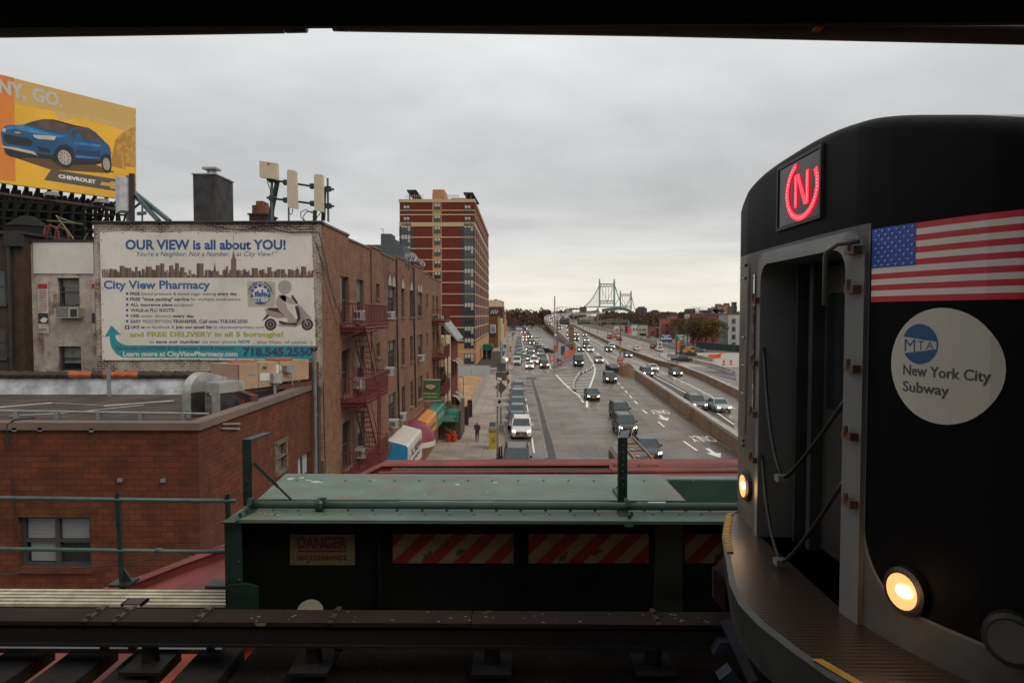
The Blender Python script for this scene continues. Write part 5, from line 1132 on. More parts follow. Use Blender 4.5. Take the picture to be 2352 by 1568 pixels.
MB().prism([(FX - .9,yb,zr+2.3),(FX+.9,yb,zr - .1),(FX+.9,yb,zr - .25),(FX - 1.2,yb,zr+2.0)],(0,yc - yb+.2,0)).box(FX - 12,FX - .9,yb,yc,zr,zr+2.2).build('mansard_roof', mat('slate_roof', (.22,.24,.22),.6,var=.15,scale=2),t)
strp,st_,sb_=newmat('striped_canvas');v_=coords(st_);s_=st_.nodes.new('ShaderNodeSeparateXYZ');st_.links.new(v_,s_.inputs[0])
st_.links.new(mixc(st_,tm(st_,'LESS_THAN', tm(st_,'FRACT', tm(st_,'MULTIPLY', s_.outputs[1],2.2)),.5),(.42,.38,.32),(.07,.07,.075)),sb_.inputs['Base Color']);sb_.inputs['Roughness'].default_value=.8
for k,h in enumerate(wh):
 z=h[3]+.1;a=thing('striped_awning', 'grey striped awning over the ' + ('upper near', 'upper far', 'lower near', 'lower far')[k]+' window of the red house', 'awning', (FX+.3,h[0],z),'striped window awnings on the red house')
 m=MB();sec=[(FX+.3,z)]+[(FX+.3+.85*math.sin(q),z - .95+.95*math.cos(q)) for q in (.5,.9,1.25,1.5)]
 for p,q in zip(sec,sec[1:]):m.face([(p[0],h[0] - .25,p[1]),(p[0],h[1]+.25,p[1]),(q[0],h[1]+.25,q[1]),(q[0],h[0] - .25,q[1])])
 m.build('canvas', strp,a,fix=False)
t=thing('stoop_gate', 'black iron gate with brick piers and stairs before the sandy lot', 'gate', (-6,76,0));m=MB()
for x,y in ((-6.9,70),(-5.6,70),(-5.6,75.5),(-6.9,75.5)):m.box(x - .25,x+.25,y - .25,y+.25,0,2.0)
m.build('pier', brick('pier_brick', (.07,.022,.018),(.06,.02,.016),(.05,.03,.025)),t);m=MB().box(-6.9,-5.6,69.95,70.05,.2,1.9);
for y in range(70,76):m.box(-5.64,-5.56,y,y+.06,.1,1.9)
m.bar((-5.6,70,1.7),(-5.6,75.5,1.7),.06).bar((-5.6,70,.4),(-5.6,75.5,.4),.06);m.build('gate', dark,t)
m=MB()
for k in range(8):m.box(-7.2,-5.9,64.2+k*.3,64.5+k*.3,.1,.28+k*.18)
m.build('steps', concd,t);m=MB().bar((-5.85,64,1.1),(-5.85,67,2.6),.05)
for k in range(7):m.box(-5.87,-5.83,64+k*.5,64.04+k*.5,.1,1.1+k*.24)
m.build('stair_rail', dark,t)
t=thing('sunburst_gate', 'arched iron trellis gate at the corner of the sandy lot', 'gate', (-8,78.5,0));p0=onY(*C5(730,1430),79);p1=onY(*C5(855,1275),79);m=MB()
m.bar((p1.x,79,.1),(p1.x,79,p1.z),.08).bar((p0.x,79,p1.z),(p1.x,79,p1.z),.08)
for k in range(9):a_=math.pi/2*k/8;m.bar((p0.x,79,.9),(p0.x+(p1.x - p0.x)*math.sin(a_),79,.9+(p1.z - .9)*math.cos(a_) ),.03)
for k in range(6):x=p0.x+(p1.x - p0.x)*k/5;m.box(x - .02,x+.02,79,79.04,.1,.9)
m.build('trellis', dark,t)
# poles,signs and street furniture on the left pavement
def pole_thing(name,label,u,v,z1,r=.09,cat='pole', z0=.1,m_=None):
 p=onZ(u,v,z0);t=thing(name,label,cat,p);MB().tube([p,(p.x,p.y,z0+1.2),(p.x,p.y,z1)],[r*1.3,r,r*.75],8).build('pole', m_ or steel,t);return t,p
t,p=pole_thing('street_light', 'tall grey cobra head street light with backs of three traffic signs', 1151,992,onZ(1151,992).z+9.0,.11,'street light')
zt=onY(1153,790,p.y).z;ar_=[onY(*C1(x,y),p.y+(i*.4)) for i,(x,y) in enumerate(((425,930),(455,830),(520,740),(600,660),(680,620),(740,602)))]
MB().tube([(p.x,p.y,7)]+ar_,.055,6).build('curved_arm', steel,t);q=ar_[-1];MB().box(q.x - .1,q.x+.6,q.y - .12,q.y+.12,q.z - .08,q.z+.08).build('lamp_head', steel,t)
sg=mat('sign_back', (.10,.095,.09),.5,.4,var=.1)
def pf(name,x0,y0,x1,y1,Y,par,m_=sg):a=onY(*C5(x0,y0),Y);b=onY(*C5(x1,y1),Y);return MB().box(a.x,b.x,Y,Y+.03,b.z,a.z).build(name,m_,par)
pf('sign_back', 1610,955,1812,1148,p.y - .13,t);pf('sign_back', 1590,1165,1832,1355,p.y - .13,t)
Q=[onY(*C5(x,y),p.y - .16) for x,y in ((1565,1505),(1700,1370),(1835,1512),(1705,1650))];MB().prism(Q,(0,.03,0)).build('diamond_sign_back', sg,t)
MB().box(p.x - .25,p.x+.25,p.y - .25,p.y+.25,.1,.9).build('base', steel,t)
t,p=pole_thing('camera_pole', 'pale pole with a white camera box and dome near the yellow bin', 1143,1056,6.2,.09,'camera pole')
a=onY(*A5(1870,700),p.y - .2);b=onY(*A5(1945,780),p.y - .2);MB().box(a.x,b.x,p.y - .45,p.y - .1,b.z,a.z).build('camera_box', mat('box_white', (.45,.44,.42),.5,var=.05),t);MB().disc(((a.x+b.x)/2+.15,p.y - .46,(a.z+b.z)/2+.05),(0,-1,0),.14,14).build('lens', dark,t,fix=False)
c_=onY(*A5(1920,517),p.y);MB().tube([(c_.x - .15,p.y - .1,c_.z),(c_.x+.18,p.y - .1,c_.z - .1)],.13,10).build('dome_camera', MAT['box_white'],t)
t=thing('solar_bin', 'yellow panelled public bin with solar panel top on the pavement', 'bin', onZ(1131,1031,.14));p=onZ(1131,1031,.14)
a=onY(*A5(1820,1190),p.y);b=onY(*A5(1892,965),p.y);MB().box(a.x,b.x,p.y,p.y+.7,.14,b.z - .15).build('body', mat('bin_yellow', (.40,.29,.035),.5,var=.15,scale=3),t)
MB().prism([(a.x - .03,p.y - .05,b.z - .42),(b.x+.03,p.y - .05,b.z - .42),(b.x+.03,p.y+.75,b.z+.05),(a.x - .03,p.y+.75,b.z+.05)],(0,0,.12)).build('hood', steel,t)
MB().prism([(a.x+.05,p.y+.0,b.z - .25),(b.x - .05,p.y+.0,b.z - .25),(b.x - .05,p.y+.65,b.z+.14),(a.x+.05,p.y+.65,b.z+.14)],(0,0,.02)).build('solar_panel', mat('solar', (.03,.035,.05),.2,var=.1),t)
text('lettering', 'RECYCLE', (a.x+.08,p.y,1.55),(b.x - .08,p.y,1.55),.12,ink,t,bold=.03);MB().disc(((a.x+b.x)/2+.1,p.y - .012,.9),(0,-1,0),.22,16,.16).build('print', mat('print_olive', (.2,.2,.03),.6),t,fix=False)
for k,(u,v) in enumerate(((A5(1945,1300)),(A5(1925,1310)))):p=onZ(u,v,.14);single('bollard', MB().tube([p,(p.x,p.y,1.25)],.07,8),dark,('thin dark bollard by the camera pole, right one', 'thin dark bollard by the camera pole, left one')[k],'bollard', 'bollards at the kerb')
p=onZ(*A5(2010,562),.14);t=thing('fire_hydrant', 'small dark red fire hydrant at the kerb past the sign pole', 'hydrant', p);MB().tube([p,(p.x,p.y,.75),(p.x,p.y,.9)],[.14,.13,.06],8).build('barrel', mat('hydrant_red', (.12,.03,.025),.5),t);MB().box(p.x - .25,p.x+.25,p.y - .07,p.y+.07,.5,.64).build('nozzle', MAT['hydrant_red'],t)
p=onZ(*A5(2002,600),.14);single('parking_sign', MB().tube([p,(p.x,p.y,2.6)],.04,6).box(p.x - .2,p.x+.2,p.y - .04,p.y - .02,2.1,2.7),dark,'thin kerbside post with a narrow parking sign', 'sign')
yel_s=mat('signal_yellow', (.42,.20,.02),.5,var=.08);ltm=lambda n,c,s:mat(n,c,.4,var=0,emit=c,es=s)
lw=ltm('lamp_warm', (1,.85,.62),4.5);lr=ltm('lamp_red', (1,.07,.03),3.2);la=ltm('lamp_amber', (1,.45,.08),3)
def signal(label,u,v,Y,h=None,parent=None):
 p=onY(u,v,Y);t=thing('traffic_signal', label,'traffic light', p,'yellow traffic signals')
 s_=Y/1568*1.0;MB().box(p.x - .21,p.x+.21,p.y - .15,p.y+.15,p.z - .62,p.z+.62).build('housing', yel_s,t)
 for k in range(3):MB().disc((p.x,p.y - .16,p.z+.4 - .4*k),(0,-1,0),.12,10).build('lens', lr if k==0 and 'red' in label else dark,t,fix=False)
 return t
tpY=108
t,p=pole_thing('signal_pole', 'left kerb signal pole with a long thin mast arm over the street', 1166,862,9.2,.10,'signal pole');tpY=p.y
a=onY(*C1(800,1005),p.y+1);b=onY(*C1(1330,922),p.y+3);MB().tube([(p.x,p.y,a.z - 1.6),a,b],[.07,.06,.03],6).build('mast_arm', steel,t)
a=onY(*C1(545,800),p.y+.5);b=onY(*C1(790,700),p.y+2);MB().tube([a,b],.04,5).build('lamp_arm', steel,t);MB().ball(onY(*C5(1830,880),p.y - .3),.22).build('lamp', lw,t)
signal('yellow traffic signal, upper one on the left kerb pole', *C5(1915,650),tpY+.3);signal('yellow traffic signal, lower one on the left kerb pole', *C5(1903,900),tpY - .5)
t=thing('globe_lamp', 'white globe pedestrian lamp hanging from a hooked bracket', 'street light', onY(*C5(1757,857),66));c_=onY(*C5(1757,857),66.2);MB().ball(c_,.22).build('globe', mat('globe_white', (.6,.6,.58),.3,var=0),t,smooth=True)
MB().tube([onY(*C5(x,y),66.3) for x,y in ((1712,800),(1725,785),(1745,778),(1758,800),(1757,830))],.05,6).build('hook', dark,t)
t,p=pole_thing('signal_pole', 'tall aluminium signal pole on the work site island', *C1(1635,1450),15.5,.17,'signal pole');pY=p.y
z_=onY(*C1(1640,640),pY).z;MB().tube([(p.x,p.y,6),(p.x,p.y,z_)],.11,8).build('upper_pole', steel,t);MB().box(p.x - .5,p.x+.5,p.y - .5,p.y+.5,0,.6).build('base', conc,t)
a=onY(*C1(1660,990),pY);b=onY(*C1(1850,912),pY);c_=onY(*C1(2095,882),pY);MB().tube([a,b,c_],.06,6).build('mast_arm', steel,t);MB().ball(onY(*C1(1655,708),pY - .1),.3).build('lamp_head', mat('globe_white', (.6,.6,.58)),t)
signal('yellow traffic signal on the island pole', *C1(1668,1000),pY - .3);signal('yellow traffic signal at the tip of the island mast arm', *C1(2108,945),pY - .3)
# people
def person(label,base,h=1.75,face=math.pi,coat=(.05,.02,.025),legs=(.015,.016,.022),skin_c=(.25,.15,.11),hair=(.03,.02,.015),bag=False,stride=.22):
 t=thing('person', label,'person', base);bm=bmesh.new()
 me=bpy.data.meshes.new('body');s=h/1.75
 J={'pel': (0,0,.95,.15),'wst': (0,0,1.1,.14),'chs': (0,.01,1.33,.17),'nck': (0,0,1.48,.065),'hd0': (0,.02,1.56,.085),'hd1': (0,.03,1.68,.085),
  'sl': (-.19,0,1.42,.075),'el': (-.25,.02,1.15,.055),'hl': (-.20,.16,.98,.04),'fl': (-.19,.22,.93,.03),'sr': (.19,0,1.42,.075),'er': (.26,.0,1.15,.055),'hr': (.22,.14,1.05,.04),'fr': (.18,.22,1.04,.03),
  'pl': (-.09,0,.88,.11),'kl': (-.1,stride*.5,.48,.07),'al': (-.1,stride,.09,.05),'tl': (-.1,stride+.16,.05,.045),'pr': (.09,0,.88,.11),'kr': (.1,-.02,.48,.07),'ar': (.1,-stride,.10,.05),'tr': (.1,-stride+.15,.05,.045)}
 E=[('pel', 'wst'),('wst', 'chs'),('chs', 'nck'),('nck', 'hd0'),('hd0', 'hd1'),('chs', 'sl'),('sl', 'el'),('el', 'hl'),('hl', 'fl'),('chs', 'sr'),('sr', 'er'),('er', 'hr'),('hr', 'fr'),('pel', 'pl'),('pl', 'kl'),('kl', 'al'),('al', 'tl'),('pel', 'pr'),('pr', 'kr'),('kr', 'ar'),('ar', 'tr')]
 ks=list(J);me.from_pydata([tuple(Vector(J[k][:3])*s) for k in ks],[(ks.index(a),ks.index(b)) for a,b in E],[])
 o=bpy.data.objects.new('body', me);COL.objects.link(o)
 md=o.modifiers.new('s', 'SKIN');md.use_smooth_shade=True;sv=me.skin_vertices[0].data
 for i,k in enumerate(ks):sv[i].radius=(J[k][3]*s,J[k][3]*s);sv[i].use_root=(k=='pel')
 o.modifiers.new('d', 'SUBSURF').levels=1
 dg=bpy.context.evaluated_depsgraph_get();m2=bpy.data.meshes.new_from_object(o.evaluated_get(dg));bpy.data.objects.remove(o)
 for nm,c in (('coat', coat),('trousers', legs),('skin', skin_c),('hair', hair)):m2.materials.append(mat('person_%s_%d' % (nm,int(sum(c)*1e4)),c,.8,var=.1))
 for p in m2.polygons:
  z=p.center.z/s;y=p.center.y
  p.material_index=3 if z>1.66 or (z>1.54 and y<.01) else 2 if z>1.47 or (abs(p.center.x)>.12*s and z<1.08 and y>.15*s) else 0 if z>.86 else 1
 b=bpy.data.objects.new('body', m2);COL.objects.link(b);b.parent=t;t.rotation_euler=(0,0,face)
 if bag:o=MB().box(-.17*s,.17*s,-.30*s,-.13*s,1.0*s,1.42*s);q=o.build('backpack', dark);q.parent=t
 return t
person('person walking on the pavement in dark clothes with a bag over the shoulder', onZ(1096,1013,.14),1.78,math.pi,bag=True)
person('person in dark coat far down the pavement near the parked motorbike', onZ(*C5(1805,655),.14),1.7,.3,coat=(.02,.03,.07))
person('person in blue coat standing beside another far down the pavement', onZ(*C5(1775,640),.14),1.7,2.5,coat=(.05,.12,.25))
person('construction worker in blue jacket standing on the work site island', onZ(*C1(1705,1400),.1),1.78,.4,coat=(.01,.12,.2),legs=(.02,.03,.05))
# vehicles
tyre=mat('tyre', (.015,.015,.015),.8,var=0);rim=mat('rim', (.30,.30,.30),.3,.6,var=0);cgls=mat('car_glass', (.03,.045,.045),.06,var=.2,scale=1,spec=.9)
plate=mat('plate_yellow', (.5,.22,.02),.5,var=0);hl_on=mat('headlight_on', (1,.93,.8),.3,var=0,emit=(1,.86,.68),es=9);hl_off=mat('headlight_off', (.4,.4,.38),.15,var=0);tail_on=mat('tail_on', (.5,.01,.01),.3,var=0,emit=(1,.05,.02),es=1.8);tail_off=mat('tail_off', (.18,.01,.01),.3,var=0)
def paint(n,c,r=.28):return mat('paint_' + n,c,r,0,var=.03,spec=.6)
PC={'black': (.016,.017,.019),'charcoal': (.035,.037,.04),'grey': (.11,.115,.115),'silver': (.32,.33,.33),'white': (.62,.62,.60),'maroon': (.10,.018,.025),'teal grey': (.06,.095,.10),'orange': (.62,.20,.01),'dark blue': (.02,.035,.07),'brown': (.07,.05,.04),'beige': (.30,.27,.21)}
KD={'sedan': (4.75,1.82,1.45,.92,.82,1.25,2.0,3.35,4.25),'suv': (4.75,1.92,1.74,1.08,1.0,1.15,1.75,4.35,4.65),'hatch': (4.2,1.78,1.48,.95,.85,1.1,1.75,3.6,4.1),'van': (5.6,2.0,2.55,1.35,1.15,.55,1.25,5.45,5.58),'minivan': (5.0,1.95,1.82,1.05,.95,.7,1.6,4.6,4.9),'pickup': (5.4,1.95,1.8,1.1,1.05,1.4,2.0,3.2,3.5)}
PROTO={}
def sections(mb,secs):                        # secs:list of rings (same length)
 for A_,B_ in zip(secs,secs[1:]):
  n=len(A_)
  for i in range(n):mb.face([A_[i],A_[(i+1) % n],B_[(i+1) % n],B_[i]])
 mb.face(secs[0]);mb.face(secs[-1][::-1])
def ring(y,w,zb,zt,r=.16):h=w/2;return [(-h+r*.6,y,zb),(h - r*.6,y,zb),(h,y,zb+r),(h,y,zt - r*1.2),(h - r*.8,y,zt),(-h+r*.8,y,zt),(-h,y,zt - r*1.2),(-h,y,zb+r)]
def make_car(kind,on,lod):
 L,W,H,bz,hz,c0,c1,c2,c3=KD[kind];pm_=paint('proto', (.1,.1,.1));root=bpy.data.objects.new(kind,None)
 b=MB();dk=bz - .03 if kind not in ('sedan',) else bz - .06
 sec=[ring(.0,W*.84,.32,hz*.72),ring(.10,W*.95,.24,hz*.88),ring(.55,W,.20,hz),ring(c0,W,.19,bz),ring(c3 - .1,W,.19,bz),ring(L - .25,W*.98,.22,dk if kind !='pickup' else bz),ring(L - .03,W*.9,.32,dk*.96)]
 sections(b,sec);m1=MB();i0=.10;n_=0
 tw=W*(.78 if kind !='van' else .88)
 g=MB();ZT=H - .05
 def gr_(y,w,z):return [(-w/2,y,z),(w/2,y,z)]
 base=[(-W/2+.08,c0,bz - .02),(W/2 - .08,c0,bz - .02),(W/2 - .06,c3,bz - .02),(-W/2+.06,c3,bz - .02)]
 topq=[(-tw/2,c1,ZT),(tw/2,c1,ZT),(tw/2,c2,ZT),(-tw/2,c2,ZT)]
 for i in range(4):g.face([base[i],base[(i+1) % 4],topq[(i+1) % 4],topq[i]])
 rf=MB();rf.face(topq);ctr=[(x*.86,y+(.12 if y<(c1+c2)/2 else -.12),H) for x,y,z in topq]
 for i in range(4):rf.face([topq[i],topq[(i+1) % 4],ctr[(i+1) % 4],ctr[i]])
 rf.face(ctr)
 for i in range(4):
  if kind=='van' and i >=0:pass
  rf.bar(base[i],topq[i],.09,.07)
 mids=[.42] if kind in ('sedan', 'hatch', 'pickup') else [.33,.68]
 for f in mids:
  for s in (-1,1):rf.bar((s*(W/2 - .05),c0+(c3 - c0)*(f+.03),bz - .02),(s*(tw/2+.015),c1+(c2 - c1)*f,ZT),.08,.05)
 if kind=='van':
  for s in (-1,1):rf.face([(s*(W/2 - .05),2.1,bz - .03),(s*(W/2 - .05),L - .1,bz - .03),(s*(tw/2+.03),c2,ZT),(s*(tw/2+.03),2.2,ZT)])
  rf.face([(-W/2+.07,c3+.01,bz),(W/2 - .07,c3+.01,bz),(tw/2,c2+.02,ZT),(-tw/2,c2+.02,ZT)])
 if kind in ('suv', 'minivan'):
  for s in (-1,1):rf.bar((s*tw*.44,c1+.4,H+.03),(s*tw*.44,c2 - .2,H+.03),.05)
 hlm=hl_on if on in ('on', 'both') else hl_off;tlm=tail_on if on=='tail' else tail_off
 lamps=MB();sz=.17 if lod==0 else .21
 def lamp(s):return MB().prism([(s*(W/2 - .42),-.015,hz*.66),(s*(W/2 - .14),.05,hz*.70),(s*(W/2 - .13),.06,hz*.70+sz),(s*(W/2 - .40),-.005,hz*.66+sz*.8)],(0,.08,0))
 def tl(s):return MB().box(s*(W/2 - .16) - .13,s*(W/2 - .16)+.13,L - .1,L+.0,bz*.70,bz*.9)
 x0=.85 if kind !='van' else 1.0;x1=L - .95
 if lod==2:
  a=MB();a.v,a.f,a.mi=list(b.v),list(b.f),[0]*len(b.f)
  def add(o,mi):
   n=len(a.v);a.v +=o.v;a.f +=[tuple(i+n for i in f) for f in o.f];a.mi +=[mi]*len(o.f)
  add(rf,0);add(g,1);add(lamp(-1),2);add(lamp(1),2);add(tl(-1),3);add(tl(1),3)
  for y in (x0,x1):add(MB().box(-W/2+.02,W/2 - .02,y - .3,y+.3,0,.4),4)
  bpy.data.objects.remove(root);o=a.build('parked_car', [pm_,cgls,hlm,tlm,tyre],fix=False);COL.objects.unlink(o);return o
 COL.objects.link(root)
 parts=[('body', b,pm_),('roof', rf,pm_),('windows', g,cgls)]
 for s in (-1,1):parts +=[('headlight', lamp(s),hlm),('tail_light', tl(s),tlm),('mirror', MB().box(s*(W/2+.1) - .1,s*(W/2+.1)+.1,c0+.35,c0+.5,bz - .02,bz+.15),pm_)]
 parts +=[('grille', MB().prism([(-.48,-.02,hz*.5),(.48,-.02,hz*.5),(.55,-.0,hz*.72),(-.55,-.0,hz*.72)],(0,.06,0)).box(-.6,.6,-.01,.1,.34,.46),dark),('licence_plate', MB().box(-.16,.16,-.035,.0,.42,.56),plate),('rear_plate', MB().box(-.16,.16,L - .02,L+.01,.6,.74),plate)]
 for s in (-1,1):
  for y in (x0,x1):parts.append(('wheel', MB().tube([(s*(W/2 - .22),y,.33),(s*(W/2+.01),y,.33)],.33,14),tyre))
 for nm,m_,mt in parts:
  o=m_.build(nm,mt,root)
  if nm=='wheel':
   s=1 if m_.v[-1][0]>0 else -1;yy=sum(v[1] for v in m_.v)/len(m_.v)
   MB().disc((s*(W/2+.015),yy,.33),(s,0,0),.21,12).build('rim', rim,o,fix=False)
 return root
def unlink_tree(o):
 for c in list(o.children):unlink_tree(c)
 COL.objects.unlink(o)
def car(kind,colour,label,pos,ang=0.0,on='on', lod=1,group='cars on the road', cat='car', nm=None):
 key=(kind,on,lod)
 if key not in PROTO:
  r=make_car(kind,on,lod)
  if lod !=2:KIDS.clear();PROTO[key]=r;r.name='proto'
  else:PROTO[key]=r
 src=PROTO[key];c=copy_tree(src);pmx=paint(colour,PC[colour])
 def rec(o):
  if o.type=='MESH':
   for i,s in enumerate(o.material_slots):
    if s.material and s.material.name=='paint_proto': s.link='OBJECT'; s.material=pmx
  for ch in o.children:rec(ch)
 rec(c);c.location=pos;c.rotation_euler=(0,0,ang);c.name=nm or ('parked_car' if 'parked' in group else 'car')
 return tag(c,label,cat,group)
def C(conv,x,y,kind,colour,label,ang=0.0,on='on', lod=1,group='cars on the road', cat='car', nm=None,rear=False):
 p=onR(*conv(x,y));Y=p.y;dz=math.atan((zprof(Y+3) - zprof(Y))/3)
 if rear:p=p+Vector((0,KD[kind][0],0));ang=ang+math.pi
 c=car(kind,colour,label,(p.x,p.y,zprof(p.y)+.012),R(ang) if abs(ang)>3.2 else ang,on,lod,group,cat,nm)
 if dz>.003:c.rotation_euler.x=dz*(1 if not rear else -1)
 return c
C(A7,415,803,'suv', 'white', 'white suv with lit headlights passing the parked row', lod=0)
g_='cars parked at the left kerb'
pcs=[('suv', 'charcoal', 47.8,'dark suv with roof rails parked nearest, cut off by the red ledge'),('sedan', 'black', 67.5,'black sedan parked at the kerb right behind the white suv'),('hatch', 'grey', 73.8,'grey hatchback parked second behind the white suv'),('sedan', 'teal grey', 80.3,'blue grey sedan parked third behind the white suv'),('suv', 'grey', 86.8,'dull grey suv parked just before the maroon car'),('sedan', 'maroon', 93,'maroon sedan parked at the left kerb near the crossing'),('hatch', 'teal grey', 99.5,'teal hatchback parked at the end of the near kerb row')]
for k,c_,y,lb_ in pcs:car(k,c_,lb_,(-.35 if y>60 else -.28,y,.012),0,'off', 1,g_)
C(C1,745,1412,'minivan', 'white', 'white passenger van parked first after the crossing', on='off', group=g_)
cl_=['teal grey', 'grey', 'silver', 'charcoal', 'teal grey', 'silver', 'grey', 'black', 'maroon', 'silver', 'grey', 'charcoal', 'grey', 'silver', 'black', 'grey', 'teal grey', 'silver', 'grey', 'charcoal', 'grey']
Y_=164.5
for i in range(21):
 car(['sedan', 'suv', 'hatch'][i % 3],cl_[i],f'{cl_[i]} {["sedan", "suv", "hatchback"][i % 3]} parked {ords[i]} behind the white van in the far kerb row', (-.35,Y_,.012),0,'off', 1 if i<4 else 2,g_);Y_ +=6.5+(i % 4)*.35
C(C1,850,1200,'sedan', 'white', 'white sedan with its front door open beside the far kerb row', ang=-.25,on='off')
C(A7,490,172,'sedan', 'white', 'white sedan waiting first at the crossing in the left lane');C(C1,1160,1402,'suv', 'white', 'white suv right behind the first waiting white sedan')
C(C1,1400,1492,'suv', 'black', 'black suv waiting first at the crossing in the right lane')
for x,y,k,c_,lb_ in ((1060,1320,'sedan', 'grey', 'grey sedan third in the left waiting lane'),(1080,1255,'suv', 'grey', 'grey suv fourth in the left waiting lane'),(1075,1190,'sedan', 'silver', 'silver sedan fifth in the left waiting lane'),(1090,1140,'suv', 'silver', 'silver suv last in the left waiting lane'),(1370,1400,'sedan', 'teal grey', 'blue grey sedan second in the right waiting lane'),(1350,1330,'suv', 'grey', 'grey suv third in the right waiting lane'),(1335,1270,'sedan', 'charcoal', 'charcoal sedan fourth in the right waiting lane'),(1315,1205,'suv', 'silver', 'silver suv fifth in the right waiting lane'),(1300,1155,'sedan', 'black', 'black sedan last in the right waiting lane'),(1020,1085,'sedan', 'maroon', 'maroon sedan with bright headlights behind the left queue'),(1105,940,'suv', 'maroon', 'dark red car with headlights alone in the middle of the street'),(935,850,'sedan', 'brown', 'brown sedan coming beneath the yellow taxi'),(1062,775,'sedan', 'black', 'black car with headlights beyond the turning white suv'),(905,675,'suv', 'charcoal', 'charcoal suv with headlights far down the street')):
 C(C1,x,y,k,c_,lb_)
C(C1,1030,862,'suv', 'white', 'white suv turning sideways across the street', ang=-1.35,on='off');C(C1,935,790,'minivan', 'orange', 'yellow orange taxi far down the street', cat='taxi');C(C1,1008,680,'sedan', 'teal grey', 'pale teal car driving away far down the street', on='tail', rear=True)
for i,(x,y) in enumerate(((760,590),(870,590),(985,590),(800,580))):C(C1,x,y,'suv', ['white', 'white', 'charcoal', 'silver'][i],['white suv crossing at the far end of the street, left', 'white suv crossing at the far end of the street, centre', 'dark suv by the red signal at the far end of the street', 'silver suv at the far left end of the street'][i],ang=1.5,lod=2)
ang_rows=[(1790,1125,'charcoal', 'hatch'),(1640,1095,'silver', 'sedan'),(1610,1060,'silver', 'suv'),(1560,1025,'grey', 'sedan'),(1530,990,'white', 'suv'),(1500,955,'charcoal', 'sedan'),(1440,925,'white', 'suv'),(1400,890,'silver', 'suv'),(1340,825,'black', 'sedan'),(1330,795,'white', 'minivan'),(1240,765,'grey', 'sedan'),(1225,725,'silver', 'suv'),(1190,700,'grey', 'suv'),(1160,665,'charcoal', 'sedan'),(1140,645,'silver', 'sedan'),(1110,615,'grey', 'suv'),(1090,595,'teal grey', 'sedan')]
for i,(x,y,c_,k) in enumerate(ang_rows):
 p=onZ(*C1(x - 120+i*2,y),.0);car(k,c_,f'{c_} car parked at an angle beside the viaduct, {ords[i]} from the portable toilet', (p.x - .5,p.y,.012),1.05,'off', 1 if i<9 else 2,'angled cars parked beside the viaduct')
C(A7,1372,768,'suv', 'charcoal', 'dark suv with orange lit headlights just behind the tank truck', lod=0);C(A7,1325,632,'suv', 'black', 'black suv with chrome grille behind the dark suv in the queue', lod=0);C(A7,1588,1000,'hatch', 'charcoal', 'dark hatchback beside the tank truck, front cropped by the red ledge', lod=0)
C(A7,1062,458,'sedan', 'black', 'black sedan with headlights leaving the striped gore', lod=0);C(A7,1222,298,'suv', 'black', 'black crossover with headlights by the crash cushion', lod=0)
C(C2,1040,1450,'van', 'black', 'tall black cargo van coming off the ramp', lod=0,cat='van', nm='van');C(C2,1525,1375,'suv', 'silver', 'boxy silver suv on the ramp next to the black van')
C(A7,1555,245,'suv', 'charcoal', 'charcoal suv with headlights left of the white sedan behind the wall');C(A7,1610,197,'sedan', 'white', 'white sedan on the highway right of the charcoal suv');C(A7,1820,238,'sedan', 'black', 'black sedan on the highway near the orange barrels')
C(A7,2020,548,'suv', 'grey', 'grey suv on the highway close to the subway train', lod=0);C(A7,2235,565,'sedan', 'silver', 'silver sedan on the highway beside the grey suv', lod=0)
HWY=[(1085,1092,'sedan', 'black', 'black sedan with amber lights at the ramp split'),(1312,1112,'minivan', 'white', 'white minivan at the ramp split'),(1215,1015,'suv', 'charcoal', 'charcoal suv behind the white minivan'),(1215,872,'suv', 'silver', 'silver suv in the second highway lane'),(985,838,'suv', 'black', 'black suv right of the sign gantry column'),(975,722,'sedan', 'maroon', 'maroon sedan right of the gantry column, upper'),(1172,735,'sedan', 'maroon', 'maroon sedan in the fourth highway lane'),(800,738,'sedan', 'charcoal', 'dark sedan half hidden left of the gantry column'),(795,622,'sedan', 'grey', 'grey sedan half hidden left of the column, upper'),(595,568,'suv', 'maroon', 'maroon suv below the gantry left post'),(780,522,'suv', 'black', 'black suv under the sign gantry'),(350,475,'suv', 'charcoal', 'car with headlights nearest the left parapet'),(485,432,'sedan', 'silver', 'pale sedan left of the gantry post'),(403,388,'suv', 'charcoal', 'dark suv above the parapet car'),(540,350,'suv', 'maroon', 'dark red suv with headlights above the gantry post'),(425,348,'sedan', 'silver', 'silver car in the bend of the expressway'),(315,335,'sedan', 'brown', 'small brown car in the bend near the parapet'),
 (368,295,'suv', 'grey', 'grey car in the bright headlight cluster, left'),(395,275,'sedan', 'charcoal', 'dark car in the bright headlight cluster, centre'),(425,248,'suv', 'silver', 'silver car in the bright headlight cluster, upper'),(462,255,'sedan', 'grey', 'grey car in the bright headlight cluster, right'),(465,225,'sedan', 'black', 'black car in the bright headlight cluster, top'),(575,215,'suv', 'grey', 'grey car with headlights at the crest of the expressway'),(528,200,'sedan', 'silver', 'car with cold headlights near the crest'),(670,192,'suv', 'charcoal', 'car with headlights beyond the crest'),(745,1105 - 925,'suv', 'brown', 'farthest car before the bridge approach')]
for x,y,k,c_,lb_ in HWY:C(C2,x,y,k,c_,lb_,lod=1 if y>600 else 2,group='cars on the expressway')
C(C2,1742,1105,'suv', 'charcoal', 'charcoal suv in the inner lane by the median wall', group='cars on the expressway');C(C2,1820,1032,'suv', 'white', 'white suv beside the median wall', group='cars on the expressway');C(C2,2212,1235,'sedan', 'black', 'black sedan with amber headlights by the pale barrier blocks', group='cars on the expressway')
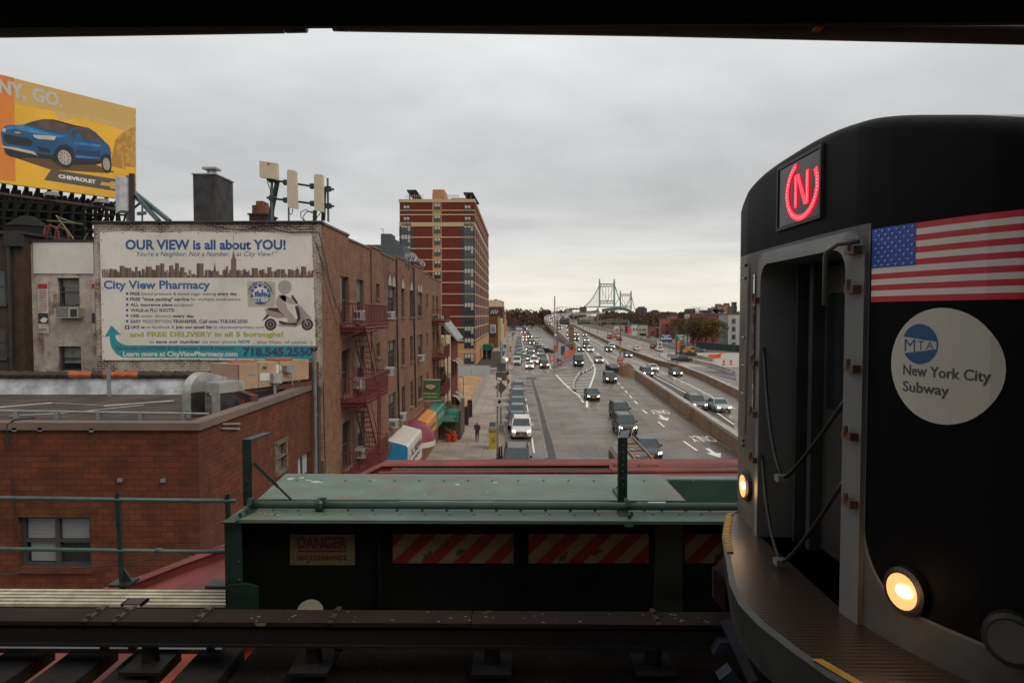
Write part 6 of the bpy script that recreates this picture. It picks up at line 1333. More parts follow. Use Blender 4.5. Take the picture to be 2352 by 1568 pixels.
for x,y,k,c_,lb_ in ((1778,790,'suv', 'grey', 'grey car driving away left of the orange taxi'),(1888,760,'suv', 'orange', 'orange taxi driving away beyond the median'),(2002,832,'sedan', 'black', 'black sedan driving away right of the orange taxi'),(985,450,'suv', 'white', 'white van far away under the gantry signs'),(655,300,'suv', 'maroon', 'red car driving away near the far bend'),(690,262,'suv', 'white', 'white truck driving away near the far bend'),(605,250,'sedan', 'grey', 'grey car driving away at the crest')):
 C(C2,x,y,k,c_,lb_,on='tail', rear=True,group='cars driving away', cat='taxi' if 'taxi' in lb_ else 'car', lod=1 if y>600 else 2)
for x,y,k,c_,lb_ in ((60,1262,'sedan', 'white', 'white sedan driving away beyond the pale barrier blocks'),(535,1282,'sedan', 'white', 'white sedan driving away below the 40 sign'),(420,1225,'suv', 'black', 'black suv driving away left of the 40 sign'),(380,1085,'suv', 'teal grey', 'teal car driving away far beyond the 40 sign'),(430,1108,'sedan', 'silver', 'silver car driving away right behind the 40 sign')):
 C(C3,x,y,k,c_,lb_,on='tail', rear=True,group='cars driving away')
for x,y,k,c_,lb_,a_ in ((110,1030,'sedan', 'white', 'white car parked far off on the side street, left', 1.4),(700,1175,'suv', 'charcoal', 'dark suv parked left of the excavator', .5),(790,1135,'suv', 'white', 'white suv parked under the green highway sign', 1.3),(1370,1250,'sedan', 'grey', 'grey sedan parked by the green hoarding, leftmost', 1.4),(1470,1265,'suv', 'charcoal', 'dark suv parked by the green hoarding, middle', 1.4),(1600,1295,'sedan', 'teal grey', 'teal sedan parked by the green hoarding, rightmost', 1.4),(20,1005,'suv', 'black', 'black suv parked far off before the white rowhouse', 1.4),(220,1010,'sedan', 'charcoal', 'dark sedan parked far off before the pale rowhouse', 1.4),(330,1020,'sedan', 'silver', 'silver sedan parked far off before the brick rowhouse', 1.4)):
 p=onZ(*C3(x,y));car(k,c_,lb_,(p.x - 2,p.y,.02),a_,'off', 2,'cars parked across the highway')
p=onZ(*C3(1530,1520));car('pickup', 'black', 'black pickup with amber lights behind the barrier blocks', (p.x - 3,p.y+1.5,.02),1.35,'off', 1,'cars parked across the highway', 'pickup truck', 'pickup_truck')
m=onZ(*C5(1665,560),.14)
p=onZ(*A5(1540,905),.14);t=thing('motorbike', 'dark motorbike parked on the pavement by the green canopy', 'motorbike', p)
for dy in (0,1.3):MB().tube([(p.x - .06,p.y+dy,.32+.14),(p.x+.06,p.y+dy,.32+.14)],.31,14).build('wheel', tyre,t)
MB().bar((p.x,p.y+.2,.75),(p.x,p.y+1.2,.95),.26,.36).box(p.x - .3,p.x+.3,p.y+.1,p.y+.16,1.08,1.14).build('body', dark,t)
for k in list(PROTO.values()):
 def rm_(o):
  for c_ in list(o.children):rm_(c_)
  bpy.data.objects.remove(o)
 rm_(k)
TX,T0,T1=7.15,36.0,46.6
t=thing('tank_truck', 'white fuel tank truck with yellow striped catwalk, rear toward the queue', 'tank truck', (TX,T0,0))
tw_=mat('tank_white', (.42,.40,.37),.35,.2,var=.08,dirt=(.28,.26,.23),dscale=1)
m=MB();secs=[]
for y in [T0,T0+.1,T1 - .5,T1 - .15,T1]:
 k=1 if T0+.05<y<T1 - .2 else (.9 if y<T1 - .05 else .7);secs.append([(TX+1.2*k*math.cos(a),y,2.05+1.02*k*math.sin(a)) for a in [2*math.pi*i/20 for i in range(20)]])
sections(m,secs);m.build('tank', tw_,t,smooth=False)
m=MB()
for s in (-.52,.52):m.box(TX+s - .03,TX+s+.03,T0,T1 - .3,3.0,3.22)
m.build('catwalk_rail', mat('rail_tan', (.30,.22,.16),.6,var=.15),t);MB().box(TX - .49,TX+.49,T0,T1 - .4,3.06,3.09).build('catwalk', mat('catwalk_rust2', (.10,.055,.04),.7,var=.3,scale=2),t)
m=MB()
for y in (T1 - 1.0,T1 - 3.4,T1 - 5.6):
 for k in range(9):m.prism([(TX - .48+k*.108,y,3.105),(TX - .43+k*.108,y,3.105),(TX - .39+k*.108,y+.35,3.105),(TX - .44+k*.108,y+.35,3.105)],(0,0,.01))
m.build('hazard_stripes', mat('hazard_yellow', (.5,.36,.02),.5,var=0),t)
m=MB()
for y in (T1 - 2.2,T1 - 4.6,T1 - 6.6,T1 - 8.2):m.tube([(TX - .2,y,3.1),(TX - .2,y,3.2)],.22,12).box(TX - .1,TX+.3,y - .05,y+.05,3.1,3.25)
m.build('hatches', steel,t)
m=MB()
for s in (-.45,.45):m.tube([(TX+s,T1 - .2,2.4),(TX+s,T1 - .2,3.5),(TX+s,T1 - .45,3.75),(TX+s,T1 - .8,3.6)],.03,6)
m.build('ladder_rail', mat('rail_white', (.5,.5,.48),.4),t)
text('lettering', 'FUEL OIL', (TX - 1.22,T1 - 1.2,2.0),(TX - 1.22,T1 - 4.2,2.0),.5,dark,t,N=(-1,0,0),off=.01,bold=.05)
MB().box(TX - 1.15,TX+1.15,T0 - 2.5,T1 - .5,.7,1.1).build('chassis', dark,t);MB().box(TX - 1.2,TX+1.2,T0 - 5,T0 - 2.8,.6,2.8).build('cab', tw_,t)
for y in (T1 - 1.2,T1 - 2.5,T0 - 3.8):
 for s in (-1.0,1.0):MB().tube([(TX+s - .15,y,.5),(TX+s+.15,y,.5)],.5,14).build('wheel', tyre,t)
MB().box(TX - 1.3,TX - 1.15,T0+1.8,T0+1.95,2.0,2.5).build('side_marker', mat('marker_red', (.6,.02,.02),.4,var=0,emit=(1,.05,.03),es=1.5),t)
# work site on the island
orm=mat('safety_orange', (.55,.075,.02),.6,var=.1)
a=onZ(*C2(680,1270));b=onZ(*C2(930,1200));t=thing('safety_barrier', 'orange mesh safety barrier round the gantry column foot', 'barrier', a)
m=MB()
for k in range(9):
 z=.15+k*.22;m.bar((a.x,a.y,z),(b.x,b.y,z),.06,.11)
for p_ in runsplit([a,b],2):m.box(p_.x - .06,p_.x+.06,p_.y - .06,p_.y+.06,0,2.0)
m.build('netting', orm,t)
p=onZ(*C2(660,1150));t=thing('portable_toilet', 'teal portable toilet with pale roof on the work site island', 'portable toilet', p);tl_=mat('toilet_teal', (.015,.085,.10),.5)
MB().box(p.x - .6,p.x+.6,p.y,p.y+1.2,0,2.2).build('cabin', tl_,t);MB().prism([(p.x - .65,p.y - .05,2.2),(p.x+.65,p.y - .05,2.2),(p.x+.45,p.y - .05,2.5),(p.x - .45,p.y - .05,2.5)],(0,1.3,0)).build('roof', steel,t);MB().box(p.x - .4,p.x+.4,p.y - .03,p.y,.1,2).build('door', tl_,t)
rs=random.Random(9);lbp=['leftmost', 'second', 'third', 'fourth', 'fifth', 'sixth', 'seventh', 'rightmost']
for i,(x,y) in enumerate(((350,1215),(372,1260),(395,1245),(410,1300),(435,1275),(345,1310),(490,1400),(375,1330))):
 p=onZ(*C2(x,y));t=thing('safety_cone', f'orange and white construction drum on the island, {lbp[i]} from the street', 'construction drum', p,'construction drums on the island')
 MB().tube([p,(p.x,p.y,1.0)],[.3,.2],10).build('drum', orm,t);MB().tube([(p.x,p.y,.35),(p.x,p.y,.55)],.27,10).tube([(p.x,p.y,.7),(p.x,p.y,.85)],.235,10).build('white_band', MAT['white_plastic'],t)
sr=mat('sign_red', (.42,.015,.03),.5,var=0)
def roundsign(t,P,r):MB().disc(P,(0,-1,0),r,20).build('red_disc', sr,t,fix=False);P=Vector(P);MB().box(P.x - r*.72,P.x+r*.72,P.y - .012,P.y - .006,P.z - r*.13,P.z+r*.13).build('white_bar', vw,t)
p=onZ(*C2(583,1400));t=thing('diamond_sign', 'red and white diamond no entry board on the island', 'sign', p);c_=onY(*C2(583,1338),p.y);s_=.8
MB().prism([c_+Vector(q)*s_ for q in ((0,0,-1),(1,0,0),(0,0,1),(-1,0,0))],(0,.03,0)).build('board', sr,t);MB().box(c_.x - .3,c_.x+.3,c_.y - .03,c_.y - .01,c_.z - .1,c_.z+.1).build('white_bar', vw,t);MB().tube([(p.x,p.y+.05,0),(p.x,p.y+.05,c_.z)],.04,6).build('post', steel,t)
m=MB()
for x,y,w_ in ((1470,1080,2.5),(1530,1085,2.2),(1600,1095,1.5)):q=onZ(*C1(x,y));m.box(q.x,q.x+w_,q.y,q.y+.4,0,.9)
single('orange_blocks', m,mat('barrier_orange', (.6,.16,.01),.5),'row of low orange water barriers behind the signal pole', 'barrier')
p=onZ(*A7(1300,165));t=thing('wrong_way_sign', 'brown lamp post with red WRONG WAY and round no entry signs', 'sign', p);c_=onY(*A7(1302,78),p.y - .2);roundsign(t,onY(*A7(1301,106),p.y - .2),.62)
MB().box(c_.x - .62,c_.x+.62,c_.y - .02,c_.y,c_.z - .38,c_.z+.38).build('board', sr,t);text('lettering', 'WRONG', (c_.x - .5,c_.y - .03,c_.z+.04),(c_.x+.5,c_.y - .03,c_.z+.04),.24,vw,t,bold=.03);text('lettering', 'WAY', (c_.x - .35,c_.y - .03,c_.z - .3),(c_.x+.35,c_.y - .03,c_.z - .3),.24,vw,t,bold=.03)
zt=onY(*C2(1998,410),p.y).z;MB().tube([(p.x,p.y,0),(p.x,p.y,zt)],[.13,.08],8).build('post', mat('post_rust', (.10,.06,.045),.7,var=.2),t);a=onY(*C2(2190,660),p.y);MB().tube([(p.x,p.y,a.z - .9),(a.x,a.y,a.z)],.05,6).build('arm', steel,t);MB().box(p.x - .14,p.x+.14,p.y - .14,p.y+.14,onY(*C2(2000,1080),p.y).z,onY(*C2(2000,870),p.y).z).build('yellow_sleeve', MAT['signal_yellow'],t)
# gantry across the expressway
t=thing('sign_gantry', 'steel truss sign gantry seen from behind on a concrete column', 'gantry', onZ(*C2(860,1150)));gY=onZ(*C2(860,1150)).y+2
gY=226.0
def gp_(x,y,d=0):return onY(*C2(x,y),gY+d)
a=gp_(808,450);b=gp_(910,1150);MB().box(a.x,b.x,gY - .8,gY+.8,0,a.z).box(a.x - .15,b.x+.15,gY - 1,gY+1,a.z - 1.2,a.z).build('column', mat('column_concrete', (.20,.135,.085),.85,var=.2,scale=.4,streak=True),t)
m=MB();
for y in (352,398):
 for d in (0,1.4):m.bar(gp_(540,y - 3 if y<360 else y+6,d),gp_(2205,y+2,d),.22)
xs=list(range(1030,2210,88));m.bar(gp_(2200,345),gp_(2215,560),.4)
for i,(x,x2) in enumerate(zip(xs,xs[1:])):m.bar(gp_(x,352 if i % 2 else 400),gp_(x2,400 if i % 2 else 352),.16);m.bar(gp_(x,352,1.4),gp_(x,400,1.4),.14)
for x,y0 in ((1000,330),(1290,330)):m.bar(gp_(x,230),gp_(x,470),.16)
m.build('truss', mat('gantry_grey', (.17,.17,.15),.6,.2),t)
m=MB();a=gp_(525,360);m.box(a.x - .3,a.x+.3,gY - .3,gY+.3,0,a.z);m.build('left_post', concd,t)
bk=mat('sign_rear', (.055,.052,.048),.6,var=.2)
for x0,x1,y0,y1 in ((575,810,310,455),(1005,1290,375,445),(1035,1265,288,330)):MB().prism([gp_(x0,y0,.5),gp_(x1,y0,.5),gp_(x1,y1,.5),gp_(x0,y1,.5)],(0,.15,0)).build('sign_rear', bk if y0 !=288 else conc,t)
MB().prism([gp_(2185,535,-.3),gp_(2250,535,-.3),gp_(2250,665,-.3),gp_(2185,665,-.3)],(0,.1,0)).build('orange_sign', mat('sign_orange_glow', (.75,.05,.02),.6,var=0),t)
for i,(x,yt,yb) in enumerate(((1140,215,560),(1285,215,610),(1480,150,660),(1710,330,760),(820,220,450),(905,230,440),(1548,300,480))):
 P=onR(*C2(x,yb));tz=onY(*C2(x,yt),P.y).z;tt=thing('highway_light', f'tall thin highway light mast, {ords[i]} of the masts near the gantry', 'street light', P,'light masts along the expressway');s_=P.y/1568
 MB().tube([P,(P.x,P.y,tz)],[.18,.10],6).build('mast', steel,tt);MB().bar((P.x,P.y,tz),(P.x+(6 if i % 2 else -6),P.y,tz+.3),.12).build('arm', steel,tt)
for i,(x,yt,yb,Yd) in enumerate(((505,62,200,760),(530,62,200,770),(580,50,190,820),(640,50,185,870),(722,42,180,930),(815,38,175,990),(902,35,170,1050),(985,30,165,1110))):
 a=onY(*C2(x,yb),Yd);b=onY(*C2(x,yt),Yd);single('bridge_lamp', MB().bar(a,b,.5).bar(b,b+Vector((3,0,.5)),.5),grey,f'tiny lamp post on the bridge approach, {ords[i]} from the left', 'street light', 'lamp posts on the bridge approach')
# suspension bridge
bs=mat('bridge_steel', (.19,.30,.335),.6,var=.08);bl_=mat('bridge_cable', (.12,.15,.17),.6,var=0)
sb=thing('suspension_bridge', 'distant blue green suspension bridge with two lattice towers', 'bridge', (174,1375,0))
def tower(Y,conv,xa,xb,ytop,ysh,y1,y2,y3,y4,ybase,nm):
 def q(x,y,d=0):return onY(*conv(x,y),Y+d)
 k=Y/1568/2.34
 m=MB()
 for x in (xa,xb):
  w_=(xb - xa)*.045
  for d in (0,):m.prism([q(x - w_,ybase),q(x+w_,ybase),q(x+w_,ysh),q(x+w_*.25,ytop),q(x - w_*.25,ytop),q(x - w_,ysh)],(0,8,0))
 for y in (y1,y2,y3,y4):m.bar(q(xa,y,4),q(xb,y,4),3,1.6)
 n=5
 for ya,yb in ((y1,y2),(y3,y4)):
  for i in range(n):
   u0=xa+(xb - xa)*i/n;u1=xa+(xb - xa)*(i+1)/n;m.bar(q(u0,ya,4),q(u1,yb,4),.7);m.bar(q(u1,ya,4),q(u0,yb,4),.7)
 o=m.build('tower', bs,sb);cc=MB()
 for i in range(1,n):u0=xa+(xb - xa)*i/n;cc.bar(q(u0,y2,4),q(u0,y3,4),.7)
 cc.bar(q(xa+8,y2,4),q(xb - (xb - xa)*.42,y4,4),.6);cc.bar(q(xb - 8,y2,4),q(xa+(xb - xa)*.42,y4,4),.6);cc.build('inner_cable', bl_,o)
tower(1375,C4,1065,1380,185,260,297,352,660,715,790,'near');tower(1890,C4,1508,1738,437,480,513,550,775,800,860,'far')
MB().prism([onY(*C4(x,y),1380) for x,y in ((1350,780),(1400,780),(1395,1020),(1355,1020))],(0,8,0)).build('pier', bs,sb)
m=MB()
def cable(pts,r=.9):m.tube([onY(*C4(x,y),Y) for x,y,Y in pts],r,5)
cable([(1048,340,1375),(1020,400,1340),(960,520,1270),(900,610,1190),(840,690,1120),(780,745,1050),(735,775,1000)]);cable([(1395,355,1375),(1430,480,1450),(1480,620,1560),(1530,720,1680),(1570,770,1750),(1620,770,1800),(1660,740,1840),(1725,590,1890)])
cable([(1500,560,1890),(1460,630,1800),(1420,700,1700),(1400,735,1650)]);cable([(1745,570,1890),(1770,680,1950),(1800,790,2020),(1835,900,2100)])
for x in range(800,1045,22):
 yt=340+(1048 - x)**1.0*.0+445*(1 - math.exp(-(1048 - x)/160.0));m.bar(onY(*C4(x,yt),1300),onY(*C4(x,800),1300),.35)
m.build('main_cable', bl_,sb)
def girder(pts,nm,mm):
 m=MB()
 for (x,ya,yb,Y),(x2,ya2,yb2,Y2) in zip(pts,pts[1:]):
  A_=[onY(*C4(x,ya),Y),onY(*C4(x,yb),Y)];B_=[onY(*C4(x2,ya2),Y2),onY(*C4(x2,yb2),Y2)];o_=Vector((0,12,0))
  m.face([A_[0],B_[0],B_[1],A_[1]]);m.face([A_[0],B_[0],B_[0]+o_,A_[0]+o_]);m.face([A_[1],B_[1],B_[1]+o_,A_[1]+o_]);m.face([A_[0]+o_,B_[0]+o_,B_[1]+o_,A_[1]+o_])
 m.build(nm,mm,sb)
gmat=mat('bridge_green', (.04,.075,.07),.7,var=.2,scale=.03)
girder([(455,955,975,560),(470,945,1000,600),(520,930,1015,700),(640,900,960,800),(800,880,935,900),(1000,860,905,1000),(1040,800,900,1050)],'approach_girder', gmat)
girder([(1130,830,895,1100),(1250,810,880,1150),(1380,795,862,1200),(1500,790,855,1300),(1600,805,862,1400),(1700,845,895,1500),(1780,890,925,1600),(1850,930,945,1700)],'deck_girder', gmat)
girder([(735,780,800,1000),(1050,770,800,1200),(1450,770,800,1400),(1700,830,850,1850)],'roadway', bs)
m=MB()
for a_,b_ in (((1160,895),(1160,960)),((1190,895),(1250,955)),((1250,895),(1190,955)),((1290,890),(1350,945)),((1345,890),(1290,945))):m.bar(onY(*C4(*a_),1180),onY(*C4(*b_),1180),5)
m.build('trestle', gmat,sb)
girder([(1010,870,1000,1020),(1060,870,1000,1020)],'approach_pier', concd)
for i,(x0,y0,x1,y1) in enumerate(((640,785,785,825),(525,845,600,900))):pass
# trees
bark=mat('bark', (.06,.045,.035),.9,var=.2)
def crown(mb,c,rx,rz,n,q,rnd,gaps=.25,ry=None):
 lob=[(rnd.uniform(-.7,.7),rnd.uniform(-.7,.7),rnd.uniform(-.65,.75),rnd.uniform(.22,.46)) for _ in range(15)]
 for i in range(n):
  l=rnd.choice(lob);
  while True:
   d=Vector((rnd.uniform(-1,1),rnd.uniform(-1,1),rnd.uniform(-1,1)))
   if d.length<1:break
  p=Vector((c[0]+(l[0]+d.x*l[3])*rx,c[1]+(l[1]+d.y*l[3])*(ry or rx),c[2]+(l[2]+d.z*l[3])*rz))
  a=Vector((rnd.gauss(0,1),rnd.gauss(0,1),rnd.gauss(0,1))).normalized();b=a.cross(Vector((rnd.gauss(0,1),rnd.gauss(0,1),rnd.gauss(0,1)))).normalized();s=q*rnd.uniform(.5,1.3)
  mb.face([p - a*s - b*s*.4,p+a*s - b*s*.4,p+a*s*.6+b*s*.5,p - a*s*.6+b*s*.5],rnd.choice((0,0,1)))
def leafm(n,c):return [mat('leaf_%s_a' % n,c,.9,var=.3,scale=.5,spec=.1),mat('leaf_%s_b' % n,tuple(x*1.6 for x in c),.9,var=.3,scale=.5,spec=.1)]
LB=leafm('bare', (.085,.055,.036));LG=leafm('willow', (.085,.062,.020));LD=leafm('evergreen', (.035,.04,.022));LR=leafm('rust', (.085,.04,.02))
def branches(mb,base,h,rnd,spread,depth=3):
 def go(p,d,L,r,k):
  e_=p+d*L;mb.tube([p,p.lerp(e_,.5)+Vector((rnd.uniform(-.05,.05)*L,0,0)),e_],[r,r*.8,r*.6],5,False)
  if k==0:return
  for _ in range(3 if k>1 else 4):go(e_ if rnd.random()<.7 else p.lerp(e_,.7),(d+Vector((rnd.uniform(-1,1),rnd.uniform(-1,1),rnd.uniform(-.1,.7)))*spread).normalized(),L*rnd.uniform(.55,.8),r*.55,k - 1)
 go(Vector(base),Vector((0,0,1)),h*.34,h*.022,depth)
TP={}
def tree(kind,pos,h,label,group,rot=0.0,wide=1.0):
 if kind not in TP:
  rnd=random.Random(hash(kind) % 1000 if False else {'bare': 1,'willow': 2,'evergreen': 3,'rust': 4}[kind]);mats,n,q={'bare': (LB,1500,.10),'willow': (LG,2300,.15),'evergreen': (LD,2600,.18),'rust': (LR,1900,.13)}[kind]
  t_=MB();branches(t_,(0,0,0),10,rnd,.75,4 if kind=='bare' else 3);c_=MB();crown(c_,(0,0,6.3),3.9,3.6,n,q,rnd)
  TP[kind]=(t_.build('trunk', bark,fix=False),c_.build('crown', mats,fix=False))
  for o in TP[kind]:COL.objects.unlink(o)
 t=thing(kind+'_tree' if kind !='rust' else 'autumn_tree', label,'tree', pos,group);s=h/10;t.scale=(s*wide,s*wide,s);t.rotation_euler.z=rot
 for o in TP[kind]:c=o.copy();COL.objects.link(c);c.parent=t
 return t
def woods(name,pts,m_,label):
 rnd=random.Random(len(name));mb=MB()
 for x,y,z0,h,w_ in pts:
  crown(mb,(x,y,z0+h*.5),w_,h*.52,210,max(.7,y/650),rnd,ry=w_)
 o=mb.build(name,m_,fix=False);tag(o,label,'woods', None,'stuff');return o
rs=random.Random(21);P_=[]
for i in range(95):
 Y=rs.uniform(560,840);P_.append((rs.uniform(-75,12) if Y<650 else rs.uniform(-60,XL(Y) - 8),Y,0,rs.uniform(12.5,17),rs.uniform(5,9)))
woods('distant_woods', P_,LB,'brown leafless woods closing the far end of the street')
P_=[]
for i in range(120):
 Y=rs.uniform(520,950);X=Y*rs.uniform(.115,.36);P_.append((X,Y,0,rs.uniform(10,15),rs.uniform(6,10)))
woods('far_woods', P_,LB+[LD[0]],'brown wooded skyline on the right below the bridge')
P_=[(X,Y,0,rs.uniform(14,20),rs.uniform(14,25)) for X,Y in [(rs.uniform(60,2200),rs.uniform(1400,2300)) for _ in range(110)]]
woods('horizon_woods', P_,LD,'thin dark line of trees on the horizon')
P_=[(X,Y,0,rs.uniform(14,20),rs.uniform(14,25)) for X,Y in [(rs.uniform(-900,60),rs.uniform(900,1500)) for _ in range(60)]]
woods('left_horizon_woods', P_,LB,'thin brown line of trees behind the far left houses')
for i in range(7):tree('bare', (-3.4 - (i % 2)*.4,300+i*38,.1),7.5+(i % 3),f'small bare street tree on the far left pavement, {ords[i]} from the tower', 'street trees on the far left pavement', i*1.3)
for i,(x,Y,h,k) in enumerate(((13,470,9,'bare'),(12,520,10,'rust'),(-9,500,11,'rust'),(-16,455,12,'evergreen'),(-12,540,13,'bare'),(9,560,13,'bare'),(2,600,13,'rust'))):tree(k,(x,Y,0),h,f'{["bare brown", "rusty", "rusty", "dark green", "bare brown", "bare brown", "rusty"][i]} tree in front of the far woods, {ords[i]} from the nearest', 'trees at the end of the street', i)
# right side:buildings,trees,signs,excavator
def gr3(x,y):return onZ(*C3(x,y))
def rb(name,label,x0,x1,yt,yb,m_,depth=4,wins=(),roofc=None,Y=None,cat='building'):
 Y=Y or gr3(x0,yb).y;a=onY(*C3(x0,yt),Y);b=onY(*C3(x1,yb),Y)
 t=thing(name,label,cat,(a.x,Y,0));MB().box(a.x,b.x,Y,Y+depth,0,a.z).build('wall', m_,t);MB().box(a.x - .1,b.x+.1,Y - .1,Y+depth,a.z,a.z+.35).build('roof', roofc or coping,t)
 for (u0,u1,v0,v1) in wins:p=onY(*C3(u0,v0),Y);q=onY(*C3(u1,v1),Y);MB().box(p.x,q.x,Y - .08,Y,q.z,p.z).build('window', tglass,t);MB().box(p.x - .1,q.x+.1,Y - .14,Y - .01,q.z - .2,q.z - .02).build('sill', tband,t)
 return t
pinkb=mat('pink_brick', (.27,.10,.065),.85,var=.15,scale=.3);redb=mat('red_brick_far', (.17,.045,.03),.85,var=.2,scale=.3);crm=mat('cream_render', (.40,.36,.28),.8,var=.08);whr=mat('white_render', (.52,.50,.46),.8,var=.08);brn=mat('brown_block', (.14,.09,.055),.9,var=.15);gry=mat('pale_grey_block', (.36,.37,.38),.8,var=.08,scale=.2);skyl=mat('far_tower', (.075,.065,.065),.9,var=.1)
for i,(x0,x1,yt,mm) in enumerate(((-430,-330,745,whr),(-325,-215,735,conc),(-210,-130,760,redb),(-125,-65,745,crm))):rb('rowhouse', ['white rowhouse far left beyond the orange sign', 'pale grey rowhouse beyond the highway fence', 'dark red rowhouse between the pale ones', 'narrow cream rowhouse beyond the highway'][i],x0,x1,yt,935,mm,wins=((x0+25,x0+45,810,850),(x0+60,x0+78,810,850)))
rb('rowhouse', 'white rowhouse just left of the cream one', -60,72,725,945,whr,wins=((-40,-10,800,840),(20,50,800,840)))
rb('rowhouse', 'cream rowhouse with curved gable and dark shop awning', 75,262,735,970,crm,wins=((90,118,812,840),(152,172,812,840),(178,198,812,840),(203,225,812,840),(95,235,905,955)))
rb('rowhouse', 'low pinkish brick rowhouse right of the cream one', 300,440,785,985,pinkb,wins=((335,355,860,930),(370,390,860,930)))
rb('rowhouse', 'small brick rowhouse beside the large orange brick block', 442,552,805,980,redb,wins=((455,480,840,880),))
t=rb('brick_block', 'large orange brick block with a rooftop box', 550,795,612,1000,pinkb,4,[(x,x+18,y,y+62) for y in (710,850) for x in (580,635,668)])
a=onY(*C3(710,545),340);b=onY(*C3(870,612),340);MB().box(a.x,b.x,338,345,8,a.z).build('bulkhead', pinkb,t)
rb('brick_block', 'shaded side of the large orange brick block, painted darker', 796,1060,610,1010,mat('shaded_brick_far', (.15,.055,.03),.85,var=.15),5)  # side face of the same block, its shade put into a darker brick colour
rb('low_shed', 'brown shed front behind the green highway sign', 852,948,705,990,brn,wins=((862,880,800,860),(900,920,800,860)),Y=322)
rb('white_block', 'white plastered wall left of the red tenement', 1085,1200,505,1080,whr,4,Y=285)
t=rb('red_tenement', 'red brick tenement with an iron fire escape behind the trees', 1200,1757,505,1125,redb,4,[(1290,1308,570,640),(1338,1357,570,640),(1395,1425,570,650),(1440,1455,570,640),(1580,1620,570,650),(1700,1725,570,630),(1395,1425,740,800),(1580,1620,740,800)],Y=272)
m=MB();p0=onY(*C3(1515,680),271);p1=onY(*C3(1685,720),271);m.box(p0.x,p1.x,270.2,272,p1.z,p1.z+.2).box(p0.x,p1.x,270.2,270.3,p0.z,p0.z+.1)
for k in range(12):x=p0.x+(p1.x - p0.x)*k/11;m.box(x,x+.08,270.2,270.3,p1.z,p0.z)
m.build('fire_escape', dark,t)
MB().prism([onY(*C3(x,y),276) for x,y in ((1395,425),(1600,415),(1598,490),(1395,480))],(0,4,0)).build('roof_tank', dark,t)
t=rb('grey_apartment_block', 'pale grey apartment block beside the subway train', 1950,2250,515,1290,gry,11,[(2025,2100,y,y+100) for y in (600,765,930,1090)],Y=235)
for i,(x0,x1,yt,mm,Y) in enumerate(((1555,1640,385,brn,420),(1635,1830,360,brn,430),(1710,1800,300,pinkb,432),(1830,1980,320,pinkb,400),(1890,1972,285,pinkb,402),(1980,2130,350,brn,390),(2060,2120,262,tgrey,380))):rb('rooftop_block', ['low brown rooftop block left of the roof graffiti', 'long brown rooftop block behind the red tenement', 'pink brick stair tower above the brown rooftops', 'wide pink brick rooftop block near the train', 'tall pink brick stair tower near the train', 'brown rooftop block at the train edge', 'small dark block at the train edge'][i],x0,x1,yt,700,mm,4,Y=Y,cat='building')
rs=random.Random(4);m=MB();
for k in range(70):x=rs.uniform(1610,1850);y=rs.uniform(395,490);p=onY(*C3(x,y),300);m.bar(p,p+Vector((rs.uniform(-2,2),0,rs.uniform(-1.5,1.5))),.35)
single('roof_clutter', m,mat('clutter_pale', (.28,.33,.30),.7,var=.3),'pale pipes and railings cluttering the roofs behind the red tenement', 'roof clutter')
for i,(x0,x1,yt,xs0,xs1,yt2,Y) in enumerate(((75,250,372,110,215,345,1000),(385,512,440,408,488,415,950),(580,732,462,600,700,455,800),(740,880,462,760,850,458,780),(1168,1265,392,1180,1250,388,640))):
 a=onY(*C3(x0,yt),Y);b=onY(*C3(x1,yt),Y);t=thing('distant_tower', ['square dark apartment tower on the skyline, tallest', 'smaller dark stepped tower on the skyline', 'low dark skyline block with a spike', 'low dark skyline block right of the spike', 'dark brown box on the skyline above the trees'][i],'apartment building', (a.x,Y,0));MB().box(a.x,b.x,Y,Y+25,0,a.z).build('wall', skyl,t)
 c0=onY(*C3(xs0,yt2),Y);c1=onY(*C3(xs1,yt2),Y);MB().box(c0.x,c1.x,Y+2,Y+20,a.z,c0.z).build('bulkhead', skyl,t)
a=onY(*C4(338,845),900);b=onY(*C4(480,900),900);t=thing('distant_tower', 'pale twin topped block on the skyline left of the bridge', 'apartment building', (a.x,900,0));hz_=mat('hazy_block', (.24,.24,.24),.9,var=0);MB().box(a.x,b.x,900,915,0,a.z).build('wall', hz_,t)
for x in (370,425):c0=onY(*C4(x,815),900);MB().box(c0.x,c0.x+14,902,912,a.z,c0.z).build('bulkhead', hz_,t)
a=onY(*C4(640,785),850);b=onY(*C4(785,825),850);single('toll_canopy', MB().box(a.x,b.x,850,856,b.z - 4,a.z),skyl,'dark flat block at the bridge approach', 'toll plaza')
for i,(x,yb,yt,k,w_,lb_) in enumerate(((1100,1215,520,'bare', .8,'tall half bare tree left of the red tenement'),(1010,1120,560,'willow', 1.5,'olive brown tree behind the green highway sign'),(1215,1180,540,'willow', 1.5,'olive tree before the white block'),(1330,1200,570,'willow', 1.6,'broad olive tree before the red tenement'),(1480,1215,590,'willow', 1.7,'broad olive tree right of centre before the tenement'),(1640,1225,620,'willow', 1.5,'olive tree at the right end of the tenement'),(930,1150,640,'bare', 1.4,'thin brown tree left of the olive ones'),(1400,1190,600,'rust', 1.5,'reddish brown tree among the olive ones'),(1280,1210,700,'evergreen', .6,'dark tree trunk cluster left of the green hoarding'))):
 p=gr3(x,yb);tz=onY(*C3(x,yt),p.y).z;tree(k,(p.x,p.y,0),max(tz,9),lb_,'trees before the brick tenement', i*.9,w_*(1 if k !='bare' else .8))
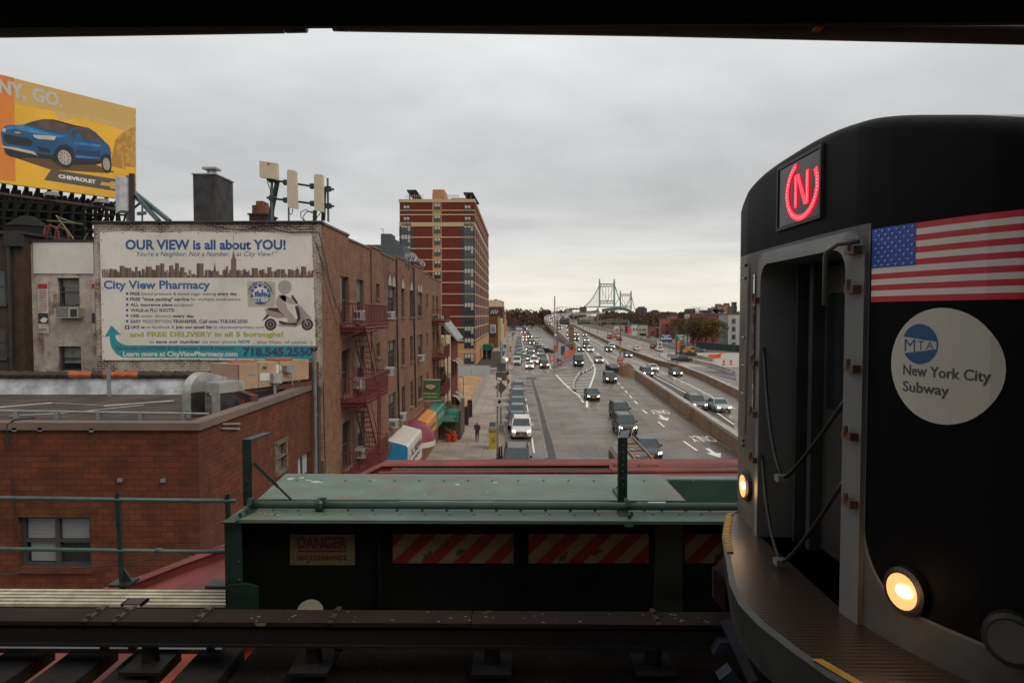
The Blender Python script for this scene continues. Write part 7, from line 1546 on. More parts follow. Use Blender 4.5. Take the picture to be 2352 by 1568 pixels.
for i,(x,y,Y,h,w_) in enumerate(((1700,1000,430,0,1.1),(1560,1000,470,0,1.0),(1900,960,500,0,1.1),(2050,980,520,0,1.2),(1240,1000,520,0,1.1))):
 a=onY(*C4(x,900+(i % 3)*25),Y);tree('bare', (a.x,Y,0),a.z,f'broad bare brown tree under the bridge, {ords[i]} counted by distance', 'bare trees under the bridge', i,w_)
for i,(x,Y,h) in enumerate(((1130,420,15),(1230,400,16),(1370,390,16.5),(650,520,12))):a=onY(*C3(x,400),Y);tree('bare', (a.x,Y,0),h,f'tall bare tree rising over the rooftops, {["left", "centre", "right", "far left"][i]}', 'bare trees over the rooftops', i)
def bigsign(name,label,x0,x1,y0,y1,Y,m_,lines):
 a=onY(*C3(x0,y0),Y);b=onY(*C3(x1,y1),Y);t=thing(name,label,'sign', (a.x,Y,0));MB().box(a.x,b.x,Y,Y+.1,b.z,a.z).build('board', m_,t)
 for x in (a.x+.6,b.x - .7):MB().box(x,x+.15,Y+.1,Y+.25,0,a.z).build('post', steel,t)
 for s_,u0,u1,vb,h_ in lines:p=onY(*C3(u0,vb),Y);q=onY(*C3(u1,vb),Y);text('lettering', s_,p,(q.x,Y,p.z),h_,mat('sign_text', (.55,.58,.55),.5,var=0),t,off=.03,bold=.03)
 return t,a,b
sbl=mat('sign_blue', (.01,.06,.16),.5,var=0);sgn=mat('sign_hwy_green', (.005,.16,.07),.5,var=0)
t,a,b=bigsign('service_sign', 'blue highway board with a strip of white logo panels', 528,772,932,1092,215,sbl,(('Triborough Plaza', 560,745,962,.42),('Services', 605,690,985,.42)))
for k in range(4):p=onY(*C3(540+k*58,998),215);q=onY(*C3(588+k*58,1030),215);MB().box(p.x,q.x,214.94,215,q.z,p.z).build('logo_panel', MAT['sign_text'],t)
bigsign('highway_sign', 'green highway board behind the excavator arm', 852,1030,932,1072,213,sgn,(('Grand Central', 872,1015,952,.38),('Parkway', 905,970,975,.38),('Manhattan', 915,1010,1012,.4),('Bronx', 940,995,1035,.4),('Queens', 915,985,1058,.4)))
Y=185;a=onY(*C3(472,1068),Y);b=onY(*C3(566,1180),Y);t=thing('speed_sign', 'white speed limit sign reading 40 on a thin post', 'sign', (a.x,Y,0));MB().box(a.x,b.x,Y,Y+.05,b.z,a.z).build('board', whr,t);text('lettering', '40', (a.x+.25,Y,b.z+.25),(b.x - .25,Y,b.z+.25),.62,blk,t,off=.03,bold=.05);text('lettering', 'LIMIT', (a.x+.3,Y,b.z+1.05),(b.x - .3,Y,b.z+1.05),.14,blk,t,off=.03);MB().box((a.x+b.x)/2 - .06,(a.x+b.x)/2+.06,Y+.05,Y+.15,0,b.z).build('post', steel,t)
MB().tube([((a.x+b.x)/2,Y+.3,0),((a.x+b.x)/2,Y+.3,onY(*C3(525,640),Y).z)],.07,6).build('light_mast', steel,t)
Y=190;a=onY(*C3(878,1112),Y);b=onY(*C3(945,1205),Y);t=thing('orange_sign', 'bright orange construction sign left of the excavator', 'sign', (a.x,Y,0));MB().box(a.x,b.x,Y,Y+.05,b.z,a.z).build('board', MAT['sign_orange_glow'],t);MB().box(a.x - .3,a.x,Y,Y+.2,0,a.z+1).build('post', dark,t);a2=onY(*C3(852,1075),Y);b2=onY(*C3(950,1095),Y);MB().box(a2.x,b2.x,Y+.1,Y+.2,b2.z,a2.z).build('amber_panel', mat('amber_panel', (.55,.25,.01),.5,var=0),t)
Y=176;exy=mat('excavator_yellow', (.42,.19,.02),.5,var=.1,scale=1,dirt=(.2,.09,.03),dscale=1);q=lambda x,y,d=0:onY(*C3(x,y),Y+d)
t=thing('excavator', 'orange yellow excavator with striped counterweight working by the highway', 'excavator', q(1100,1350));
MB().prism([q(945,1300),q(1240,1300),q(1300,1330),q(1290,1372),q(1230,1392),q(930,1352)],(0,3.2,0)).build('tracks', dark,t)
MB().prism([q(995,1232),q(1190,1232),q(1245,1245),q(1240,1310),q(1190,1318),q(998,1300)],(0,2.8,0)).build('body', exy,t)
m=MB()
for k in range(6):m.prism([q(1165+k*14,1190,-.05),q(1173+k*14,1190,-.05),q(1205+k*14,1240,-.05),q(1195+k*14,1240,-.05)],(0,.05,0))
MB().prism([q(1095,1232),q(1110,1195),q(1235,1185),q(1242,1232)],(0,2.5,0)).build('engine_cover', exy,t);m.build('hazard_stripes', dark,t);MB().prism([q(1100,1260,-.05),q(1170,1260,-.05),q(1168,1290,-.05),q(1100,1290,-.05)],(0,.05,0)).build('panel', blk,t)
MB().prism([q(945,1290,.2),q(950,1150,.2),q(1035,1150,.2),q(1045,1235,.2),q(995,1290,.2)],(0,1.2,0)).build('cab', mat('cab_glass', (.03,.045,.04),.2),t)
m=MB();m.prism([q(1040,1150,.8),q(975,1080,.8),q(955,1085,.8),q(945,1250,.8),q(962,1250,.8),q(975,1110,.8),q(1020,1165,.8)],(0,.5,0));m.prism([q(955,1045,.7),q(985,1035,.7),q(1048,1130,.7),q(1020,1150,.7)],(0,.5,0));m.build('arm', mat('arm_rust', (.20,.08,.04),.6,var=.2),t)
t=fence('green_hoarding', 'dark green hoarding along the pavement across the highway', [Vector((*gr3(1290,1215).xy,0)),Vector((*gr3(2300,1310).xy,0))],2.2,6,mat('hoarding_green', (.02,.05,.04),.8,var=.15))
a=gr3(1530,1440);b=gr3(1790,1420);single('orange_fence', MB().bar((a.x,a.y,.6),(b.x,b.y,.6),.1,1.1).bar((a.x,a.y,.3),(a.x+5,a.y+4,1.4),.3),orm,'crumpled orange plastic fence behind the barrier blocks', 'fence')
for i,x in enumerate((1860,2010)):p=gr3(x,1565);t=thing('safety_cone', ('orange striped drum at the right of the barrier blocks, left one', 'orange striped drum at the right of the barrier blocks, right one')[i],'construction drum', p,'construction drums by the highway');MB().tube([p,(p.x,p.y,1.15)],[.32,.25],10).build('drum', orm,t);MB().tube([(p.x,p.y,.4),(p.x,p.y,.55)],.31,10).build('white_band', MAT['white_plastic'],t)
for i,(cv,x,y) in enumerate(((A7,1855,180),(A7,1820,150),(C3,850,1350),(C3,905,1310))):p=onZ(*cv(x,y));t=thing('safety_cone', f'small orange drum beside the median wall, {ords[i]} of four', 'construction drum', p,'construction drums by the highway');MB().tube([p,(p.x,p.y,1.0)],[.28,.2],10).build('drum', orm,t);MB().tube([(p.x,p.y,.5),(p.x,p.y,.65)],.26,10).build('white_band', MAT['white_plastic'],t)
for o_ in [x for k in TP.values() for x in k]:bpy.data.objects.remove(o_)
# the station:canopy,platform,track,girder
def H(h):return EZ - h
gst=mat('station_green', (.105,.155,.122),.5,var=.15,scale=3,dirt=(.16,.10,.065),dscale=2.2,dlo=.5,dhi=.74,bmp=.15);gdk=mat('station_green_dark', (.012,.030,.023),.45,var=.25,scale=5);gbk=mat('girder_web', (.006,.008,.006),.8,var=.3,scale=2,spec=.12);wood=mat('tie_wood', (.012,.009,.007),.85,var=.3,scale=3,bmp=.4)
brd=mat('cover_board', (.026,.016,.013),.85,spec=.2,var=.2,scale=2,dirt=(.22,.19,.13),dscale=30,dlo=.70,dhi=.74,streak=False)
chip=mat('paint_chip', (.50,.48,.44),.6,var=.05)
redp=mat('oxide_red', (.18,.034,.025),.7,var=.25,scale=1.5,dirt=(.09,.035,.028),dscale=1.3,bmp=.4)
cn_=thing('station_canopy', 'black platform canopy edge with a conduit pipe along the top of the view', 'canopy', (0,2,H(-1.1)))
MB().box(-14,14,-9,2.3,H(-1.14),H(-1.5)).build('roof', mat('canopy_black', (.012,.010,.009),.8,var=.3),cn_)
mm_=mat('canopy_beam', (.015,.010,.008),.7,var=.2);MB().box(-14,14,2.30,2.32,onY(1176,58,2.3).z,H(-1.6)).build('fascia', mm_,cn_)
pp_=mat('conduit_dark', (.11,.07,.052),.45,var=.15)
cp0=lambda u,v:onY(u,v,2.4)
rr_=(cp0(400,40).z - cp0(400,82).z)/2
t=thing('conduit', 'dark conduit pipe under the canopy edge, left length', 'pipe', cp0(300,60),'conduit pipes under the canopy');MB().tube([cp0(-900,74),cp0(0,64),cp0(650,54)],rr_*1.05,16).build('pipe', pp_,t,smooth=True);MB().tube([cp0(655,52),cp0(702,51)],rr_*1.12,16).build('coupling', mat('coupling_dark', (.03,.025,.02),.4),t,smooth=True)
t=thing('conduit', 'dark conduit pipe under the canopy edge, right length', 'pipe', cp0(1300,60),'conduit pipes under the canopy');MB().tube([cp0(802,50),cp0(1500,61),cp0(2352,80),cp0(3400,102)],rr_*1.05,16).build('pipe', pp_,t,smooth=True);MB().tube([cp0(765,48),cp0(800,49)],rr_*1.1,16).build('coupling', MAT['coupling_dark'],t,smooth=True)
p=onY(1862,82,2.38);single('rust_mark', MB().box(p.x - .012,p.x+.012,2.30,2.34,p.z - .004,p.z+.003),mat('rust_bright', (.4,.12,.02),.6),'tiny rusty clip on the right conduit pipe', 'clip')
p_=struct('platform', MB().box(-14,14,-9,2.45,H(2.0),H(1.62)),conc)
single('light_block_wall', MB().box(-14,14,-9.2,-9,H(1.62),H(-1.5)),gdk,'unseen dark green wall added behind the platform to block light', 'light blocker')  # added out of view to block horizon light from behind the camera
RAIL=2.78
struct('track_deck', MB().box(-2.35,14,2.6,6.3,H(3.15),H(2.95)),mat('deck_boards', (.014,.010,.008),.9,spec=.15,var=.35,scale=2,dirt=(.07,.055,.03),dscale=25,dlo=.62,dhi=.7,bmp=.3))
for i in range(13):
 x=-9.5+i*.56;single('railway_tie', MB().box(x,x+.36,2.75,5.86,H(3.04),H(2.92)),wood,f'dark timber railway tie under the track, {ords[i]} from the left end', 'railway tie', 'timber ties under the track')
for y,s in ((3.48,'nearer'),(4.95,'farther')):single('running_rail', MB().box(-14,14,y - .07,y+.07,H(2.92),H(2.90)).box(-14,14,y - .012,y+.012,H(2.90),H(2.82)).box(-14,14,y - .035,y+.035,H(2.825),H(2.78)),mat('rail_steel', (.06,.05,.045),.35,.7,var=.2),f'{s} steel running rail of the track below the train', 'rail', 'running rails')
cb_=thing('third_rail', 'brown cover board of the third rail running across the foreground', 'third rail', (-2,5.5,H(2.86)))
zc=onY(1200,1402,5.62).z;y0c=5.38;b0=MB()
b0.box(-14,onY(1083,1400,5.5).x - .004,y0c,5.62,zc - .035,zc);b0.build('cover_board', brd,cb_);MB().box(onY(1083,1400,5.5).x+.004,14,y0c,5.62,zc - .036,zc - .001).build('cover_board', brd,cb_)
MB().box(-14,14,5.40,5.50,H(2.66),H(2.54)).box(-14,14,5.37,5.53,H(2.68),H(2.66)).build('conductor_rail', mat('rail_dark', (.007,.006,.006),.7,.0),cb_)
for u in (235,300,480,776,1500):
 p=onY(u,1402,5.6);br=MB();br.box(p.x - .02,p.x+.02,5.36,5.66,zc,zc+.012).box(p.x - .03,p.x+.03,5.60,5.64,zc - .35,zc);
 for yy in (5.42,5.55):br.tube([(p.x,yy,zc),(p.x,yy,zc+.035)],.018,6)
 br.build('bracket', mat('bracket_rust', (.06,.04,.03),.6,.2,var=.3),cb_)
for u in (345,720,1130,1500):p=onY(u,1480,5.48);MB().tube([(p.x,5.48,H(2.92)),(p.x,5.48,H(2.84)),(p.x,5.48,H(2.68))],[.12,.07,.06],10).box(p.x - .16,p.x+.16,5.3,5.66,H(2.88),H(2.85)).build('insulator', mat('insulator', (.012,.010,.009),.7),cb_)
rs=random.Random(2);m=MB()
for k in range(46):u=rs.uniform(560,1660);p=onY(u,1400,5.5);x=p.x;y=rs.uniform(5.39,5.61);s=rs.uniform(.003,.010);m.face([(x - s,y - s,zc+.002),(x+s*rs.uniform(1,4),y - s,zc+.002),(x+s,y+s,zc+.002),(x - s,y+s*.4,zc+.002)])
p=onY(600,1430,5.4)
m.face([(p.x - .05,y0c - .001,zc - .005),(p.x+.05,y0c - .001,zc - .004),(p.x+.035,y0c - .001,zc - .03),(p.x - .03,y0c - .001,zc - .028)]);m.build('paint_flecks', mat('fleck', (.20,.17,.11),.7,var=0),cb_,fix=False)
t=thing('junction_bracket', 'small rusty step bracket on the third rail board at the left', 'bracket', onY(310,1390,5.7));a=onY(288,1378,5.75);b=onY(336,1378,5.75)
MB().box(a.x,b.x,5.68,5.8,a.z - .01,a.z).box(a.x,a.x+.015,5.68,5.8,zc - .01,a.z).box(b.x - .015,b.x,5.68,5.8,zc - .01,a.z).build('step', MAT['bracket_rust'],t)
wk=thing('walkway', 'narrow walkway of pale planks beside the track at lower left', 'walkway', (-5,6.2,H(2.86)))
wz=H(2.80);m=MB();pk=mat('plank_pale', (.50,.46,.33),.6,var=.2,scale=5,dirt=(.3,.26,.18),dscale=4)
xe_=onY(522,1390,6.3).x
for k,v in enumerate((1366,1373.5,1381,1389,1397)):
 yy=(EZ - wz)/((v - 722)/F);m.box(-14,xe_,yy - .045,yy - .005,wz - .03,wz)
m.build('plank', pk,wk);MB().box(-14,xe_,6.05,6.92,wz - .06,wz - .04).build('under_frame', wood,wk)
m=MB()
for v in (1433,):yy=(EZ - wz)/((v - 722)/F);m.box(-14,onY(510,1433,6).x,yy - .03,yy,wz - .03,wz)
m.build('inner_plank', pk,wk);MB().box(-14,onY(540,1440,5.9).x,5.62,5.80,wz - .06,wz - .02).build('metal_sheet', mat('wet_sheet', (.16,.17,.18),.3,.4),wk)
RY=6.95;rg=thing('walkway_railing', 'two rail green pipe railing along the walkway at lower left', 'railing', (-5,RY,wz))
def rp_(u,v,d=0):return onY(u,v,RY+d)
MB().tube([rp_(-600,1136),rp_(540,1150)],.022,10).build('top_rail', mat('rail_green', (.05,.095,.075),.45,var=.2,scale=8),rg,smooth=True);MB().tube([rp_(-600,1252),rp_(548,1267)],.020,10).tube([rp_(358,1263.5),rp_(372,1263.7)],.026,10).build('middle_rail', MAT['rail_green'],rg,smooth=True)
for u0,u1,vt,vb in ((270,282,1133,1365),(522,530,1135,1345)):MB().bar(rp_(u0,vt),rp_(u1,vb),.045,.03).bar(rp_(u0 - 4,vt+2),rp_(u0+6,vt - 3),.03,.01).build('post', gdk,rg)
p=rp_(282,1365);MB().box(p.x - .09,p.x+.12,RY - .1,RY+.1,wz,wz+.03).prism([(p.x,RY,wz+.03),(p.x+.1,RY,wz+.03),(p.x,RY,wz+.18)],(0,.02,0)).build('base_plate', gdk,rg)
p=rp_(505,1375);MB().box(p.x - .1,p.x+.12,RY - .12,RY+.05,wz,wz+.03).build('base_plate', gdk,rg)
GY0=6.15;GZ0=onY(1100,1195,GY0).z;GW=6.42
gd=thing('plate_girder', 'dark riveted plate girder with a pale green top flange across the foreground', 'girder', (0,GY0,H(2.9)))
xL=onY(520,1195,GY0).x;xL2=onY(553,1300,GW).x
yb1=1e9
def onz(u,v,z):return onZ(u,v,z)
MB().box(xL,14,GY0,6.72,GZ0 - .03,GZ0).build('top_flange', gst,gd)
pbl=onz(585,1150,GZ0+.01);ptl=onz(650,1092,GZ0+.01);ptr=onz(1530,1097,GZ0+.01);pbr=onz(1570,1144,GZ0+.01)
yf=6.80;ybk=onz(1100,1091,GZ0).y;xr0=pbr.x
MB().prism([(pbl.x+.0,yf,GZ0+.0),(xr0,yf,GZ0),(xr0 - .02,ybk,GZ0),(ptl.x,ybk,GZ0),(pbl.x,yf+.12,GZ0)],(0,0,.012)).build('cover_plate', gst,gd)
MB().box(ptl.x,14,ybk - .16,ybk+.004,GZ0 - .10,GZ0 - .001).build('rear_flange', gst,gd)
MB().box(xr0,14,yf,ybk - .16,GZ0 - .30,GZ0 - .26).box(xr0,14,ybk - .18,ybk - .162,GZ0 - .28,GZ0 - .01).build('recess_floor', mat('green_mid', (.05,.10,.078),.5,var=.15),gd)
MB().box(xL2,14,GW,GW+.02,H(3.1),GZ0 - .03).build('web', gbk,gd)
m=MB()
m.box(xL2 - .06,xL2 - .03,GY0+.06,6.7,H(3.0),GZ0 - .03);m.box(xL2 - .03,xL2+.10,GY0+.06,GY0+.075,H(3.0),GZ0 - .03)
m.build('end_angle', gdk,gd)
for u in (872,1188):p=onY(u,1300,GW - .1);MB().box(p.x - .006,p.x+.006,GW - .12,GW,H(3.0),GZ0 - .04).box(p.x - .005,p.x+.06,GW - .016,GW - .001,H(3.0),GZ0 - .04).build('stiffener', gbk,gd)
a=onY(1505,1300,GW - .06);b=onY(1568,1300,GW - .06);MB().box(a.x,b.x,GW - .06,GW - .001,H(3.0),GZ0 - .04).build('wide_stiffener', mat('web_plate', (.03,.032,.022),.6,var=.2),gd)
a=onY(525,1342,GY0);b=onY(594,1400,GY0);MB().prism([(a.x,GY0 - .02,a.z),(b.x - .1,GY0 - .02,a.z+.015),(b.x,GY0 - .02,a.z - .01),(b.x,GY0 - .02,H(3.0)),(a.x,GY0 - .02,H(3.0))],(0,.03,0)).build('kick_plate', gdk,gd)
def rivet(mb,x,y,z,r=.014,ax='z'):
 mb.tube([(x,y,z),(x,y,z+r*.55),(x,y,z+r*.8)],[r,r*.75,r*.25],8) if ax=='z' else mb.tube([(x,y,z),(x,y - r*.5,z),(x,y - r*.8,z)],[r,r*.75,r*.25],8)
rv=MB();n_=0
for v,us in ((1172,[628,685,742,800,856,912,970,1026,1083,1140,1196,1253,1310,1367,1423,1480,1520,1575,1630]),(1182,[632,690,748,805,862,920,977,1034,1090,1148,1205,1262,1320,1375,1445,1500,1560,1610]),(1104,[681,737,794,850,907,963,1020,1075,1131,1190,1248,1306,1364,1422,1479,1497,1534,1592])):
 for u in us:p=onz(u+(u<640)*0,v,GZ0+(.012 if v==1104 and u<1490 else 0));rivet(rv,p.x,p.y,p.z,.016)
o=rv.build('rivet', MAT['green_mid'],gd);o['kind']='stuff'
rv=MB()
for v in (1290,1332):p=onY(549,v,GY0+.06);rivet(rv,p.x - .0,GY0+.06,p.z,.016,'y')
rv.build('side_rivets', gdk,gd);
m=MB();rs=random.Random(8)
def flake(u,v,du,dv,lift=.014):
 c=onz(u,v,GZ0+lift);w_=du/F*c.y;
 n=9;m.face([(c.x+w_*math.cos(2*math.pi*i/n)*rs.uniform(.6,1.1),c.y+dv*.05*math.sin(2*math.pi*i/n)*rs.uniform(.5,1.1),c.z) for i in range(n)])
for u,v,du,dv in ((668,1099,10,1.2),(693,1097,7,.8),(725,1106,18,.8),(708,1102,10,.4),(1050,1112,7,.7),(1138,1108,8,.5),(860,1102,4,.3),(1240,1099,5,.3),(975,1135,4,.3),(1120,1130,3,.3)):flake(u,v,du,dv)
m.build('bare_patch', chip,gd,fix=False)
m=MB();rs=random.Random(18)
for u,v in ((610,1178),(625,1180),(596,1177),(640,1182)):flake(u,v,6,.15,.003)
m.build('scratches', chip,gd,fix=False)
PY=6.45;PZ=GZ0+.055;t=thing('girder_pipe', 'green pipe with bolted coupling lying on the girder flange', 'pipe', (0,PY,PZ));pr_=.036
xq=onY(735,1157,PY).x;xs_=onY(575,1157,PY).x
MB().tube([(xs_,PY,PZ),(14,PY,PZ - .02)],pr_,16).build('pipe', mat('pipe_green', (.04,.085,.065),.4,var=.12,scale=6),t,smooth=True)
MB().tube([(xq - .035,PY,PZ),(xq - .01,PY,PZ),(xq+.01,PY,PZ),(xq+.035,PY,PZ)],[.058,.070,.070,.058],14).tube([(xq+.02,PY - .03,PZ+.07),(xq+.07,PY - .03,PZ+.07)],.012,6).tube([(xq - .01,PY - .05,PZ - .06),(xq+.06,PY - .05,PZ - .06)],.012,6).build('coupling', gdk,t)
for u in (550,1438):
 p=onz(u,1185,GZ0);x=p.x;m=MB();m.prism([(x - .04,GY0 - .04,GZ0 - .05),(x+.04,GY0 - .04,GZ0 - .05),(x+.05 - .02,PY - .04,GZ0+.014),(x - .05 - .02,PY - .04,GZ0+.014)],(0,0,.014)) if u>600 else m.prism([(x - .10,GY0 - .06,GZ0 - .02),(x+.02,GY0 - .06,GZ0 - .02),(x+.10,PY - .02,GZ0+.014),(x+.0,PY - .02,GZ0+.014)],(0,0,.014))
 m.tube([(x+.03,PY - .05,PZ+.0),(x+.03,PY - .02,PZ+.05),(x+.03,PY+.05,PZ+.05),(x+.03,PY+.06,GZ0)],.022,6)
 m.tube([(x+.02,GY0+.08,GZ0),(x+.02,GY0+.08,GZ0+.04)],.016,6).tube([(x+.05,GY0+.16,GZ0),(x+.05,GY0+.16,GZ0+.04)],.016,6);m.build('clamp', gdk,t)
def gpost(label,u,vt,vb,Yp,brace):
 t=thing('bracket_post', label,'post', onY(u,vb,Yp),'upright posts on the girder');a=onY(u,vt,Yp);b=onY(u,vb,Yp);b.z=GZ0+.002;w_=.045
 m=MB().box(a.x - w_,a.x+w_,Yp - .005,Yp+.005,b.z,a.z).box(a.x - w_,a.x - w_+.01,Yp,Yp+.06,b.z,a.z);
 m.prism([(a.x - w_,Yp - .0,a.z),(a.x+w_,Yp - .0,a.z),(a.x+w_+.08,Yp+.35,a.z+.01),(a.x - w_+.08,Yp+.35,a.z+.01)],(0,0,.015));m.build('upright', gdk,t)
 h=MB()
 for k in range(7):h.disc((a.x,Yp - .008,a.z - .06 - k*.065),(0,-1,0),.007,6)
 h.build('bolt_holes', mat('hole', (.25,.25,.2),.8,var=0) if not brace else blk,t,fix=False)
 if brace:m=MB();c=onY(582,1062,Yp);d=onz(668,1146,GZ0+.02);m.bar(c,d,.06,.02);e_=c.lerp(d,.62);m.bar(c,e_,.085,.03);m.build('diagonal_brace', gdk,t)
 rv=MB()
 for k in range(3):rv.tube([(a.x,Yp - .006,b.z+.06+k*.09),(a.x,Yp - .03,b.z+.06+k*.09)],.014,6)
 rv.build('bolts', gdk,t)
gpost('dark green braced upright with bent top at the left end of the girder', 567,1012,1148,6.6,True);gpost('thin dark green upright on the girder in front of the tank truck', 1431,1008,1142,6.75,False)
single('flange_clip', MB().bar(onz(1412,1122,GZ0+.03),onz(1425,1142,GZ0+.02),.05,.02).tube([onz(1418,1128,GZ0),onz(1418,1128,GZ0)+Vector((0,0,.05))],.015,6),gdk,'little bolted foot beside the thin upright on the girder', 'bracket')
def webp(u,v,o=.0):return onY(u,v,GW - .012 - o)
t=thing('danger_sign', 'dirty white sign reading DANGER NO CLEARANCE on the dark girder', 'sign', webp(666,1297));dsg=mat('dirty_enamel', (.14,.105,.055),.6,var=.12,scale=8,dirt=(.04,.028,.02),dscale=9,dlo=.58,dhi=.7);dred=mat('danger_red', (.10,.005,.006),.6,var=.1)
MB().prism([webp(666,1227),webp(815,1227),webp(815,1297),webp(666,1297)],(0,.008,0)).build('plate', dsg,t)
text('lettering', 'DANGER', webp(683,1258,.004),webp(797,1258,.004),(webp(0,1233) - webp(0,1258)).z,dred,t,bold=.03,off=.002);text('lettering', 'NO CLEARANCE', webp(683,1285,.004),webp(797,1285,.004),(webp(0,1274) - webp(0,1285)).z,dred,t,bold=.02,off=.002)
MB().prism([webp(684,1263,.002),webp(797,1263,.002),webp(797,1267,.002),webp(684,1267,.002)],(0,.003,0)).build('underline', dred,t)
m=MB()
for u,v in ((672,1234),(672,1255),(672,1280),(674,1292),(742,1292),(780,1290),(806,1262),(804,1275),(806,1254),(735,1258),(806,1289),(808,1232)):m.disc(webp(u,v,.006),(0,-1,0),.007,6)
m.build('bolts', blk,t,fix=False)
cr1=mat('stripe_cream', (.17,.125,.072),.6,var=.15,scale=6,dirt=(.03,.03,.022),dscale=5,dlo=.60,dhi=.63);rd1=mat('stripe_red', (.17,.008,.010),.6,var=.15,scale=6,dirt=(.03,.02,.015),dscale=7,dlo=.66,dhi=.69)
for i,(u0,u1) in enumerate(((902,1180),(1214,1490),(1572,1800))):
 t=thing('striped_board', ('red and white striped board left of the girder stiffener', 'red and white striped board right of the girder stiffener', 'red and white striped board half hidden by the subway train')[i],'warning board', webp(u0,1293),'striped boards on the girder')
 MB().prism([webp(u0,1226),webp(u1,1226),webp(u1,1293),webp(u0,1293)],(0,.008,0)).build('plate', cr1,t);m=MB();sl=70;step_=71;u=u0 - 75+20*(i==1)
 while u<u1:
  q4=[(u,1293),(u+36,1293),(u+36+sl,1226),(u+sl,1226)]
  def clip(poly,xl,keep):
   o_=[]
   for k in range(len(poly)):
    a_,b_=poly[k],poly[(k+1) % len(poly)];ia=(a_[0] >=xl)==keep;ib=(b_[0] >=xl)==keep
    if ia:o_.append(a_)
    if ia !=ib:f_=(xl - a_[0])/(b_[0] - a_[0]);o_.append((xl,a_[1]+(b_[1] - a_[1])*f_))
   return o_
  q4=clip(q4,u0,True);q4=clip(q4,u1,False) if q4 else q4
  if len(q4)>2:m.face([webp(a_,b_,.003) for a_,b_ in q4])
  u +=step_
 m.build('red_stripes', rd1,t,fix=False)
t=thing('round_drum', 'pale round drum lid behind the third rail cover board', 'drum', onY(715,1400,6.1));c0=onY(712,1402,6.05)
MB().tube([c0 - Vector((0,0,.03)),c0+Vector((.01,-.03,.01))],.115,24).build('lid', mat('drum_pale', (.16,.135,.10),.6,var=.2,scale=8),t,smooth=False)
def RX(x):return 0
t=thing('mezzanine_roof', 'oxide red station roof sloping down to the left behind the girder', 'roof', (-3,9,5))
RYb=9.6;pts=[(1760,1064),(1400,1064),(880,1066),(830,1090),(700,1156),(548,1246),(420,1292),(310,1335),(200,1372),(60,1430),(-200,1530)]
lip=[onY(u,v,RYb) for u,v in pts];m=MB();mt_=MB()
ynear=8.25
for a,b in zip(lip,lip[1:]):
 hh=-.03 if b.x>-1.9 else -.17;m.face([a,b,b+Vector((0,.02,hh)),a+Vector((0,.02,hh))]);m.face([a,b,b+Vector((0,.3,0)),a+Vector((0,.3,0))]);m.face([a+Vector((0,-.03,-.02)),b+Vector((0,-.03,-.02)),b,a])
 fl=a.x<-1.9;yn=ynear if not fl else (7.6 if b.x>xL - .6 else 6.9)
 hh=-.035 if b.x>-1.9 else -.15;mt_.face([a+Vector((0,0,hh)),b+Vector((0,0,hh)),(b.x+(.5 if fl else 0),yn,b.z - .06 - (0.4 if fl else 0)),(a.x+(.5 if fl else 0),yn,a.z - .06 - (.4 if fl else 0))])
m.build('upstand', redp,t,fix=False);mt_.build('roof_sheet', redp,t,fix=False)
rr2=MB();a=onz(905,1083,GZ0 - .02);rr2.tube([onY(870,1086,8.5),onY(1760,1082,8.5)],.022,8);rr2.build('roll_seam', redp,t)
MB().face([(onY(900,1100,9.4).x,8.3,lip[2].z - .025),(14,8.3,lip[2].z - .025),(14,9.5,lip[2].z - .025),(onY(900,1100,9.4).x,9.5,lip[2].z - .025)]).build('gravel', mat('roof_gravel', (.055,.024,.018),.9,var=.5,scale=14,dirt=(.3,.2,.15),dscale=30,dlo=.66,dhi=.7),t,fix=False)
single('orange_net', MB().face([(-3.9,5.2,H(3.6)),(-2.6,5.2,H(3.55)),(-2.5,7.2,H(3.45)),(-3.7,7.3,H(3.5))]).box(-3.9,-2.6,5.15,5.2,H(3.65),H(3.6)),mat('net_orange', (.80,.10,.015),.6,var=.12,scale=2),'bright orange sheet glimpsed between the ties at lower left', 'safety net')
single('overhead_wire', MB().tube([onY(0,1320,7.6),onY(260,1296,7.6),onY(470,1265,7.6),onY(545,1248,7.6)],.006,4),dark,'thin dark wire crossing behind the walkway railing', 'wire')
# the subway train
TC=4.2
PF=[(5.90,20.0),(5.90,2.6),(5.88,2.25),(5.82,2.02),(5.72,1.87),(5.55,1.775),(5.3,1.745),(4.95,1.735),(4.6,1.73),(4.2,1.73),(3.9,1.735),(3.6,1.75),(3.5,1.765),(3.35,1.80),(3.2,1.85),(3.05,1.91),(2.9,1.98),(2.78,2.06),(2.70,2.16),(2.64,2.35),(2.62,2.7),(2.62,20.0)]
def prof(y):
 L=PF[2:-2]
 for (a,xa),(b,xb) in zip(L,L[1:]):
  if b <=y <=a:return xa+(xb - xa)*(a - y)/(a - b)
 return L[0][1] if y>L[0][0] else L[-1][1]
ZT_=[(5.90,.36),(5.84,.60),(5.75,.74),(5.6,.88),(5.35,.985),(5.1,1.03),(4.8,1.05),(4.2,1.06),(3.9,1.05),(3.6,1.02),(3.45,.99),(3.27,.935),(3.0,.86),(2.75,.76),(2.62,.60)]
def ztop(y):return sum(zt0(min(5.9,max(2.62,y+q*.05))) for q in (-3,-2,-1,0,1,2,3))/7
def zt0(y):
 for (a,za),(b,zb) in zip(ZT_,ZT_[1:]):
  if b <=y <=a:return EZ+za+(zb - za)*(a - y)/(a - b)
 return EZ+.6
DY0,DY1,DZ0,DZ1=3.62,4.92,H(1.60),H(-.40)
ys=sorted({y for y,x in PF[1:-1]} | {DY0,DY1} | {2.62+i*.06 for i in range(56)},reverse=True);ys=[y for y in ys if 2.62 <=y <=5.9]
cols=[(5.90,20.0)]+[(5.90,2.6)]+[(y,prof(y)) for y in ys if y<5.9]+[(2.62,20.0)]
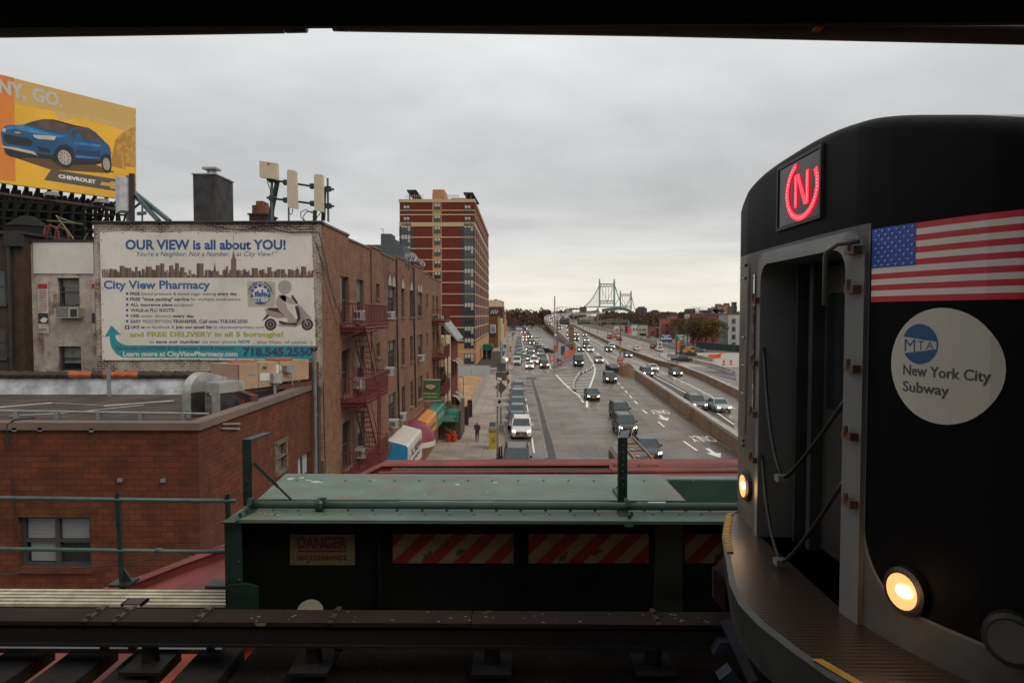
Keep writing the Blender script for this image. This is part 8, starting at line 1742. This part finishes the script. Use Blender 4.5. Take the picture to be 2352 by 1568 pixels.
zl=[H(2.15),DZ0,H(1.2),H(.8),H(.4),H(0),H(-.2),DZ1]
train=thing('subway_train', 'black fronted silver subway train with a flag and round city transit emblem', 'subway train', (1.73,TC,H(RAIL)))
front,tf,bf=newmat('train_front')
v_=tf.nodes.new('ShaderNodeNewGeometry').outputs['Position'];s_=tf.nodes.new('ShaderNodeSeparateXYZ');tf.links.new(v_,s_.inputs[0])
def sdr(y0,y1,z0,z1,r):                   # rounded-rectangle paint field in the (y,z) plane of the front
 qy=tm(tf,'SUBTRACT', tm(tf,'ABSOLUTE', tm(tf,'SUBTRACT', s_.outputs[1],(y0+y1)/2)),(y1 - y0)/2 - r);qz=tm(tf,'SUBTRACT', tm(tf,'ABSOLUTE', tm(tf,'SUBTRACT', s_.outputs[2],(z0+z1)/2)),(z1 - z0)/2 - r)
 a=tm(tf,'MAXIMUM', qy,0.0);b=tm(tf,'MAXIMUM', qz,0.0)
 return tm(tf,'SUBTRACT', tm(tf,'SQRT', tm(tf,'ADD', tm(tf,'MULTIPLY', a,a),tm(tf,'MULTIPLY', b,b))),r)
m1_=tm(tf,'LESS_THAN', sdr(1.0,3.50,H(1.42),EZ+3,.34),0.0);m1b=tm(tf,'LESS_THAN', sdr(1.0,3.485,H(1.405),EZ+3,.33),0.0);m1_=tm(tf,'MULTIPLY', m1_,tm(tf,'LESS_THAN', s_.outputs[2],EZ+.42));m2_=tm(tf,'GREATER_THAN', s_.outputs[2],EZ+.46)
blackf=tm(tf,'MAXIMUM', m1b,m2_);rimf=tm(tf,'MAXIMUM', tm(tf,'SUBTRACT', m1_,m1b),0.0)
c_=mixc(tf,blackf,mixc(tf,noise(tf,v_,3,4),(.062,.062,.062),(.10,.10,.098)),(.006,.006,.007));c_=mixc(tf,rimf,c_,(.16,.155,.145));tf.links.new(c_,bf.inputs['Base Color']);tf.links.new(tm(tf,'MULTIPLY_ADD', blackf,.12,.38),bf.inputs['Roughness']);tf.links.new(tm(tf,'MULTIPLY_ADD', blackf,-.45,.5),bf.inputs['Specular IOR Level'])
steelm=mat('train_steel', (.45,.45,.45),.28,.85,var=.1,scale=2)
sh_=MB();roofm=MB();NR=5
def colz(i):
 y,x=cols[i];zt_=ztop(y);L=[(x,y,z) for z in zl]
 L +=[(x,y,zt_ - .07)] if zt_ - .07>zl[-1] else [(x,y,max(zl[-1]+.001,zt_ - .07))]
 z0_=L[-1][2]
 for k in range(1,NR+1):
  a=math.pi/2*k/NR;dx=.12*(1 - math.cos(a)) if x<19 else 0;L.append((x+dx,y,z0_+(zt_ - z0_)*math.sin(a)))
 return L
CZ=[colz(i) for i in range(len(cols))]
for i in range(len(cols) - 1):
 for j in range(len(CZ[0]) - 1):
  yc=(cols[i][0]+cols[i+1][0])/2;zc_=(CZ[i][j][2]+CZ[i][j+1][2])/2
  side=cols[i][1]>19 or cols[i+1][1]>19
  if not side and DY0<yc<DY1 and DZ0<zc_<DZ1:continue
  sh_.face([CZ[i][j],CZ[i+1][j],CZ[i+1][j+1],CZ[i][j+1]],1 if side else 0)
sh_.build('shell', [front,steelm],train,smooth=True)
for i in range(len(cols) - 1):
 a,b=CZ[i][-1],CZ[i+1][-1]
 roofm.face([a,b,(20,b[1],b[2]),(20,a[1],a[2])])
roofm.build('roof', mat('train_roof', (.30,.29,.27),.5,.3,var=.2,scale=1.5),train,smooth=True)
sdm=MB()
for y in (2.612,):
 for k in range(9):sdm.box(2.9,20,y - .006,y,H(1.5)+k*.09,H(1.5)+k*.09+.05)
sdm.build('side_fluting', steelm,train)
dkr=mat('door_dark', (.020,.021,.021),.4,var=.2);grf=mat('frame_grey', (.18,.185,.185),.4,.2,var=.1,scale=2)
rc=MB();XB=2.12
rc.face([(XB,DY0,DZ0),(XB,DY1,DZ0),(XB,DY1,DZ1),(XB,DY0,DZ1)])
for q4 in (((DY0,DZ0),(DY0,DZ1)),((DY0,DZ1),(DY1,DZ1)),((DY1,DZ1),(DY1,DZ0)),((DY1,DZ0),(DY0,DZ0))):
 (a,b),(c,d)=q4;rc.face([(prof(a),a,b),(prof(c),c,d),(XB,c,d),(XB,a,b)])
rc.build('door_recess', dkr,train,fix=False)
def rrect(y0,y1,z0,z1,r,n=7,off=0.0,bot=True):
 P=[]
 for cy,cz,a0 in ((y1 - r,z1 - r,0),(y0+r,z1 - r,90)):P +=[(cy+r*math.cos(R(a0+90*k/n)),cz+r*math.sin(R(a0+90*k/n))) for k in range(n+1)]
 P +=[(y0,z0),(y1,z0)];return P
fo=rrect(DY0 - .13,DY1+.04,H(1.62),DZ1+.035,.15);fi=rrect(DY0+.02,DY1 - .04,H(1.60),DZ1 - .05,.13)
m=MB()
for k in range(len(fo)):
 j=(k+1) % len(fo)
 if k==len(fo) - 2+0:continue
 A_,B_,C_,D_=fo[k],fo[j],fi[j],fi[k];P3=lambda p,o:Vector((prof(p[0]) - o,p[0],p[1]))
 m.face([P3(A_,.025),P3(B_,.025),P3(C_,.03),P3(D_,.03)]);m.face([P3(A_,0),P3(B_,0),P3(B_,.025),P3(A_,.025)]);m.face([P3(D_,.03),P3(C_,.03),P3(C_,-.32),P3(D_,-.32)])
m.build('door_frame', grf,train,smooth=False)
dr=MB();dr.box(2.04,2.10,3.72,4.60,H(1.58),DZ1 - .08);d_=dr.build('storm_door', mat('door_panel', (.05,.047,.043),.3,.2,var=.15),train)
a=MB().prism([(2.035,y,z) for y,z in rrect(4.26,4.55,H(.62),H(-.14),.06)[:-2]+[(4.26,H(.62)),(4.55,H(.62))]],(.004,0,0));a.build('window', mat('train_glass', (.012,.014,.015),.04,var=0,spec=1),d_)
m=MB().tube([(1.99,3.80,H(1.1)),(1.97,3.80,H(1.0)),(1.97,3.80,H(-.05)),(1.97,3.88,H(-.16)),(1.99,3.98,H(-.17))],.014,8);m.build('grab_bar', steelm,train,smooth=True)
m=MB();m.box(1.96,2.04,4.60,4.66,DZ0,DZ1 - .05).box(1.93,2.02,4.78,4.81,DZ0,DZ1 - .05);m.build('inner_jamb', mat('jamb', (.05,.05,.048),.4,.2),train)
chn=mat('chain_rubber', (.012,.012,.013),.5,var=0)
for z0_,zc2,z1_ in ((H(.22),H(1.02),H(.42)),(H(1.0),H(1.55),H(.85))):
 m=MB();cy=4.25
 for (ya,za) in ((4.9,z0_),(3.62,z1_)):
  P=[]
  for k in range(9):f_=k/8;P.append((1.74 - .10*math.sin(math.pi/2*f_),ya+(cy - ya)*f_,za+(zc2 - za)*(1 - (1 - f_)**1.35)))
  m.tube(P,.012,7)
 m.build('safety_chain', chn,train,smooth=True);MB().box(1.60,1.66,cy - .035,cy+.035,zc2 - .02,zc2+.02).build('chain_clasp', grf,train)
cop=mat('bracket_copper', (.16,.085,.06),.45,.4,var=.2)
for y,z in ((3.56,H(-.13)),(3.56,H(-.33)),(3.55,H(.28)),(3.56,H(.63)),(3.55,H(.98)),(4.95,H(-.1)),(4.96,H(.35)),(4.96,H(.72)),(4.95,H(1.05))):MB().box(prof(y) - .06,prof(y),y - .05,y+.05,z - .02,z+.02).tube([(prof(y) - .06,y,z),(prof(y) - .06,y,z+.05)],.012,6).build('gate_bracket', cop,train)
m=MB();
for z in (H(-.38),H(-.22)):pass
m.tube([(1.72,3.50,H(-.37)),(1.62,3.52,H(-.36)),(1.60,3.60,H(-.33)),(1.62,3.66,H(-.30)),(1.62,3.66,H(-.05))],.014,7);m.build('handle', grf,train,smooth=True)
def onf(u,v,off=.0):
 lo,hi=2.65,5.88;d=ray(u,v);best=None
 for k in range(400):
  y=hi - (hi - lo)*k/399;x=d.x*y/d.y
  if x >=prof(y):
   P=EYE+d*(y/d.y);return Vector((prof(y) - off,y,P.z))
 P=EYE+d*(5.0/d.y);return P
m=MB().prism([(prof(y) - .006,y,z) for y,z in ((5.62,H(.72)),(5.08,H(.72)),(5.08,H(-.30)),(5.62,H(-.26)))],(.004,0,0));m.build('cab_window', MAT['train_glass'],train)
m=MB().tube([(prof(5.7) - .02,5.66,H(-.48)),(prof(5.7) - .04,5.66,H(.95))],.012,6)
for z in (H(-.38),H(-.28),H(.18),H(.40),H(.62),H(.98),H(1.02)):m.tube([(prof(5.7) - .04,5.67,z),(prof(5.4) - .02,5.3,z)],.010,6)
m.build('far_grab_rail', mat('rail_black', (.03,.028,.026),.3,.5),train)
m=MB().tube([(prof(5.1) - .05,5.08,H(-.35)),(prof(5.1) - .07,5.08,H(.9))],.014,6);m.build('near_grab_rail', steelm,train)
hot=mat('train_lamp', (.3,.15,.06),.3,var=0,emit=(1,.48,.17),es=1.2);hot2=mat('train_lamp_core', (1,.9,.7),.3,var=0,emit=(1,.80,.50),es=12);bez=mat('bezel', (.06,.055,.05),.3,.6)
for y,z,nm in ((5.20,H(1.31),'far'),(3.22,H(1.31),'near'),(2.80,H(1.34),'dead')):
 x=prof(y);sl_=(prof(y - .05) - prof(y+.05))/.1;ax=Vector((-1,-sl_,0)).normalized();c0=Vector((x,y,z));r=.085
 hd=thing('headlight' if nm !='dead' else 'marker_lamp', None,None);hd.parent=train;hd.location=c0 - wloc(train)
 MB().tube([c0 - ax*.02,c0+ax*.03,c0+ax*.035],[r*1.42,r*1.32,r*1.1],24).build('bezel', bez,hd,smooth=False)
 MB().disc(c0+ax*.040,ax,r,24).build('lens', hot if nm !='dead' else mat('dead_lens', (.10,.10,.095),.2,var=.2),hd,fix=False)
 if nm !='dead': MB().disc(c0+ax*.043+Vector((0,-.018,.008)),ax,r*.33,16,r*.5).build('bulb', hot2,hd,fix=False)
ll=bpy.data.lights.new('lamp_glow', 'POINT');ll.energy=.9;ll.color=(1,.55,.25);ll.shadow_soft_size=.08
lo_=bpy.data.objects.new('lamp_glow', ll);COL.objects.link(lo_);lo_.parent=train;lo_.location=Vector((prof(3.22) - .22,3.16,H(1.33))) - wloc(train)
ll2=bpy.data.objects.new('lamp_glow', ll);COL.objects.link(ll2);ll2.parent=train;ll2.location=Vector((prof(5.2) - .14,5.2,H(1.33))) - wloc(train)
m=MB();sy0,sy1,sz0,sz1=3.98,4.61,H(-.575),H(-.955)
MB().box(1.724,1.727,sy0,sy1,sz0,sz1).build('route_window', mat('route_glass', (.018,.018,.02),.15,var=0),train)
m=MB()
for a in ((sy0 - .022,sy0,sz0 - .022,sz1+.022),(sy1,sy1+.022,sz0 - .022,sz1+.022),(sy0,sy1,sz0 - .022,sz0),(sy0,sy1,sz1,sz1+.022)):m.box(1.716,1.735,*a)
m.build('route_frame', mat('route_frame', (.035,.022,.018),.5),train)
led=mat('led_red', (1,.02,.05),.4,var=0,emit=(1,.015,.04),es=3.0);ledc=mat('led_core', (1,.3,.3),.4,var=0,emit=(1,.30,.22),es=4.0)
rs_=thing('route_bullet', None,None);rs_.parent=train;rs_.location=Vector((1.72,4.2,H(-.76))) - wloc(train)
cy,cz=4.225,H(-.765);m=MB();m2=MB()
def ring_(a0,a1,r,w_,x,mb):
 n=30
 for k in range(n):
  A_=R(a0+(a1 - a0)*k/n);B_=R(a0+(a1 - a0)*(k+1)/n)
  mb.face([(x,cy - r_*math.cos(q_)*1.3,cz+r_*math.sin(q_)) for r_,q_ in ((r - w_,A_),(r - w_,B_),(r+w_,B_),(r+w_,A_))])
ring_(112,390,.172,.017,1.7165,m)
for dy,z0_,z1_ in ((.085,-.10,.10),(-.085,-.10,.10)):m.face([(1.716,cy+dy - .018,cz+z0_),(1.716,cy+dy+.018,cz+z0_),(1.716,cy+dy+.018,cz+z1_),(1.716,cy+dy - .018,cz+z1_)])
m.face([(1.7165,cy+.085,cz+.10),(1.7165,cy+.04,cz+.10),(1.7165,cy - .085,cz - .10),(1.7165,cy - .04,cz - .10)])
m.build('red_bullet', led,rs_,fix=False)
for k in range(40):q_=R(118+267*k/40);m2.disc((1.714,cy - .172*1.3*math.cos(q_),cz+.172*math.sin(q_)),(-1,0,0),.0035,5)
for dy in (.085,-.085):
 for k in range(14):m2.disc((1.714,cy+dy,cz - .08+k*.0125),(-1,0,0),.003,5)
m2.build('led_dots', ledc,rs_,fix=False)
def fs(u,z,o):return Vector((prof(u) - o,u - o*.4,z))
FY0,FY1=3.47,2.765;FZ1,FZ0=H(-.425),H(-.062)
fred=mat('flag_red', (.62,.010,.028),.45,var=.03);fwh=mat('flag_white', (.74,.70,.63),.45,var=.03);fbl=mat('flag_blue', (.015,.07,.40),.45,var=.03)
m=MB();NC=14
for k in range(13):
 za=FZ1 - (FZ1 - FZ0)*k/13;zb_=FZ1 - (FZ1 - FZ0)*(k+1)/13
 for c in range(NC):
  ya=FY0+(FY1 - FY0)*c/NC;yb_=FY0+(FY1 - FY0)*(c+1)/NC;m.face([fs(ya,zb_,.004),fs(yb_,zb_,.004),fs(yb_,za,.004),fs(ya,za,.004)],0 if k % 2==0 else 1)
flag=m.build('flag_decal', [fred,fwh],train,fix=False);m=MB();yc=FY0+(FY1 - FY0)*.36;zc7=FZ1 - (FZ1 - FZ0)*7/13
for c in range(6):ya=FY0+(yc - FY0)*c/6;yb_=FY0+(yc - FY0)*(c+1)/6;m.face([fs(ya,zc7,.005),fs(yb_,zc7,.005),fs(yb_,FZ1,.005),fs(ya,FZ1,.005)])
m.build('canton', fbl,flag,fix=False);m=MB()
for r_ in range(9):
 for c in range(6 if r_ % 2==0 else 5):
  y=FY0+(yc - FY0)*((c+(.5 if r_ % 2==0 else 1.0))/6);z=FZ1 - (FZ1 - zc7)*(r_+.6)/9.2;c0=fs(y,z,.006);m.face([c0+Vector((0,.013,-.003)),c0+Vector((0,-.013,-.003)),c0+Vector((0,-.013,.003)),c0+Vector((0,.013,.003))])
m.build('stars', mat('star_white', (.5,.52,.6),.5,var=0),flag,fix=False)
EYc,EZc,ER=3.09,H(.232),.262
def em(a,b,o):# a:to the right (towards -y),b:up;on the curved surface,arc length corrected
 y=EYc - a*.93;return Vector((prof(y) - o,y - o*.45,EZc+b))
def emb(name,poly,o,mt,par=None):
 bm=bmesh.new();vs=[bm.verts.new((x,0,z)) for x,z in poly];bm.faces.new(vs)
 xs=[p[0] for p in poly];x=math.floor(min(xs)/.03)*.03
 while x<max(xs):
  bmesh.ops.bisect_plane(bm,geom=bm.verts[:]+bm.edges[:]+bm.faces[:],plane_co=(x,0,0),plane_no=(1,0,0));x +=.03
 mb=MB()
 for f_ in bm.faces:mb.face([em(v.co.x,v.co.z,o) for v in f_.verts])
 bm.free();return mb.build(name,mt,par or train,fix=False)
ewh=mat('emblem_white', (.56,.52,.455),.5,var=.04);ebl=mat('emblem_blue', (.010,.085,.22),.5,var=.02);etx=mat('emblem_grey', (.06,.07,.09),.5,var=0)
cir=lambda r,cx0=0,cz0=0,n=40:[(cx0+r*math.cos(2*math.pi*k/n),cz0+r*math.sin(2*math.pi*k/n)) for k in range(n)]
e0=emb('round_emblem', cir(ER),.004,ewh);emb('blue_disc', cir(.093,-.105,.095),.0046,ebl,e0)
emb('letter_band', [(-.20,.128),(-.02,.108),(-.02,.075),(-.20,.046)],.0049,ewh,e0)
def wrapf(off):return lambda p:em(p.x,p.z,off)
def etext(s,x0,x1,z0,h,m_,bold=.02,U=(0,0,1),o=.0052):return text('lettering', s,(x0,0,z0),(x1,0,z0),h,m_,None,U=U,off=0,bold=bold,fn=wrapf(o))
for s,x0,x1,z0,h in (('New York City', -.19,.215,-.052,.047),('Subway', -.19,.045,-.130,.047)):
 o=etext(s,x0,x1,z0,h,etx);o.parent=e0;o.matrix_parent_inverse=Matrix.Translation(-wloc(e0))
for s,x0,x1,z0,h in (('M', -.185,-.125,.058,.060),('T', -.115,-.078,.068,.044),('A', -.072,-.032,.074,.034)):
 o=etext(s,x0,x1,z0,h,ebl,.0);o.parent=e0;o.matrix_parent_inverse=Matrix.Translation(-wloc(e0))
sp_=[(5.75,2.0),(5.4,1.63),(4.9,1.46),(4.44,1.35),(4.03,1.25),(3.75,1.215),(3.5,1.235),(3.22,1.30),(2.98,1.37),(2.75,1.52),(2.62,1.75)]
zs_=H(1.60);m=MB()
rib,tr_,br_=newmat('ribbed_plate');v_=tr_.nodes.new('ShaderNodeNewGeometry').outputs['Position'];s_=tr_.nodes.new('ShaderNodeSeparateXYZ');tr_.links.new(v_,s_.inputs[0]);fr_=tm(tr_,'FRACT', tm(tr_,'MULTIPLY', s_.outputs[1],30.0));br_.inputs['Roughness'].default_value=.35;br_.inputs['Metallic'].default_value=.5
tr_.links.new(mixc(tr_,noise(tr_,v_,7,5),mixc(tr_,tm(tr_,'LESS_THAN', fr_,.45),(.030,.021,.017),(.11,.077,.058)),(.07,.045,.035)),br_.inputs['Base Color']);bump(tr_,br_,tm(tr_,'LESS_THAN', fr_,.45),.6,.01)
for (ya,xa),(yb_,xb) in zip(sp_,sp_[1:]):m.face([(xa+.03,ya,zs_),(xb+.03,yb_,zs_),(max(prof(yb_),1.7)+.4,yb_,zs_),(max(prof(ya),1.7)+.4,ya,zs_)])
m.build('step_plate', rib,train,fix=False);m=MB()
for (ya,xa),(yb_,xb) in zip(sp_,sp_[1:]):
 m.face([(xa - .0,ya,zs_ - .01),(xb - .0,yb_,zs_ - .01),(xb+.035,yb_,zs_+.004),(xa+.035,ya,zs_+.004)]);m.face([(xa,ya,zs_ - .01),(xb,yb_,zs_ - .01),(xb+.02,yb_,zs_ - .26),(xa+.02,ya,zs_ - .26)])
m.build('anticlimber', mat('anticlimber_grey', (.055,.055,.052),.5,.3,var=.2,scale=4),train,smooth=False)
m=MB()
for k in range(26):
 y=5.42 - k*.035
 if y<4.5:break
 x=[xa+(xb - xa)*(ya - y)/(ya - yb_) for (ya,xa),(yb_,xb) in zip(sp_,sp_[1:]) if yb_ <=y <=ya][0];m.box(x+.015,x+.06,y,y+.024,zs_+.004,zs_+.010)
for y0_,y1_ in ((3.12,2.9),(2.9,2.7)):
 xa=[xa+(xb - xa)*(ya - y0_)/(ya - yb_) for (ya,xa),(yb_,xb) in zip(sp_,sp_[1:]) if yb_ <=y0_ <=ya][0];xb2=[xa+(xb - xa)*(ya - y1_)/(ya - yb_) for (ya,xa),(yb_,xb) in zip(sp_,sp_[1:]) if yb_ <=y1_ <=ya][0];m.face([(xa+.02,y0_,zs_+.008),(xb2+.02,y1_,zs_+.008),(xb2+.07,y1_,zs_+.008),(xa+.07,y0_,zs_+.008)])
m.build('yellow_edge', mat('edge_yellow', (.42,.25,.03),.6,var=.2,scale=10),train,fix=False)
m=MB();m.box(1.9,20,2.85,5.6,H(2.5),H(2.1));m.build('underframe', dark,train)
for y in (3.48,4.95):
 for x in (3.4,5.5):MB().tube([(x,y - .06,H(2.35)),(x,y+.06,H(2.35))],.42,20).build('wheel', MAT['rail_dark'],train)
m=MB().prism([onY(*B2(95,1300),5.3),onY(*B2(150,1210),5.3),onY(*B2(290,1215),5.3),onY(*B2(330,1318),5.3),onY(*B2(210,1290),5.3)],(0,.2,0));m.build('coupler_horn', mat('truck_blue', (.035,.042,.055),.5,var=.2),train)
m=MB().bar(onY(*B2(215,1040),5.2),onY(*B2(420,1480),5.0),.12,.1).bar(onY(*B2(170,1420),5.1),onY(*B2(240,1508),5.1),.12).box(1.75,2.6,4.6,5.4,H(2.55),H(1.95));m.build('tripcock', MAT['truck_blue'],train)
m=MB();q=lambda x,y,Y:onY(*B2(x,y),Y);m.prism([q(95,665,5.55),q(190,580,5.75),q(230,600,5.75),q(190,760,5.55)],(.02,.02,-.02)).prism([q(95,665,5.55),q(190,765,5.55),q(180,1000,5.55),q(95,890,5.55)],(0,.03,0));m.build('side_step', mat('step_rust', (.055,.032,.026),.6,.2,var=.3,scale=8),train)
